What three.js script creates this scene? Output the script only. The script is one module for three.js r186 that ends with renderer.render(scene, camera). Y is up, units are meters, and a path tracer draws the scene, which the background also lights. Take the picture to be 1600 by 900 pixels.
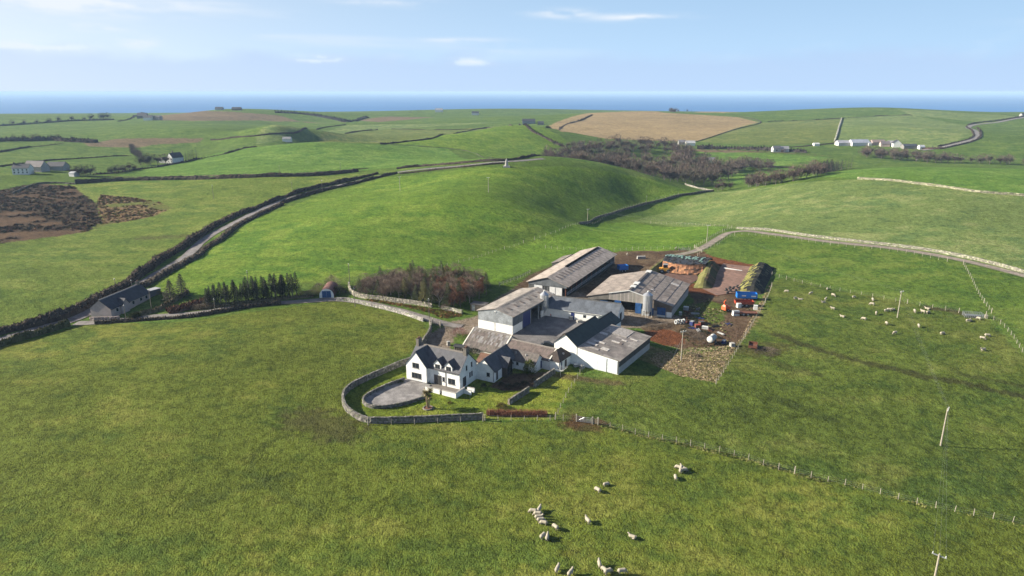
import * as THREE from 'three';
import { mergeGeometries } from 'three/addons/utils/BufferGeometryUtils.js';

// ---------- camera, sky, sun, exposure ----------
const scene = new THREE.Scene();
const camera = new THREE.PerspectiveCamera(45.73, 16 / 9, 1, 500000);
camera.position.set(0, 62, 0);
camera.rotation.x = -Math.atan(307 / 1067);
const EXPOSURE = 2.95;
const renderer = new THREE.WebGLRenderer({ antialias: true });
renderer.toneMapping = THREE.LinearToneMapping;
renderer.toneMappingExposure = EXPOSURE;
renderer.shadowMap.enabled = true;
const SUN = new THREE.Vector3(-0.995, 0, -0.085).normalize().multiplyScalar(Math.cos(24 * Math.PI / 180)).setY(Math.sin(24 * Math.PI / 180));
const sun = new THREE.DirectionalLight(new THREE.Color(1.0, 0.92, 0.78), 4.6);
sun.position.copy(SUN).multiplyScalar(900).add(new THREE.Vector3(20, 0, -180));
sun.target.position.set(20, 0, -180);
sun.castShadow = true; sun.shadow.mapSize.set(4096, 4096);
Object.assign(sun.shadow.camera, { left: -400, right: 400, top: 400, bottom: -400, near: 1, far: 3000 });
sun.name = 'sun_light';
scene.add(sun, sun.target);

// ---------- noise ----------
function mulberry(a) { return () => { a |= 0; a = a + 0x6D2B79F5 | 0; let t = Math.imul(a ^ a >>> 15, 1 | a); t = t + Math.imul(t ^ t >>> 7, 61 | t) ^ t; return ((t ^ t >>> 14) >>> 0) / 4294967296; }; }
const rnd = mulberry(7);
const rr = (a, b) => a + (b - a) * rnd();
function h2(ix, iy) { let n = Math.imul(ix, 374761393) + Math.imul(iy, 668265263) | 0; n = Math.imul(n ^ n >>> 13, 1274126177); return ((n ^ n >>> 16) >>> 0) / 4294967296; }
function vn(x, y) { const ix = Math.floor(x), iy = Math.floor(y), fx = x - ix, fy = y - iy, u = fx * fx * (3 - 2 * fx), v = fy * fy * (3 - 2 * fy); return (h2(ix, iy) * (1 - u) + h2(ix + 1, iy) * u) * (1 - v) + (h2(ix, iy + 1) * (1 - u) + h2(ix + 1, iy + 1) * u) * v; }
function fbm(x, y, o = 4) { let s = 0, a = 0.5, t = 0; for (let i = 0; i < o; i++) { s += a * vn(x, y); t += a; a *= 0.5; const nx = x * 1.62 - y * 1.18 + 17.3; y = x * 1.18 + y * 1.62 - 9.1; x = nx; } return s / t; }
const clamp = (v, a = 0, b = 1) => Math.min(b, Math.max(a, v));
const sstep = (a, b, x) => { const t = clamp((x - a) / (b - a)); return t * t * (3 - 2 * t); };

// sky: clear blue with thin high cloud, milkier round the sun's side
{
  const W = 4096, Hh = 1536, d = new Float32Array(W * Hh * 4);
  const sx = SUN.x, sy = SUN.y, sz = SUN.z;
  // wisps of cirrus and low cloud: bearing from north and height in degrees, length, depth, strength
  const WISPS = [[-32, 5.8, 7, 0.75, 0.9], [-25, 7.1, 2.2, 0.18, 0.6], [-10, 6.6, 3, 0.25, 0.5], [4, 5.8, 2.2, 0.3, 0.6], [9.5, 5.5, 3, 0.22, 0.7], [-30, 4.2, 2, 0.22, 0.5], [-27.3, 3.3, 1.0, 0.35, 0.7], [-33.5, 2.9, 3, 0.3, 0.5], [-15.1, 2.4, 1.8, 0.22, 0.6], [-3.2, 2.25, 1.7, 0.28, 0.55], [-4, 3.9, 3, 0.15, 0.35], [40, 4.5, 4, 0.3, 0.4], [55, 8, 7, 0.6, 0.5], [-50, 7, 9, 0.8, 0.6], [-62, 4, 6, 0.4, 0.5], [20, 12, 9, 0.8, 0.5], [-20, 15, 10, 1, 0.6], [75, 5, 6, 0.4, 0.5], [110, 9, 9, 0.8, 0.5], [150, 6, 7, 0.5, 0.5]];
  for (let j = 0; j < Hh; j++) {
    const el = ((j + 0.5) / Hh - 0.5) * Math.PI, y = Math.sin(el), ce = Math.cos(el), eld = el * 180 / Math.PI;
    for (let i = 0; i < W; i++) {
      const az = ((i + 0.5) / W - 0.5) * 2 * Math.PI, k = (j * W + i) * 4;
      const dt = (Math.cos(az) * sx + Math.sin(az) * sz) * ce + y * sy, e = Math.max(0, y);
      const g = Math.pow(clamp(dt * 0.5 + 0.5), 5);
      const hz = Math.exp(-e * 10), up = Math.exp(-e * 3.2);
      let r = 0.07 + 0.52 * up - 0.02 * hz, gg = 0.14 + 0.78 * up - 0.12 * hz, b = 0.34 + 0.90 * up - 0.18 * hz;
      r += g * 0.75 * (0.35 + up); gg += g * 0.5 * (0.35 + up); b += g * 0.22 * (0.35 + up);
      if (eld > -0.5 && eld < 60) {
        const azd = az * 180 / Math.PI;
        const cirr = sstep(0.50, 0.78, fbm(azd * 0.07 + 3.1, eld * 1.1 + azd * 0.03 + 5, 5)) * sstep(1.5, 4.5, eld) * sstep(0.3, 0.6, fbm(azd * 0.03 + 1, eld * 0.1 + 4, 2));
        const puff = sstep(0.52, 0.72, fbm(azd * 0.33 + 40, eld * 1.25 + 11, 5)) * Math.exp(-Math.pow((eld - 2.6) / 1.1, 2)) * sstep(0.4, 0.62, fbm(azd * 0.05 + 9, 2.5, 2));
        const band = sstep(3.3, 1.9, eld + 1.6 * (fbm(azd * 0.3 + 80, eld * 0.8, 4) - 0.5)) * 0.45;
        let c = cirr * 0.35 + puff * 0.35;
        for (const w of WISPS) { const da = (azd + 90 - w[0]) / w[2], de = (eld - w[1]) / w[3], q = da * da + de * de; if (q < 5) c += w[4] * Math.exp(-q) * sstep(0.25, 0.7, fbm(azd * 0.5 + w[0], eld * 3.5 + azd * 0.12, 4)) * 1.7; }
        c = clamp(c);
        r += (0.86 - r) * c; gg += (0.93 - gg) * c; b += (1.02 - b) * c;
        if (c < 0.3) { r += (0.50 - r) * band; gg += (0.64 - gg) * band; b += (0.93 - b) * band; }
      }
      d[k] = r / EXPOSURE; d[k + 1] = gg / EXPOSURE; d[k + 2] = b / EXPOSURE; d[k + 3] = 1;
    }
  }
  const t = new THREE.DataTexture(d, W, Hh, THREE.RGBAFormat, THREE.FloatType);
  t.mapping = THREE.EquirectangularReflectionMapping; t.magFilter = THREE.LinearFilter; t.minFilter = THREE.LinearFilter; t.wrapS = THREE.RepeatWrapping; t.needsUpdate = true;
  scene.background = t; scene.environment = t;
}
scene.fog = new THREE.FogExp2(new THREE.Color(0.50, 0.72, 1.0), 0.000085);

// ---------- lie of the land: heights of surveyed points, joined by a thin-plate spline ----------
const SURVEY = [[0.0,60.0,2.0],[-120.0,40.0,2.0],[120.0,40.0,2.0],[0.0,-60.0,1.0],[-60.0,-70.0,1.5],[60.0,-70.0,0.0],[-67.1,-75.5,1.0],[-33.8,-76.2,0.5],[0.0,-76.8,0.0],[34.4,-77.4,-0.5],[69.3,-78.0,-1.0],[-91.2,-109.0,1.0],[-56.8,-108.6,1.2],[-18.5,-110.8,0.0],[22.7,-107.7,-0.8],[56.4,-107.2,-0.5],[91.6,-108.9,-1.5],[-21.2,-138.9,0.0],[0.0,-162.6,0.0],[19.2,-146.1,0.0],[38.7,-153.9,0.0],[37.2,-188.6,0.0],[76.0,-223.3,0.0],[17.4,-223.3,0.0],[-10.8,-182.8,0.0],[69.3,-153.2,0.3],[90.3,-136.7,1.0],[119.8,-149.0,2.0],[76.0,-193.1,0.5],[111.2,-188.4,2.0],[136.6,-185.3,3.0],[-123.8,-153.9,0.0],[-90.6,-150.2,1.5],[-59.9,-149.0,2.0],[-40.4,-169.4,1.0],[-59.2,-201.2,0.0],[-92.4,-187.2,-0.5],[-124.0,-187.2,-1.5],[-136.6,-171.2,-2.0],[-154.8,-228.0,1.0],[-162.7,-208.5,2.0],[-106.9,-219.7,1.0],[-78.2,-231.0,2.5],[-47.8,-248.3,3.0],[-131.7,-274.5,0.0],[-133.5,-353.4,2.0],[-88.7,-312.3,6.0],[-42.8,-301.2,8.0],[0.0,-306.7,7.0],[-24.3,-252.5,2.0],[0.0,-283.9,-1.0],[40.1,-358.3,-5.0],[84.0,-424.3,-6.0],[135.6,-466.7,-4.0],[-62.7,-382.4,9.0],[-12.0,-346.5,13.0],[-3.8,-414.5,18.0],[-39.8,-427.9,15.0],[32.6,-439.1,17.0],[62.7,-449.9,13.0],[93.6,-456.1,6.0],[-82.0,-440.2,10.0],[-103.3,-425.4,7.0],[-120.9,-403.1,5.0],[55.3,-289.0,-1.0],[98.5,-304.3,1.0],[129.0,-269.7,4.0],[153.0,-244.9,5.0],[164.2,-211.5,5.0],[136.4,-361.9,4.0],[171.4,-330.7,9.0],[198.7,-300.4,11.0],[219.7,-290.0,10.0],[181.7,-433.4,10.0],[243.4,-452.2,14.0],[293.8,-452.2,14.0],[334.3,-449.9,13.0],[141.5,-431.3,1.0],[100.0,-560.0,-4.0],[180.0,-560.0,-4.0],[20.0,-560.0,6.0],[250.0,-580.0,-2.0],[400.0,-640.0,0.0],[520.0,-640.0,0.0],[-216.3,-351.3,-1.0],[-217.8,-284.4,0.0],[-269.7,-386.9,0.0],[-345.0,-501.5,6.0],[-297.2,-491.0,4.0],[-216.5,-464.3,5.0],[-285.7,-576.3,4.0],[-158.2,-446.6,8.0],[-348.9,-629.2,5.0],[-497.8,-674.1,4.0],[-507.1,-788.5,7.0],[-362.2,-788.5,7.0],[-169.9,-616.5,19.0],[-239.2,-649.6,12.0],[-103.3,-623.6,14.0],[-101.1,-546.5,10.0],[-300.0,-900.0,4.0],[-120.0,-850.0,6.0],[-59.1,-642.1,12.0],[-22.0,-596.1,8.0],[42.8,-662.5,5.0],[28.8,-787.3,24.0],[-65.2,-712.2,20.0],[0.0,-817.4,24.0],[116.5,-846.5,6.0],[164.8,-898.2,5.0],[224.4,-842.4,4.0],[255.1,-1405.3,24.0],[378.4,-1388.9,22.0],[387.0,-1117.5,16.0],[76.8,-1052.6,14.0],[130.8,-1308.9,22.0],[274.0,-716.0,3.0],[385.9,-777.0,5.0],[455.5,-727.5,6.0],[506.7,-687.1,6.0],[394.3,-959.1,14.0],[481.9,-879.2,18.0],[724.2,-1377.8,32.0],[536.9,-1376.0,26.0],[821.2,-1237.5,22.0],[644.1,-979.1,13.0],[779.3,-1068.9,18.0],[-1079.9,-1485.0,14.0],[-805.9,-1263.3,10.0],[-717.2,-1408.1,14.0],[-596.0,-1460.4,27.0],[-513.3,-1414.3,25.0],[-624.3,-1374.3,20.0],[-445.5,-1361.2,18.0],[-276.1,-1164.5,12.0],[-222.0,-1525.5,10.0],[-90.8,-1666.7,14.0],[86.1,-1898.5,14.0],[-622.7,-972.4,9.0],[-509.7,-1117.9,14.0],[-1700.0,-2200.0,-6.0],[-900.0,-2350.0,-4.0],[0.0,-2500.0,-2.0],[700.0,-2400.0,-4.0],[1500.0,-2300.0,-6.0],[-2500.0,-3500.0,-90.0],[-1200.0,-3600.0,-90.0],[0.0,-3700.0,-90.0],[1200.0,-3600.0,-90.0],[2500.0,-3500.0,-90.0],[-3000.0,-2300.0,-20.0],[3000.0,-2300.0,-20.0],[-3500.0,-4500.0,-130.0],[3500.0,-4500.0,-130.0],[0.0,-5200.0,-150.0],[-220.0,-790.0,2.0],[-330.0,-760.0,2.0],[-100.0,-800.0,4.0],[40.0,-960.0,6.0],[-120.0,-1000.0,8.0],[260.0,-1620.0,4.0],[120.0,-1600.0,6.0],[850.0,-1750.0,8.0],[500.0,-1750.0,6.0],[-640.0,-1700.0,4.0],[-900.0,-1750.0,2.0],[-268.8,-795.9,25.0],[-369.5,-879.2,18.0],[-230.3,-839.3,17.0],[-308.0,-908.2,6.0],[-420.0,-1250.0,5.0],[-501.6,-802.9,6.0],[-580.3,-855.7,10.0],[-537.1,-917.3,12.0],[-725.4,-1118.8,8.0],[-260.0,-150.0,0.0],[260.0,-150.0,2.0],[-420.0,-400.0,2.0],[500.0,-450.0,10.0],[-900.0,-900.0,6.0],[1000.0,-900.0,10.0],[-1500.0,-1500.0,10.0],[1600.0,-1500.0,22.0]];
const TPS = (() => {
  const S = 500, n = SURVEY.length, N = n + 3, A = [];
  const K = (r2) => r2 > 0 ? 0.5 * r2 * Math.log(r2) : 0;
  const X = SURVEY.map((p) => [p[0] / S, p[1] / S]);
  for (let i = 0; i < N; i++) {
    const row = new Float64Array(N + 1);
    if (i < n) { for (let j = 0; j < n; j++) row[j] = K((X[i][0] - X[j][0]) ** 2 + (X[i][1] - X[j][1]) ** 2) + (i === j ? 6e-4 : 0); row[n] = 1; row[n + 1] = X[i][0]; row[n + 2] = X[i][1]; row[N] = SURVEY[i][2]; }
    else for (let j = 0; j < n; j++) row[j] = i === n ? 1 : X[j][i - n - 1];
    A.push(row);
  }
  for (let c = 0; c < N; c++) {
    let p = c; for (let r = c + 1; r < N; r++) if (Math.abs(A[r][c]) > Math.abs(A[p][c])) p = r;
    [A[c], A[p]] = [A[p], A[c]];
    for (let r = 0; r < N; r++) if (r !== c) { const f = A[r][c] / A[c][c]; if (f) for (let k = c; k <= N; k++) A[r][k] -= f * A[c][k]; }
  }
  const w = A.map((r, i) => r[N] / r[i]);
  const xs = Float64Array.from(X, (p) => p[0]), zs = Float64Array.from(X, (p) => p[1]);
  return (x, z) => { const u = x / S, v = z / S; let s = w[n] + w[n + 1] * u + w[n + 2] * v; for (let j = 0; j < n; j++) { const a = u - xs[j], b = v - zs[j], r2 = a * a + b * b; if (r2 > 1e-12) s += w[j] * 0.5 * r2 * Math.log(r2); } return s; };
})();
// the farm and its garden stand on level made-up ground
const ground = (x, z) => TPS(x, z);

// ---------- helpers ----------
const V3 = (x, y, z) => new THREE.Vector3(x, y, z);
const col = (r, g, b) => new THREE.Color().setRGB(r, g, b);
const taken = {};
function numbered(n) { const k = taken[n] = (taken[n] ?? -1) + 1; return k ? n + '_' + String(k).padStart(3, '0') : n; }
function tag(o, label, category, group, kind) { if (label) o.userData.label = label; if (category) o.userData.category = category; if (group) o.userData.group = group; if (kind) o.userData.kind = kind; return o; }
function mesh(name, geo, mat, parent) {
  const m = new THREE.Mesh(geo, mat); m.castShadow = m.receiveShadow = true;
  if (parent && parent !== scene) { m.name = name; parent.add(m); } else { m.name = numbered(name); scene.add(m); }
  return m;
}
function thing(name, label, category, pos = [0, 0, 0], turn = 0, group) {
  const g = new THREE.Group(); g.name = numbered(name); g.position.set(...pos); g.rotation.y = turn; scene.add(g);
  return tag(g, label, category, group);
}
function copyOf(o, pos, turn = 0, s = 1, label) {
  const c = o.clone(); c.name = numbered(o.name.replace(/_\d{3}$/, '')); c.position.set(...pos); c.rotation.y = turn; if (s.isVector3) c.scale.copy(s); else c.scale.setScalar(s);
  c.userData = { ...o.userData }; if (label) c.userData.label = label; scene.add(c); return c;
}
// triangle collector with vertex colours and metre uv
class Buf {
  constructor() { this.p = []; this.n = []; this.c = []; this.t = []; }
  tri(a, b, c, k = [1, 1, 1], ua, ub, uc) {
    const ux = b[0] - a[0], uy = b[1] - a[1], uz = b[2] - a[2], vx = c[0] - a[0], vy = c[1] - a[1], vz = c[2] - a[2];
    let nx = uy * vz - uz * vy, ny = uz * vx - ux * vz, nz = ux * vy - uy * vx; const l = Math.hypot(nx, ny, nz) || 1; nx /= l; ny /= l; nz /= l;
    this.p.push(...a, ...b, ...c); for (let i = 0; i < 3; i++) { this.n.push(nx, ny, nz); this.c.push(k[0], k[1], k[2]); }
    if (ua) this.t.push(...ua, ...ub, ...uc);
    else for (const q of [a, b, c]) { if (Math.abs(ny) > 0.6) this.t.push(q[0], q[2]); else if (Math.abs(nx) > Math.abs(nz)) this.t.push(q[2], q[1]); else this.t.push(q[0], q[1]); }
  }
  quad(a, b, c, d, k, u) { if (u) { this.tri(a, b, c, k, u[0], u[1], u[2]); this.tri(a, c, d, k, u[0], u[2], u[3]); } else { this.tri(a, b, c, k); this.tri(a, c, d, k); } return this; }
  // convex solid from a bottom ring and a top ring (same count, counter-clockwise seen from above)
  prism(bot, top, k) {
    const n = bot.length;
    for (let i = 0; i < n; i++) { const j = (i + 1) % n; this.quad(bot[j], bot[i], top[i], top[j], k); }
    for (let i = 1; i < n - 1; i++) { this.tri(top[0], top[i + 1], top[i], k); this.tri(bot[0], bot[i], bot[i + 1], k); }
    return this;
  }
  box(x0, x1, y0, y1, z0, z1, k) { return this.prism([[x0, y0, z0], [x1, y0, z0], [x1, y0, z1], [x0, y0, z1]], [[x0, y1, z0], [x1, y1, z0], [x1, y1, z1], [x0, y1, z1]], k); }
  // tapered rod between two points
  rod(a, b, r0, r1, n = 5, k) {
    const d = V3(b[0] - a[0], b[1] - a[1], b[2] - a[2]).normalize(), s = Math.abs(d.y) > 0.9 ? V3(1, 0, 0) : V3(0, 1, 0), u = V3().crossVectors(d, s).normalize(), v = V3().crossVectors(d, u);
    const ring = (c, r) => Array.from({ length: n }, (_, i) => { const t = i / n * 2 * Math.PI; return [c[0] + (u.x * Math.cos(t) + v.x * Math.sin(t)) * r, c[1] + (u.y * Math.cos(t) + v.y * Math.sin(t)) * r, c[2] + (u.z * Math.cos(t) + v.z * Math.sin(t)) * r]; });
    return this.prism(ring(b, r1), ring(a, r0), k);
  }
  geo(color = true) {
    const g = new THREE.BufferGeometry();
    g.setAttribute('position', new THREE.Float32BufferAttribute(this.p, 3)); g.setAttribute('normal', new THREE.Float32BufferAttribute(this.n, 3)); g.setAttribute('uv', new THREE.Float32BufferAttribute(this.t, 2));
    if (color) g.setAttribute('color', new THREE.Float32BufferAttribute(this.c, 3));
    return g;
  }
}
function tex(n, fn, srgb = true, m = n) {
  const d = new Uint8Array(n * m * 4);
  for (let j = 0; j < m; j++) for (let i = 0; i < n; i++) { const c = fn(i / n, j / m), k = (j * n + i) * 4; for (let q = 0; q < 3; q++) d[k + q] = clamp(c.length ? c[q] : c) * 255; d[k + 3] = 255; }
  const t = new THREE.DataTexture(d, n, m); t.wrapS = t.wrapT = THREE.RepeatWrapping; t.magFilter = THREE.LinearFilter; t.minFilter = THREE.LinearMipmapLinearFilter; t.generateMipmaps = true; if (srgb) t.colorSpace = THREE.SRGBColorSpace; t.needsUpdate = true; return t;
}
function rep(t, s, s2 = s) { const c = t.clone(); c.repeat.set(1 / s, 1 / s2); c.needsUpdate = true; return c; }
// seamless noise on the unit square, f whole cells
function tn(u, v, f, seed = 0) { const x = u * f, y = v * f, ix = Math.floor(x), iy = Math.floor(y), a = x - ix, b = y - iy, s = a * a * (3 - 2 * a), t = b * b * (3 - 2 * b), q = (i, j) => h2((i % f) + seed * 131, (j % f) + seed * 57); return (q(ix, iy) * (1 - s) + q(ix + 1, iy) * s) * (1 - t) + (q(ix, iy + 1) * (1 - s) + q(ix + 1, iy + 1) * s) * t; }
function inside(poly, x, z) { let c = false; for (let i = 0, j = poly.length - 1; i < poly.length; j = i++) { const [xi, zi] = poly[i], [xj, zj] = poly[j]; if ((zi > z) !== (zj > z) && x < (xj - xi) * (z - zi) / (zj - zi) + xi) c = !c; } return c; }
function segDist(path, x, z) { let best = 1e9; for (let i = 0; i < path.length - 1; i++) { const [ax, az] = path[i], [bx, bz] = path[i + 1], dx = bx - ax, dz = bz - az, t = clamp(((x - ax) * dx + (z - az) * dz) / (dx * dx + dz * dz || 1)); const d = Math.hypot(x - ax - dx * t, z - az - dz * t); if (d < best) best = d; } return best; }
function bbox(pts, m = 0) { const b = [1e9, -1e9, 1e9, -1e9]; for (const [x, z] of pts) { b[0] = Math.min(b[0], x - m); b[1] = Math.max(b[1], x + m); b[2] = Math.min(b[2], z - m); b[3] = Math.max(b[3], z + m); } return b; }
const inBox = (b, x, z) => x >= b[0] && x <= b[1] && z >= b[2] && z <= b[3];
// a path on the map, smoothed and resampled
function smooth(pts, step = 1) {
  const c = new THREE.CatmullRomCurve3(pts.map(([x, z]) => V3(x, 0, z)), false, 'centripetal'), L = c.getLength(), n = Math.max(2, Math.round(L / step));
  c.arcLengthDivisions = Math.max(200, pts.length * 40); c.updateArcLengths();
  return c.getSpacedPoints(n).map((p) => [p.x, p.z]);
}
function normals2(path) { return path.map((p, i) => { const a = path[Math.max(0, i - 1)], b = path[Math.min(path.length - 1, i + 1)], dx = b[0] - a[0], dz = b[1] - a[1], l = Math.hypot(dx, dz) || 1; return [-dz / l, dx / l]; }); }

// ---------- the map ----------
const ROAD = [[-136.6,-158.2],[-136.4,-171.0],[-132.2,-180.0],[-127.2,-187.1],[-125.0,-197.4],[-123.1,-208.4],[-123.4,-218.5],[-124.0,-237.3],[-125.6,-254.8],[-132.1,-282.2],[-134.1,-299.0],[-133.2,-324.2],[-132.8,-351.4],[-128.5,-379.3],[-117.5,-404.4],[-103.0,-424.0],[-86.1,-440.3],[-75.2,-449.2],[-58.4,-449.3],[-24.2,-435.0],[0.0,-436.3],[20.9,-451.4]];
const UPPER_ROAD = [[-290.1,-455.3],[-267.3,-467.2],[-233.9,-464.3],[-167.1,-448.3],[-130.1,-450.7],[-103.0,-461.6],[-86.0,-462.9],[-59.1,-454.4]];
const LANE = [[-124.5,-184.4],[-118.7,-184.5],[-104.1,-188.3],[-93.6,-189.9],[-79.1,-196.3],[-62.9,-200.5],[-54.4,-201.9],[-44.8,-198.3],[-34.9,-191.8],[-25.5,-184.5],[-17.7,-178.5],[-13.7,-177.0]];
const TRACK = [[63.9,-263.5],[72.2,-268.4],[79.4,-276.1],[88.5,-289.5],[98.6,-302.6],[105.1,-302.2],[111.4,-292.1],[128.5,-268.7],[145.5,-252.8],[157.6,-233.7],[164.8,-212.3],[168.8,-196.4]];
const FAR_ROAD = [[1028.7,-1347.8],[859.3,-1181.8],[735.9,-1062.2],[681.4,-1030.1],[653.1,-1001.7],[557.8,-842.0],[531.4,-797.6],[502.3,-763.1],[447.9,-726.0],[422.7,-716.4]];
const DRIVE = [[-23.5,-141.2],[-25.7,-139.3],[-28.2,-136.0],[-29.9,-133.3],[-30.9,-130.7],[-30.6,-128.3],[-29.1,-126.7],[-26.5,-126.6],[-23.6,-127.7],[-20.6,-130.1],[-18.3,-132.7],[-18.6,-138.6],[-21.0,-139.8]];
const GREENS = {
  front: [0.100, 0.129, 0.023], rough: [0.081, 0.113, 0.023], upper: [0.085, 0.138, 0.024], knoll: [0.106, 0.177, 0.025], pale: [0.133, 0.184, 0.060], bright: [0.100, 0.182, 0.034],
  lime: [0.108, 0.192, 0.026], west: [0.112, 0.160, 0.032], pasture: [0.083, 0.136, 0.026], olive: [0.118, 0.152, 0.040], heath: [0.050, 0.036, 0.026], reed: [0.165, 0.115, 0.065], stubble: [0.265, 0.200, 0.115], brown: [0.150, 0.115, 0.075],
  garden: [0.125, 0.165, 0.024], scrub: [0.22, 0.17, 0.10], mud: [0.090, 0.060, 0.042], soil: [0.125, 0.050, 0.026], stone: [0.20, 0.165, 0.14],
};
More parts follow.
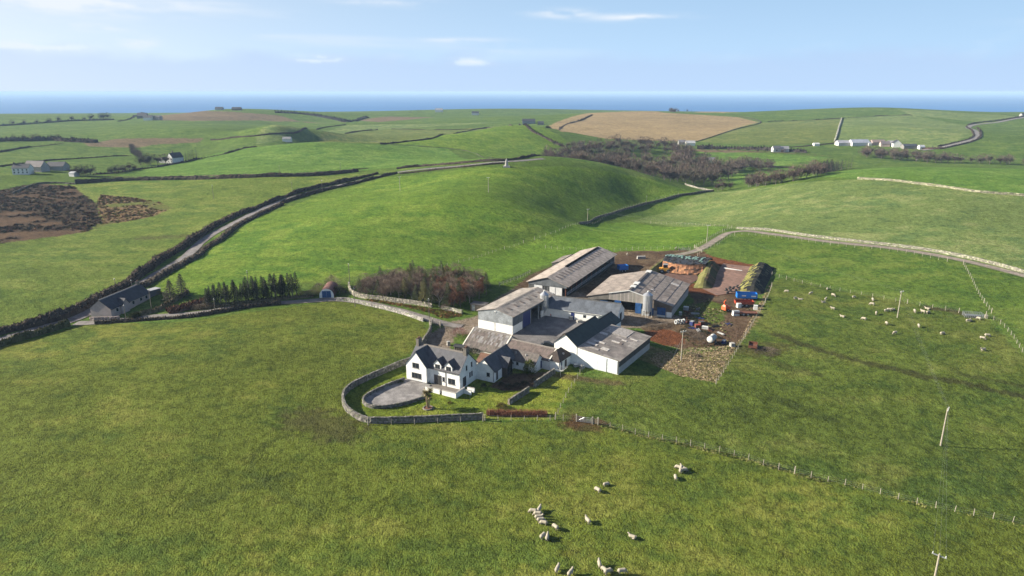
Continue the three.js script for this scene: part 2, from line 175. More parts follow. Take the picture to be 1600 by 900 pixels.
const FIELDS = [
  ['pasture', [[-548.9,-660.8],[-99.5,-1090.2],[57.5,-1050.3],[68.4,-745.6],[48.3,-653.4],[-79.4,-475.3],[-170.6,-458.0],[-371.2,-441.1]]],
  ['pale', [[-281.4,-767.6],[-262.3,-1105.5],[-205.6,-1127.1],[0.0,-1129.2],[-154.4,-1056.1],[-221.0,-1006.4],[-254.9,-749.8],[-269.7,-733.3]]],
  ['olive', [[-177.2,-602.1],[-121.1,-642.9],[-79.1,-689.5],[-66.6,-970.2],[0.0,-1066.8],[-93.6,-1024.5],[-180.5,-1039.5],[-235.4,-989.2],[-223.5,-812.0]]],
  ['knoll', [[-120.0,-636.8],[-79.1,-689.5],[-66.6,-970.2],[0.0,-1066.8],[32.2,-784.4],[53.9,-734.4],[60.4,-690.7],[48.9,-662.4],[-16.5,-595.0],[-59.1,-641.6],[-88.9,-644.4]]],
  ['bright', [[-283.9,-491.7],[-279.8,-563.1],[-268.5,-593.6],[-262.0,-711.5],[-168.9,-612.6],[-88.4,-640.6],[-58.8,-638.2],[-12.9,-465.6],[-80.1,-479.8],[-113.5,-469.6],[-169.6,-455.1]]],
  ['pasture', [[-391.7,-527.5],[-395.4,-591.7],[-356.3,-651.4],[-321.7,-601.6],[-310.7,-514.1],[-293.1,-461.6],[-332.2,-444.1]]],
  ['west', [[-339.7,-421.4],[-321.9,-429.6],[-313.7,-453.8],[-287.9,-451.7],[-265.8,-464.5],[-213.7,-458.2],[-133.7,-448.4],[-102.5,-458.9],[-87.1,-445.3],[-118.0,-406.4],[-134.2,-355.2],[-135.9,-303.3],[-155.9,-296.8],[-187.8,-288.8],[-225.5,-273.4]]],
  ['west', [[-225.5,-273.4],[-213.8,-278.9],[-188.7,-290.2],[-157.3,-299.6],[-137.9,-301.3],[-134.9,-288.5],[-133.8,-256.3],[-128.0,-215.2],[-130.0,-191.5],[-139.8,-175.7],[-141.2,-164.0]]],
  ['heath', [[-347.1,-420.8],[-321.9,-429.6],[-315.2,-456.1],[-286.2,-446.8],[-238.6,-389.8],[-207.7,-342.1],[-199.1,-314.9],[-208.9,-295.5],[-215.8,-281.7],[-222.5,-263.0]]],
  ['reed', [[-251.4,-417.3],[-221.1,-402.2],[-200.4,-387.0],[-185.6,-371.9],[-186.2,-351.3],[-198.3,-331.4],[-201.5,-310.0],[-199.5,-316.5],[-207.3,-342.1],[-237.8,-389.7]]],
  ['brown', [[-483.1,-784.4],[-469.2,-824.7],[-353.0,-801.8],[-354.5,-787.4],[-401.3,-779.1],[-409.6,-760.3],[-460.7,-758.4]]],
  ['brown', [[-962.3,-1917.8],[-600.1,-1406.7],[-524.6,-1375.5],[-443.1,-1353.8],[-253.6,-1158.7],[-378.7,-1298.7],[-470.0,-1289.9],[-559.1,-1227.2],[-622.3,-1242.1]]],
  ['brown', [[-286.4,-1310.3],[-258.3,-1494.8],[-161.4,-1478.2],[-187.1,-1284.0],[-224.9,-1175.0]]],
  ['stubble', [[51.8,-1031.6],[132.9,-1306.2],[323.9,-2039.2],[279.4,-1309.0],[386.2,-1205.9],[388.1,-1102.9],[294.7,-955.8],[222.2,-842.7],[172.8,-855.1],[128.3,-874.1],[52.7,-768.4]]],
  ['stubble', [[554.2,-2141.9],[773.2,-2582.6],[855.2,-2581.3],[395.2,-1318.5]]],
  ['olive', [[222.1,-833.8],[292.2,-947.6],[384.1,-1088.6],[539.1,-1150.2],[371.2,-801.6],[287.0,-780.0]]],
  ['pale', [[371.2,-801.6],[539.1,-1150.2],[679.5,-1196.1],[657.7,-1011.9],[526.3,-797.7],[450.1,-729.8],[385.8,-776.8]]],
  ['pale', [[726.1,-1334.6],[820.4,-1290.6],[876.3,-1268.8],[876.0,-1203.7],[712.2,-1055.5],[679.5,-1196.1]]],
  ['bright', [[194.1,-726.0],[258.1,-699.0],[309.7,-670.0],[227.6,-613.1],[167.3,-599.9]]],
  ['bright', [[162.0,-600.9],[227.6,-613.1],[253.1,-605.9],[165.0,-490.5],[142.2,-490.3]]],
  ['brown', [[178.6,-745.8],[235.1,-728.6],[313.9,-679.4],[261.2,-707.8],[198.2,-716.1]]],
  ['pale', [[66.1,-376.8],[103.3,-421.6],[135.5,-456.1],[158.2,-422.9],[201.6,-389.5],[218.9,-360.4],[246.3,-328.0],[261.8,-308.7],[170.2,-193.4],[165.7,-213.6],[146.6,-254.9],[129.4,-270.7],[103.2,-309.9],[76.5,-371.1]]],
  ['bright', [[201.6,-389.5],[218.9,-360.4],[230.2,-338.7],[246.3,-328.0],[261.8,-308.7],[407.2,-487.0],[361.0,-555.6],[310.2,-576.2],[180.8,-431.0]]],
  ['knoll', [[-115.5,-211.2],[-116.4,-219.4],[-125.9,-273.5],[-125.0,-329.9],[-110.0,-390.8],[-80.7,-433.0],[-39.5,-424.6],[-3.9,-415.5],[32.4,-437.0],[85.0,-456.2],[135.5,-456.1],[83.7,-423.2],[39.2,-356.5],[6.0,-286.6],[-23.0,-238.3],[-54.4,-224.2],[-69.8,-217.3],[-93.9,-204.1]]],
  ['lime', [[-25.1,-236.2],[6.0,-285.9],[39.8,-355.2],[65.8,-375.1],[102.9,-321.1],[76.0,-278.4],[51.9,-270.1],[14.7,-254.4],[-4.3,-222.2],[-12.9,-221.4]]],
  ['upper', [[92.1,-244.7],[97.9,-297.6],[103.6,-297.8],[127.7,-266.8],[153.2,-233.8],[155.3,-228.1],[140.4,-196.7],[132.8,-180.1],[125.5,-181.9],[101.9,-208.9],[92.0,-228.6]]],
  ['upper', [[155.3,-228.1],[162.9,-209.7],[170.2,-193.4],[115.9,-125.3],[119.9,-149.1],[132.8,-180.1],[140.4,-196.7]]],
  ['rough', [[8.9,-122.5],[15.2,-143.4],[23.1,-142.6],[45.0,-139.2],[87.1,-221.2],[94.5,-226.3],[101.9,-208.9],[125.5,-181.9],[128.9,-175.1],[119.9,-149.1],[115.9,-125.3],[84.1,-85.4],[77.7,-89.6],[57.6,-98.3],[40.0,-108.9],[24.3,-116.7],[13.3,-122.5]]],
  ['front', [[-141.7,-139.4],[-132.7,-165.9],[-121.6,-183.2],[-90.5,-183.1],[-75.0,-190.3],[-54.3,-201.3],[-43.3,-195.7],[-25.1,-181.3],[-22.5,-171.2],[-25.1,-156.1],[-33.5,-137.4],[-35.3,-130.2],[-32.2,-122.4],[-28.4,-119.5],[8.9,-122.5],[13.3,-122.3],[24.2,-116.5],[39.9,-108.7],[57.5,-98.1],[77.6,-89.4],[84.1,-85.4],[60.4,-56.8],[-65.7,-55.6]]],
  ['garden', [[-24.3,-150.6],[-33.2,-136.1],[-34.9,-130.2],[-32.2,-123.0],[-28.4,-120.3],[-5.1,-122.7],[8.6,-123.0],[15.2,-143.4],[12.4,-154.0],[3.1,-154.1],[-5.8,-142.8],[-14.1,-139.1]]],
  ['scrub', [[32.9,-164.8],[41.5,-156.0],[56.0,-160.0],[69.1,-181.6],[87.1,-221.2],[45.4,-139.5],[36.5,-144.4],[30.6,-151.9]]],
  ['mud', [[35.6,-180.0],[46.9,-182.6],[56.3,-201.3],[56.9,-224.9],[71.5,-215.5],[74.5,-200.1],[65.6,-176.4],[56.7,-162.2],[41.7,-160.3],[35.0,-167.2]]],
  ['rough', [[55.4,-197.9],[61.1,-201.1],[64.3,-195.5],[59.8,-182.2],[54.4,-176.9],[51.4,-182.5]]],
  ['soil', [[35.9,-173.6],[41.7,-175.1],[45.4,-171.5],[44.3,-164.3],[38.9,-162.1],[35.7,-166.7]]],
  ['rough', [[23.1,-142.6],[45.0,-139.2],[38.0,-144.4],[30.8,-153.1],[34.1,-162.5],[34.2,-172.1],[30.8,-177.3],[24.0,-172.1]]],
  ['stone', [[-19.5,-179.4],[-10.1,-186.1],[-5.9,-200.7],[0.0,-213.2],[6.6,-227.5],[13.0,-223.4],[31.6,-201.3],[39.0,-198.8],[48.1,-186.1],[47.0,-181.5],[35.0,-176.2],[28.0,-176.2],[17.1,-172.1],[9.6,-160.4],[-1.6,-160.4],[-10.2,-171.0],[-17.1,-171.6]]],
  ['mud', [[0.0,-213.2],[6.8,-234.5],[26.0,-270.7],[48.9,-275.1],[74.5,-272.6],[78.2,-262.4],[70.2,-241.8],[56.9,-224.9],[39.0,-198.8],[31.6,-201.3],[12.8,-219.1]]],
  ['soil', [[77.6,-274.2],[77.1,-262.7],[79.4,-257.8],[90.2,-242.4],[81.1,-222.4],[74.0,-210.5],[64.7,-206.7],[54.0,-212.6],[53.2,-218.2],[64.4,-224.4],[75.0,-250.6]]],
  ['mud', [[-5.3,-138.0],[-4.0,-140.0],[0.0,-145.3],[5.9,-145.6],[10.1,-146.7],[7.5,-141.4],[4.8,-138.1],[2.1,-136.4],[-1.4,-135.8]]],  // courtyard soil, its dark tone also painting in the house shadow
  ['stone', [[-21.7,-170.8],[-19.2,-176.2],[-14.6,-172.3],[-15.6,-160.8],[-17.5,-158.9],[-19.6,-157.9],[-22.2,-158.5],[-22.2,-163.9]]],
].map(([k, p]) => ({ k, p, b: bbox(p) }));
// worn, trampled and wet ground: [path, half width, colour, strength]
const MARKS = [
  [[[69.6,-169.9],[74.0,-161.1],[77.8,-155.1],[82.7,-149.3],[87.7,-144.7],[92.4,-140.3],[97.6,-137.3],[103.2,-133.1],[111.2,-127.5]], 1.3, [0.040, 0.038, 0.018], 0.75],
  [[[100.1,-141.3],[106.0,-137.3],[113.7,-132.8]], 0.9, [0.045, 0.045, 0.02], 0.5],
  [[[61.4,-152.7],[65.5,-147.5],[69.6,-143.2]], 1.2, [0.05, 0.05, 0.022], 0.5],
  [[[119.7,-187.3],[124.5,-183.2],[126.8,-178.5]], 1.6, [0.07, 0.06, 0.035], 0.8],
  [[[12.0,-121.7],[14.4,-120.7],[16.2,-120.7]], 2.2, [0.085, 0.045, 0.03], 0.9],
  [[[14.4,-120.7],[12.1,-116.7],[9.4,-111.9],[5.5,-105.2]], 0.7, [0.05, 0.065, 0.02], 0.4],
  [[[15.2,-120.2],[13.3,-114.3],[10.2,-107.4]], 0.7, [0.05, 0.065, 0.02], 0.4],
  [[[-40.0,-120.4],[-36.9,-118.9],[-32.7,-116.6]], 4.5, [0.06, 0.048, 0.03], 0.6],
  [[[-49.5,-92.3],[-43.4,-97.1],[-37.4,-100.8]], 1.2, [0.04, 0.06, 0.02], 0.4], [[[-44.1,-101.9],[-45.4,-107.0],[-44.2,-111.5],[-41.5,-114.0]], 0.5, [0.04, 0.055, 0.018], 0.45],
  [[[-42.7,-101.0],[-36.7,-95.6],[-29.3,-90.8]], 0.8, [0.04, 0.06, 0.02], 0.35],
  [[[2.8,-290.2],[17.3,-303.5],[45.5,-369.2],[79.4,-421.6]], 5, [0.05, 0.085, 0.02], 0.5],
  [[[54.9,-132.6],[59.9,-126.7]], 1.5, [0.035, 0.05, 0.015], 0.6], [[[60.3,-124.5],[63.3,-122.7]], 1.4, [0.035, 0.05, 0.015], 0.6], [[[45.7,-126.9],[46.9,-122.8]], 1.4, [0.03, 0.045, 0.015], 0.5],
  [[[9.9,-144.1],[17.2,-141.3],[23.5,-139.9]], 1.2, [0.11, 0.075, 0.05], 0.7],
  [[[54.5,-160.0],[61.9,-158.5],[66.3,-161.7]], 3.5, [0.07, 0.06, 0.03], 0.6],
  [[[-163.3,-297.3],[-151.2,-298.9],[-143.1,-300.0]], 4, [0.085, 0.08, 0.04], 0.6],
].map(([p, w, k, s]) => ({ p, w, k, s, b: bbox(p, w * 2.5) }));
const HARD = [ROAD, UPPER_ROAD, LANE, TRACK].map((p) => ({ p, b: bbox(p, 12) }));
const FARM_FLAT = [[-28.2,-112.6],[-35.5,-133.9],[-25.5,-170.9],[-19.1,-194.1],[26.8,-278.8],[101.5,-264.4],[81.1,-199.3],[44.3,-135.9],[14.8,-119.2],[8.8,-121.7]];
const farmBox = bbox(FARM_FLAT, 5);
function relief(x, z, rough) {      // tussocks and hoof marks
  for (const h of HARD) if (inBox(h.b, x, z) && segDist(h.p, x, z) < 6) return -0.08;
  const inFarm = inBox(farmBox, x, z) && inside(FARM_FLAT, x, z);
  const a = inFarm ? 0.04 : 1;
  return a * ((fbm(x * 0.05, z * 0.05, 3) - 0.5) * 0.7 + (fbm(x * 0.35 + 7, z * 0.35, 3) - 0.5) * 0.34 * rough + (vn(x * 1.3, z * 1.3) - 0.5) * 0.12 * rough) - (inFarm ? 0.03 : 0);
}
const tmpc = [0, 0, 0];
function fieldAt(x, z) { for (let i = FIELDS.length - 1; i >= 0; i--) { const f = FIELDS[i]; if (inBox(f.b, x, z) && inside(f.p, x, z)) return f.k; } return 'pasture'; }
function groundColor(x, z, k) {
  const g = GREENS[k], grass = !['heath', 'reed', 'stubble', 'brown', 'mud', 'soil', 'scrub', 'stone'].includes(k);
  const n1 = fbm(x * 0.018 + 3, z * 0.03, 4) - 0.5, n2 = fbm(x * 0.11, z * 0.16 + 31, 4) - 0.5, n3 = fbm(x * 0.7, z * 0.7, 3) - 0.5;
  let m = 1.1 + n1 * 0.42 + n2 * 0.38 + n3 * 0.66; let r = g[0] * m, gg = g[1] * m, b = g[2] * m;
  if (grass) { const y = sstep(0.02, 0.25, n2 * 0.8 + n1 * 0.5 + n3 * 0.35); r *= 1 + 0.26 * y; gg *= 1 + 0.09 * y; b *= 1 + 0.35 * y; const d = sstep(0.02, 0.22, -n2 * 0.6 - n3 * 0.4 + n1 * 0.3); r *= 1 - 0.22 * d; gg *= 1 - 0.1 * d; }
  if (k === 'heath') { const q = sstep(0.48, 0.62, fbm(x * 0.03, z * 0.05 + 50, 4)); r += (0.115 - r) * q; gg += (0.075 - gg) * q; b += (0.05 - b) * q; }
  if (k === 'reed') { const q = sstep(0.5, 0.62, fbm(x * 0.05 + 70, z * 0.07, 4)); r += (0.11 - r) * q * 0.8; gg += (0.145 - gg) * q * 0.8; b += (0.035 - b) * q * 0.8; }
  if (k === 'scrub' || k === 'mud') { const q = sstep(0.47, 0.6, fbm(x * 0.22 + 20, z * 0.22, 4)); const t = k === 'mud' ? [0.15, 0.11, 0.075] : [0.13, 0.14, 0.045]; r += (t[0] - r) * q * 0.7; gg += (t[1] - gg) * q * 0.7; b += (t[2] - b) * q * 0.7; }
  for (const w of MARKS) if (inBox(w.b, x, z)) { const d = segDist(w.p, x, z); const q = w.s * sstep(w.w * 1.5, w.w * 0.5, d + (fbm(x * 0.8, z * 0.8, 3) - 0.5) * w.w * 2.2); if (q > 0) { r += (w.k[0] - r) * q; gg += (w.k[1] - gg) * q; b += (w.k[2] - b) * q; } }
  tmpc[0] = r; tmpc[1] = gg; tmpc[2] = b; return tmpc;
}
const ROUGH = { rough: 1.25, front: 0.55, garden: 0.3, heath: 2.5, reed: 2, mud: 0.5, scrub: 1.2 };
const grassTex = tex(1024, (u, v) => { const a = tn(u, v, 40, 1), b = tn(u, v, 110, 2), c = tn(u, v, 300, 3), d = tn(u, v, 512, 4); const s = 0.22 * a + 0.28 * b + 0.32 * c + 0.18 * d; const l = 0.36 + 1.08 * s; return [clamp(l * 1.02), clamp(l), clamp(l * 0.93)]; });
const grassBump = tex(1024, (u, v) => 0.3 * tn(u, v, 48, 5) + 0.35 * tn(u, v, 130, 6) + 0.35 * tn(u, v, 340, 7), false);
{
  const rows = []; let z = 60; while (z > -50) { rows.push(z); z -= 6; } z = -50; while (z > -5200) { rows.push(z); z -= Math.max(0.45, -z * 0.0047); } rows.push(-5400);
  const C = 620, R = rows.length, P = new Float32Array(C * R * 3), K = new Float32Array(C * R * 3), U = new Float32Array(C * R * 2), I = new Uint32Array((C - 1) * (R - 1) * 6);
  for (let j = 0, v = 0; j < R; j++) for (let i = 0; i < C; i++, v++) {
    const zz = rows[j], x = (i / (C - 1) * 2 - 1) * (70 + Math.max(0, -zz) * 0.92), k = fieldAt(x, zz);
    P[v * 3] = x; P[v * 3 + 1] = ground(x, zz) + (zz > -900 ? relief(x, zz, ROUGH[k] ?? 0.7) : 0); P[v * 3 + 2] = zz;
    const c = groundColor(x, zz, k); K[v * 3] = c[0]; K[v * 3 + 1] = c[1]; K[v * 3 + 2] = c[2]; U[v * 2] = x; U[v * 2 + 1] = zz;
  }
  for (let j = 0, q = 0; j < R - 1; j++) for (let i = 0; i < C - 1; i++) { const a = j * C + i, b = a + 1, c = a + C, d = c + 1; I[q++] = a; I[q++] = b; I[q++] = c; I[q++] = b; I[q++] = d; I[q++] = c; }
  const g = new THREE.BufferGeometry(); g.setAttribute('position', new THREE.BufferAttribute(P, 3)); g.setAttribute('color', new THREE.BufferAttribute(K, 3)); g.setAttribute('uv', new THREE.BufferAttribute(U, 2)); g.setIndex(new THREE.BufferAttribute(I, 1)); g.computeVertexNormals();
  const m = mesh('ground', g, new THREE.MeshPhysicalMaterial({ vertexColors: true, roughness: 0.95, specularIntensity: 0.1, map: rep(grassTex, 31), bumpMap: rep(grassBump, 23), bumpScale: 0.32 }));
  tag(m, 'rolling green pasture and farmland running to the coast', 'ground', null, 'structure');
}
{ // sea
  const g = new THREE.PlaneGeometry(1, 1, 1, 1); g.rotateX(-Math.PI / 2); g.scale(300000, 1, 120000); g.translate(0, -46, -61500);
  const uv = g.attributes.uv; for (let i = 0; i < uv.count; i++) uv.setXY(i, uv.getX(i) * 300000, uv.getY(i) * 120000);
  const seaTex = tex(512, (u, v) => { const s = 0.86 + 0.14 * (0.5 * tn(u, v, 6, 1) + 0.3 * tn(u, v, 16, 2) + 0.2 * tn(u, v, 50, 3)); return [s, s, s]; });
  tag(mesh('sea', g, new THREE.MeshPhysicalMaterial({ color: col(0.022, 0.125, 0.32), roughness: 0.75, specularIntensity: 0.3, map: rep(seaTex, 9000, 4000) })), 'calm blue sea stretching to the horizon', 'sea', null, 'structure');
}

// ---------- roads and hard ground ----------
const noiseTex = tex(512, (u, v) => { const s = 0.72 + 0.5 * (0.4 * tn(u, v, 8, 11) + 0.3 * tn(u, v, 40, 12) + 0.3 * tn(u, v, 150, 13) - 0.2); return [s, s * 0.99, s * 0.97]; });
const noiseBump = tex(512, (u, v) => 0.5 * tn(u, v, 60, 14) + 0.5 * tn(u, v, 170, 15), false);
const surf = (r, g, b, s = 9, rough = 0.93) => new THREE.MeshStandardMaterial({ color: col(r, g, b), roughness: rough, map: rep(noiseTex, s), bumpMap: rep(noiseBump, 4), bumpScale: 0.03, vertexColors: true });
function ribbon(name, pts, width, mat, lift, label, cat, cf) {
  const path = smooth(pts, 1.5), N = normals2(path), b = new Buf(), M = 6;
  const row = (i) => Array.from({ length: M + 1 }, (_, k) => { const s = (k / M - 0.5) * width * (1 + 0.14 * (fbm(path[i][0] * 0.2 + k * 9, path[i][1] * 0.2, 2) - 0.5)), x = path[i][0] + N[i][0] * s, z = path[i][1] + N[i][1] * s; return [x, ground(x, z) + lift, z]; });
  let a = row(0);
  for (let i = 1; i < path.length; i++) { const c = row(i); for (let k = 0; k < M; k++) { const t = cf ? cf(k / (M - 1), path[i]) : [1, 1, 1]; b.quad(a[k], a[k + 1], c[k + 1], c[k], t); } a = c; }
  return tag(mesh(name, b.geo(), mat), label, cat, null, 'structure');
}
const wear = (c) => (t, p) => { const n = 0.75 + 0.5 * fbm(p[0] * 0.3 + t * 5, p[1] * 0.3, 3), e = Math.abs(t - 0.5) > 0.45 || Math.abs(t - 0.5) < 0.06; return e ? [n * c[0], n * c[1], n * c[2]] : [n, n, n]; };
ribbon('road', ROAD, 4.4, surf(0.185, 0.17, 0.17), 0.06, 'narrow grey tarmac road running between dark hedges', 'road', wear([0.9, 0.88, 0.85]));
ribbon('lane', LANE, 3.6, surf(0.21, 0.19, 0.18), 0.05, 'grey farm lane between stone walls up to the yard', 'lane', wear([0.8, 0.82, 0.7]));
ribbon('farm_track', TRACK, 4.2, surf(0.24, 0.20, 0.165), 0.06, 'rutted stony farm track climbing past the silage clamp', 'track', wear([0.55, 0.72, 0.4]));
ribbon('country_road', FAR_ROAD, 7, surf(0.22, 0.20, 0.19), 0.35, 'distant country road bending past a far farm', 'road', wear([0.9, 0.9, 0.85]));
// flat sheet following the ground inside an outline
function sheet(name, poly, mat, lift, label, cat, cell = 1.2, cf) {
  const B = bbox(poly), b = new Buf();
  for (let x = Math.floor(B[0] / cell) * cell; x < B[1]; x += cell) for (let z = Math.floor(B[2] / cell) * cell; z < B[3]; z += cell) {
    let q = poly;
    for (const [ax, lim, s] of [[0, x, 1], [0, x + cell, -1], [1, z, 1], [1, z + cell, -1]]) {
      const o = []; for (let i = 0; i < q.length; i++) { const a = q[i], c = q[(i + 1) % q.length], da = (a[ax] - lim) * s, dc = (c[ax] - lim) * s; if (da >= 0) o.push(a); if ((da > 0 && dc < 0) || (da < 0 && dc > 0)) { const t = da / (da - dc); o.push([a[0] + (c[0] - a[0]) * t, a[1] + (c[1] - a[1]) * t]); } }
      q = o; if (q.length < 3) break;
    }
    if (q.length < 3) continue;
    const v = q.map(([u, w]) => new THREE.Vector2(u, w));
    for (const f of THREE.ShapeUtils.triangulateShape(v, [])) {
      const t = f.map((i) => [q[i][0], ground(q[i][0], q[i][1]) + lift, q[i][1]]); const up = (t[1][0] - t[0][0]) * (t[2][2] - t[0][2]) - (t[1][2] - t[0][2]) * (t[2][0] - t[0][0]);
      const k = cf ? cf(x, z) : [1, 1, 1]; if (Math.abs(up) > 1e-6) up < 0 ? b.tri(t[0], t[1], t[2], k) : b.tri(t[0], t[2], t[1], k);
    }
  }
  return tag(mesh(name, b.geo(), mat), label, cat, null, 'structure');
}
const patchy = (f, lo, hi) => (x, z) => { const n = fbm(x * f + 5, z * f, 4), s = lo + (hi - lo) * n; return [s, s, s]; };
sheet('driveway', smooth(DRIVE.concat([DRIVE[0]]), 1), surf(0.27, 0.255, 0.25, 7), 0.09, 'pale grey gravel turning drive in front of the white farmhouse', 'driveway', 1.2, patchy(0.25, 0.7, 1.3));
sheet('farmyard', [[-10.8,-176.1],[-7.1,-180.0],[0.0,-169.2],[9.9,-200.9],[29.1,-183.9],[23.9,-178.4],[17.4,-175.2],[13.6,-171.2],[10.1,-162.6],[0.0,-164.9]], surf(0.17, 0.16, 0.16, 11), 0.08, 'grey concrete farmyard between the white barns', 'yard', 1.2, patchy(0.16, 0.55, 1.4));

// ---------- walls, hedges, fences ----------
const stoneMat = new THREE.MeshStandardMaterial({ vertexColors: true, roughness: 0.95, map: rep(noiseTex, 2.2), bumpMap: rep(noiseBump, 1.6), bumpScale: 0.05 });
const leafMat = new THREE.MeshPhysicalMaterial({ vertexColors: true, roughness: 1, specularIntensity: 0.1, side: THREE.DoubleSide });
const barkMat = new THREE.MeshStandardMaterial({ vertexColors: true, roughness: 0.95 });
const woodMat = new THREE.MeshStandardMaterial({ color: col(0.17, 0.145, 0.12), roughness: 0.9, map: rep(noiseTex, 1) });
const jit = (k, a) => { const s = 1 + (rnd() - 0.5) * a; return [k[0] * s, k[1] * s * (1 + (rnd() - 0.5) * a * 0.15), k[2] * s]; };
// dry stone wall: rough courses of stones with an uneven cope
function stoneWall(label, pts, h = 1.25, seg = 0.45, k = [0.20, 0.19, 0.175], o = {}) {
  const path = smooth(pts, seg), N = normals2(path), b = new Buf(), rowsN = o.rows ?? 4, w0 = o.w ?? 0.62, w1 = w0 * 0.62;
  const ring = path.map((p, i) => {
    const hh = h * (0.9 + 0.25 * fbm(p[0] * 0.15, p[1] * 0.15, 3)) + (rnd() - 0.5) * 0.1, L = [], R = [];
    for (let r = 0; r <= rowsN; r++) { const t = r / rowsN, w = (w0 + (w1 - w0) * t) / 2; for (const [a, s] of [[L, 1], [R, -1]]) { const q = w * s + (rnd() - 0.5) * 0.09, x = p[0] + N[i][0] * q + (rnd() - 0.5) * seg * 0.3, z = p[1] + N[i][1] * q + (rnd() - 0.5) * seg * 0.3; a.push([x, ground(p[0], p[1]) - 0.25 + t * (hh + 0.25) + (r && r < rowsN ? (rnd() - 0.5) * 0.1 : 0), z]); } }
    return { L, R };
  });
  const lich = () => { const c = jit(k, 0.7); if (rnd() < 0.18) return [c[0] * 1.7, c[1] * 1.7, c[2] * 1.65]; if (rnd() < 0.12) return [c[0] * 0.8, c[1] * 0.95, c[2] * 0.55]; return c; };
  for (let i = 0; i < path.length - 1; i++) {
    const a = ring[i], c = ring[i + 1];
    for (let r = 0; r < rowsN; r++) { b.quad(a.L[r], c.L[r], c.L[r + 1], a.L[r + 1], lich()); b.quad(c.R[r], a.R[r], a.R[r + 1], c.R[r + 1], lich()); }
    b.quad(a.L[rowsN], c.L[rowsN], c.R[rowsN], a.R[rowsN], lich());
  }
  for (const e of [ring[0], ring[path.length - 1]]) for (let r = 0; r < rowsN; r++) b.quad(e.L[r], e.R[r], e.R[r + 1], e.L[r + 1], lich());
  return tag(mesh('stone_wall', b.geo(), stoneMat), label, 'stone wall', o.group ?? 'dry stone walls');
}
function hedge(label, pts, h, w, seg, k, tw = 10, o = {}) {
  if (seg >= 2) { h *= 0.7; w *= 0.75; }
  const path = smooth(pts, seg), N = normals2(path), b = new Buf(), n = 8;
  const ring = path.map((p, i) => { const v = (0.45 + 1.0 * fbm(p[0] * 0.1 + 3, p[1] * 0.1, 3)) * (o.gap && fbm(p[0] * 0.05, p[1] * 0.05 + 9, 2) < o.gap ? 0.3 : 1); return Array.from({ length: n }, (_, q) => { const t = q / (n - 1) * Math.PI, e = 1 + (rnd() - 0.5) * 0.42, s = Math.cos(t) * w / 2 * e, y = Math.pow(Math.sin(t), 0.7) * h * v * e; const x = p[0] + N[i][0] * s, z = p[1] + N[i][1] * s; return [x, ground(x, z) - 0.15 + y, z]; }); });
  for (let i = 0; i < path.length - 1; i++) for (let q = 0; q < n - 1; q++) b.quad(ring[i][q], ring[i + 1][q], ring[i + 1][q + 1], ring[i][q + 1], jit(k, 0.7));
  const cnt = Math.round((path.length - 1) * tw);
  for (let t = 0; t < cnt; t++) { const i = Math.floor(rnd() * (path.length - 1)), q = 1 + Math.floor(rnd() * (n - 2)), a = ring[i][q], L = (o.twig ?? 0.5) * rr(0.6, 1.4), an = rnd() * 7; const tk = o.thin ?? 0.3; b.tri([a[0] - L * tk * Math.cos(an), a[1] - 0.15, a[2] - L * tk * Math.sin(an)], [a[0] + L * tk * Math.cos(an), a[1] - 0.1, a[2] + L * tk * Math.sin(an)], [a[0] + rr(-0.5, 0.5) * L, a[1] + rr(0.2, 1) * L, a[2] + rr(-0.5, 0.5) * L], jit(o.k2 && rnd() < 0.4 ? o.k2 : k, 0.8)); }
  return tag(mesh('hedge', b.geo(), leafMat), label, 'hedge', o.group ?? 'field hedges');
}
const DK = [0.055, 0.044, 0.034], OLV = [0.070, 0.070, 0.030], TAN = [0.15, 0.115, 0.07];
hedge('tall dark hedge on a bank along the far side of the tarmac road', [[-143.8,-167.4],[-140.4,-176.6],[-134.4,-183.4],[-130.1,-191.8],[-128.7,-205.4],[-128.0,-215.2],[-129.8,-235.1],[-133.8,-256.3],[-138.4,-296.5],[-140.2,-317.9],[-139.5,-345.3],[-136.2,-360.9]], 2.2, 3.4, 0.8, DK, 30, { k2: TAN });
hedge('dark hedge along the road edge below the lane turning', [[-133.5,-154.4],[-132.7,-165.9],[-129.0,-175.3],[-125.2,-182.6]], 1.7, 1.8, 0.8, OLV, 20, { k2: TAN });
hedge('thick brown hedge on the knoll side of the road past the cottage', [[-121.1,-214.8],[-120.8,-231.7],[-121.2,-255.9],[-124.7,-271.9],[-124.6,-284.4],[-128.2,-315.1],[-127.1,-335.6],[-124.6,-367.5]], 1.5, 2.9, 0.8, [0.07, 0.058, 0.046], 22, { k2: TAN });
hedge('dark hedge following the road up round the knoll', [[-136.2,-360.9],[-130.9,-386.9],[-119.7,-412.4],[-104.7,-431.3],[-88.1,-450.6]], 2.0, 2.2, 1.3, DK, 18, { k2: TAN });
hedge('dark hedge on the inner side of the road climbing the knoll', [[-125.9,-371.5],[-115.5,-397.2],[-101.5,-417.3],[-85.0,-434.4],[-74.3,-443.6]], 1.7, 2.2, 1.3, DK, 16);
hedge('dark hedge along the crest road towards the stone cairn', [[-78.1,-467.3],[-60.6,-466.3],[-24.7,-445.3],[0.0,-441.8],[48.1,-650.1]], 2.2, 2.4, 2, DK, 16, { k2: TAN });
hedge('dark hedge beside the crest road behind the knoll', [[-71.8,-440.6],[-48.6,-436.0],[-23.7,-426.5],[-4.0,-426.9]], 1.5, 1.8, 2, DK, 14);
hedge('long dark hedge along the upper lane past the white roadside house', [[-290.9,-456.5],[-268.1,-468.7],[-235.3,-467.2],[-201.3,-459.3],[-168.6,-452.3],[-131.1,-454.2],[-104.3,-467.5]], 2.2, 2.4, 1.6, DK, 18, { k2: TAN });
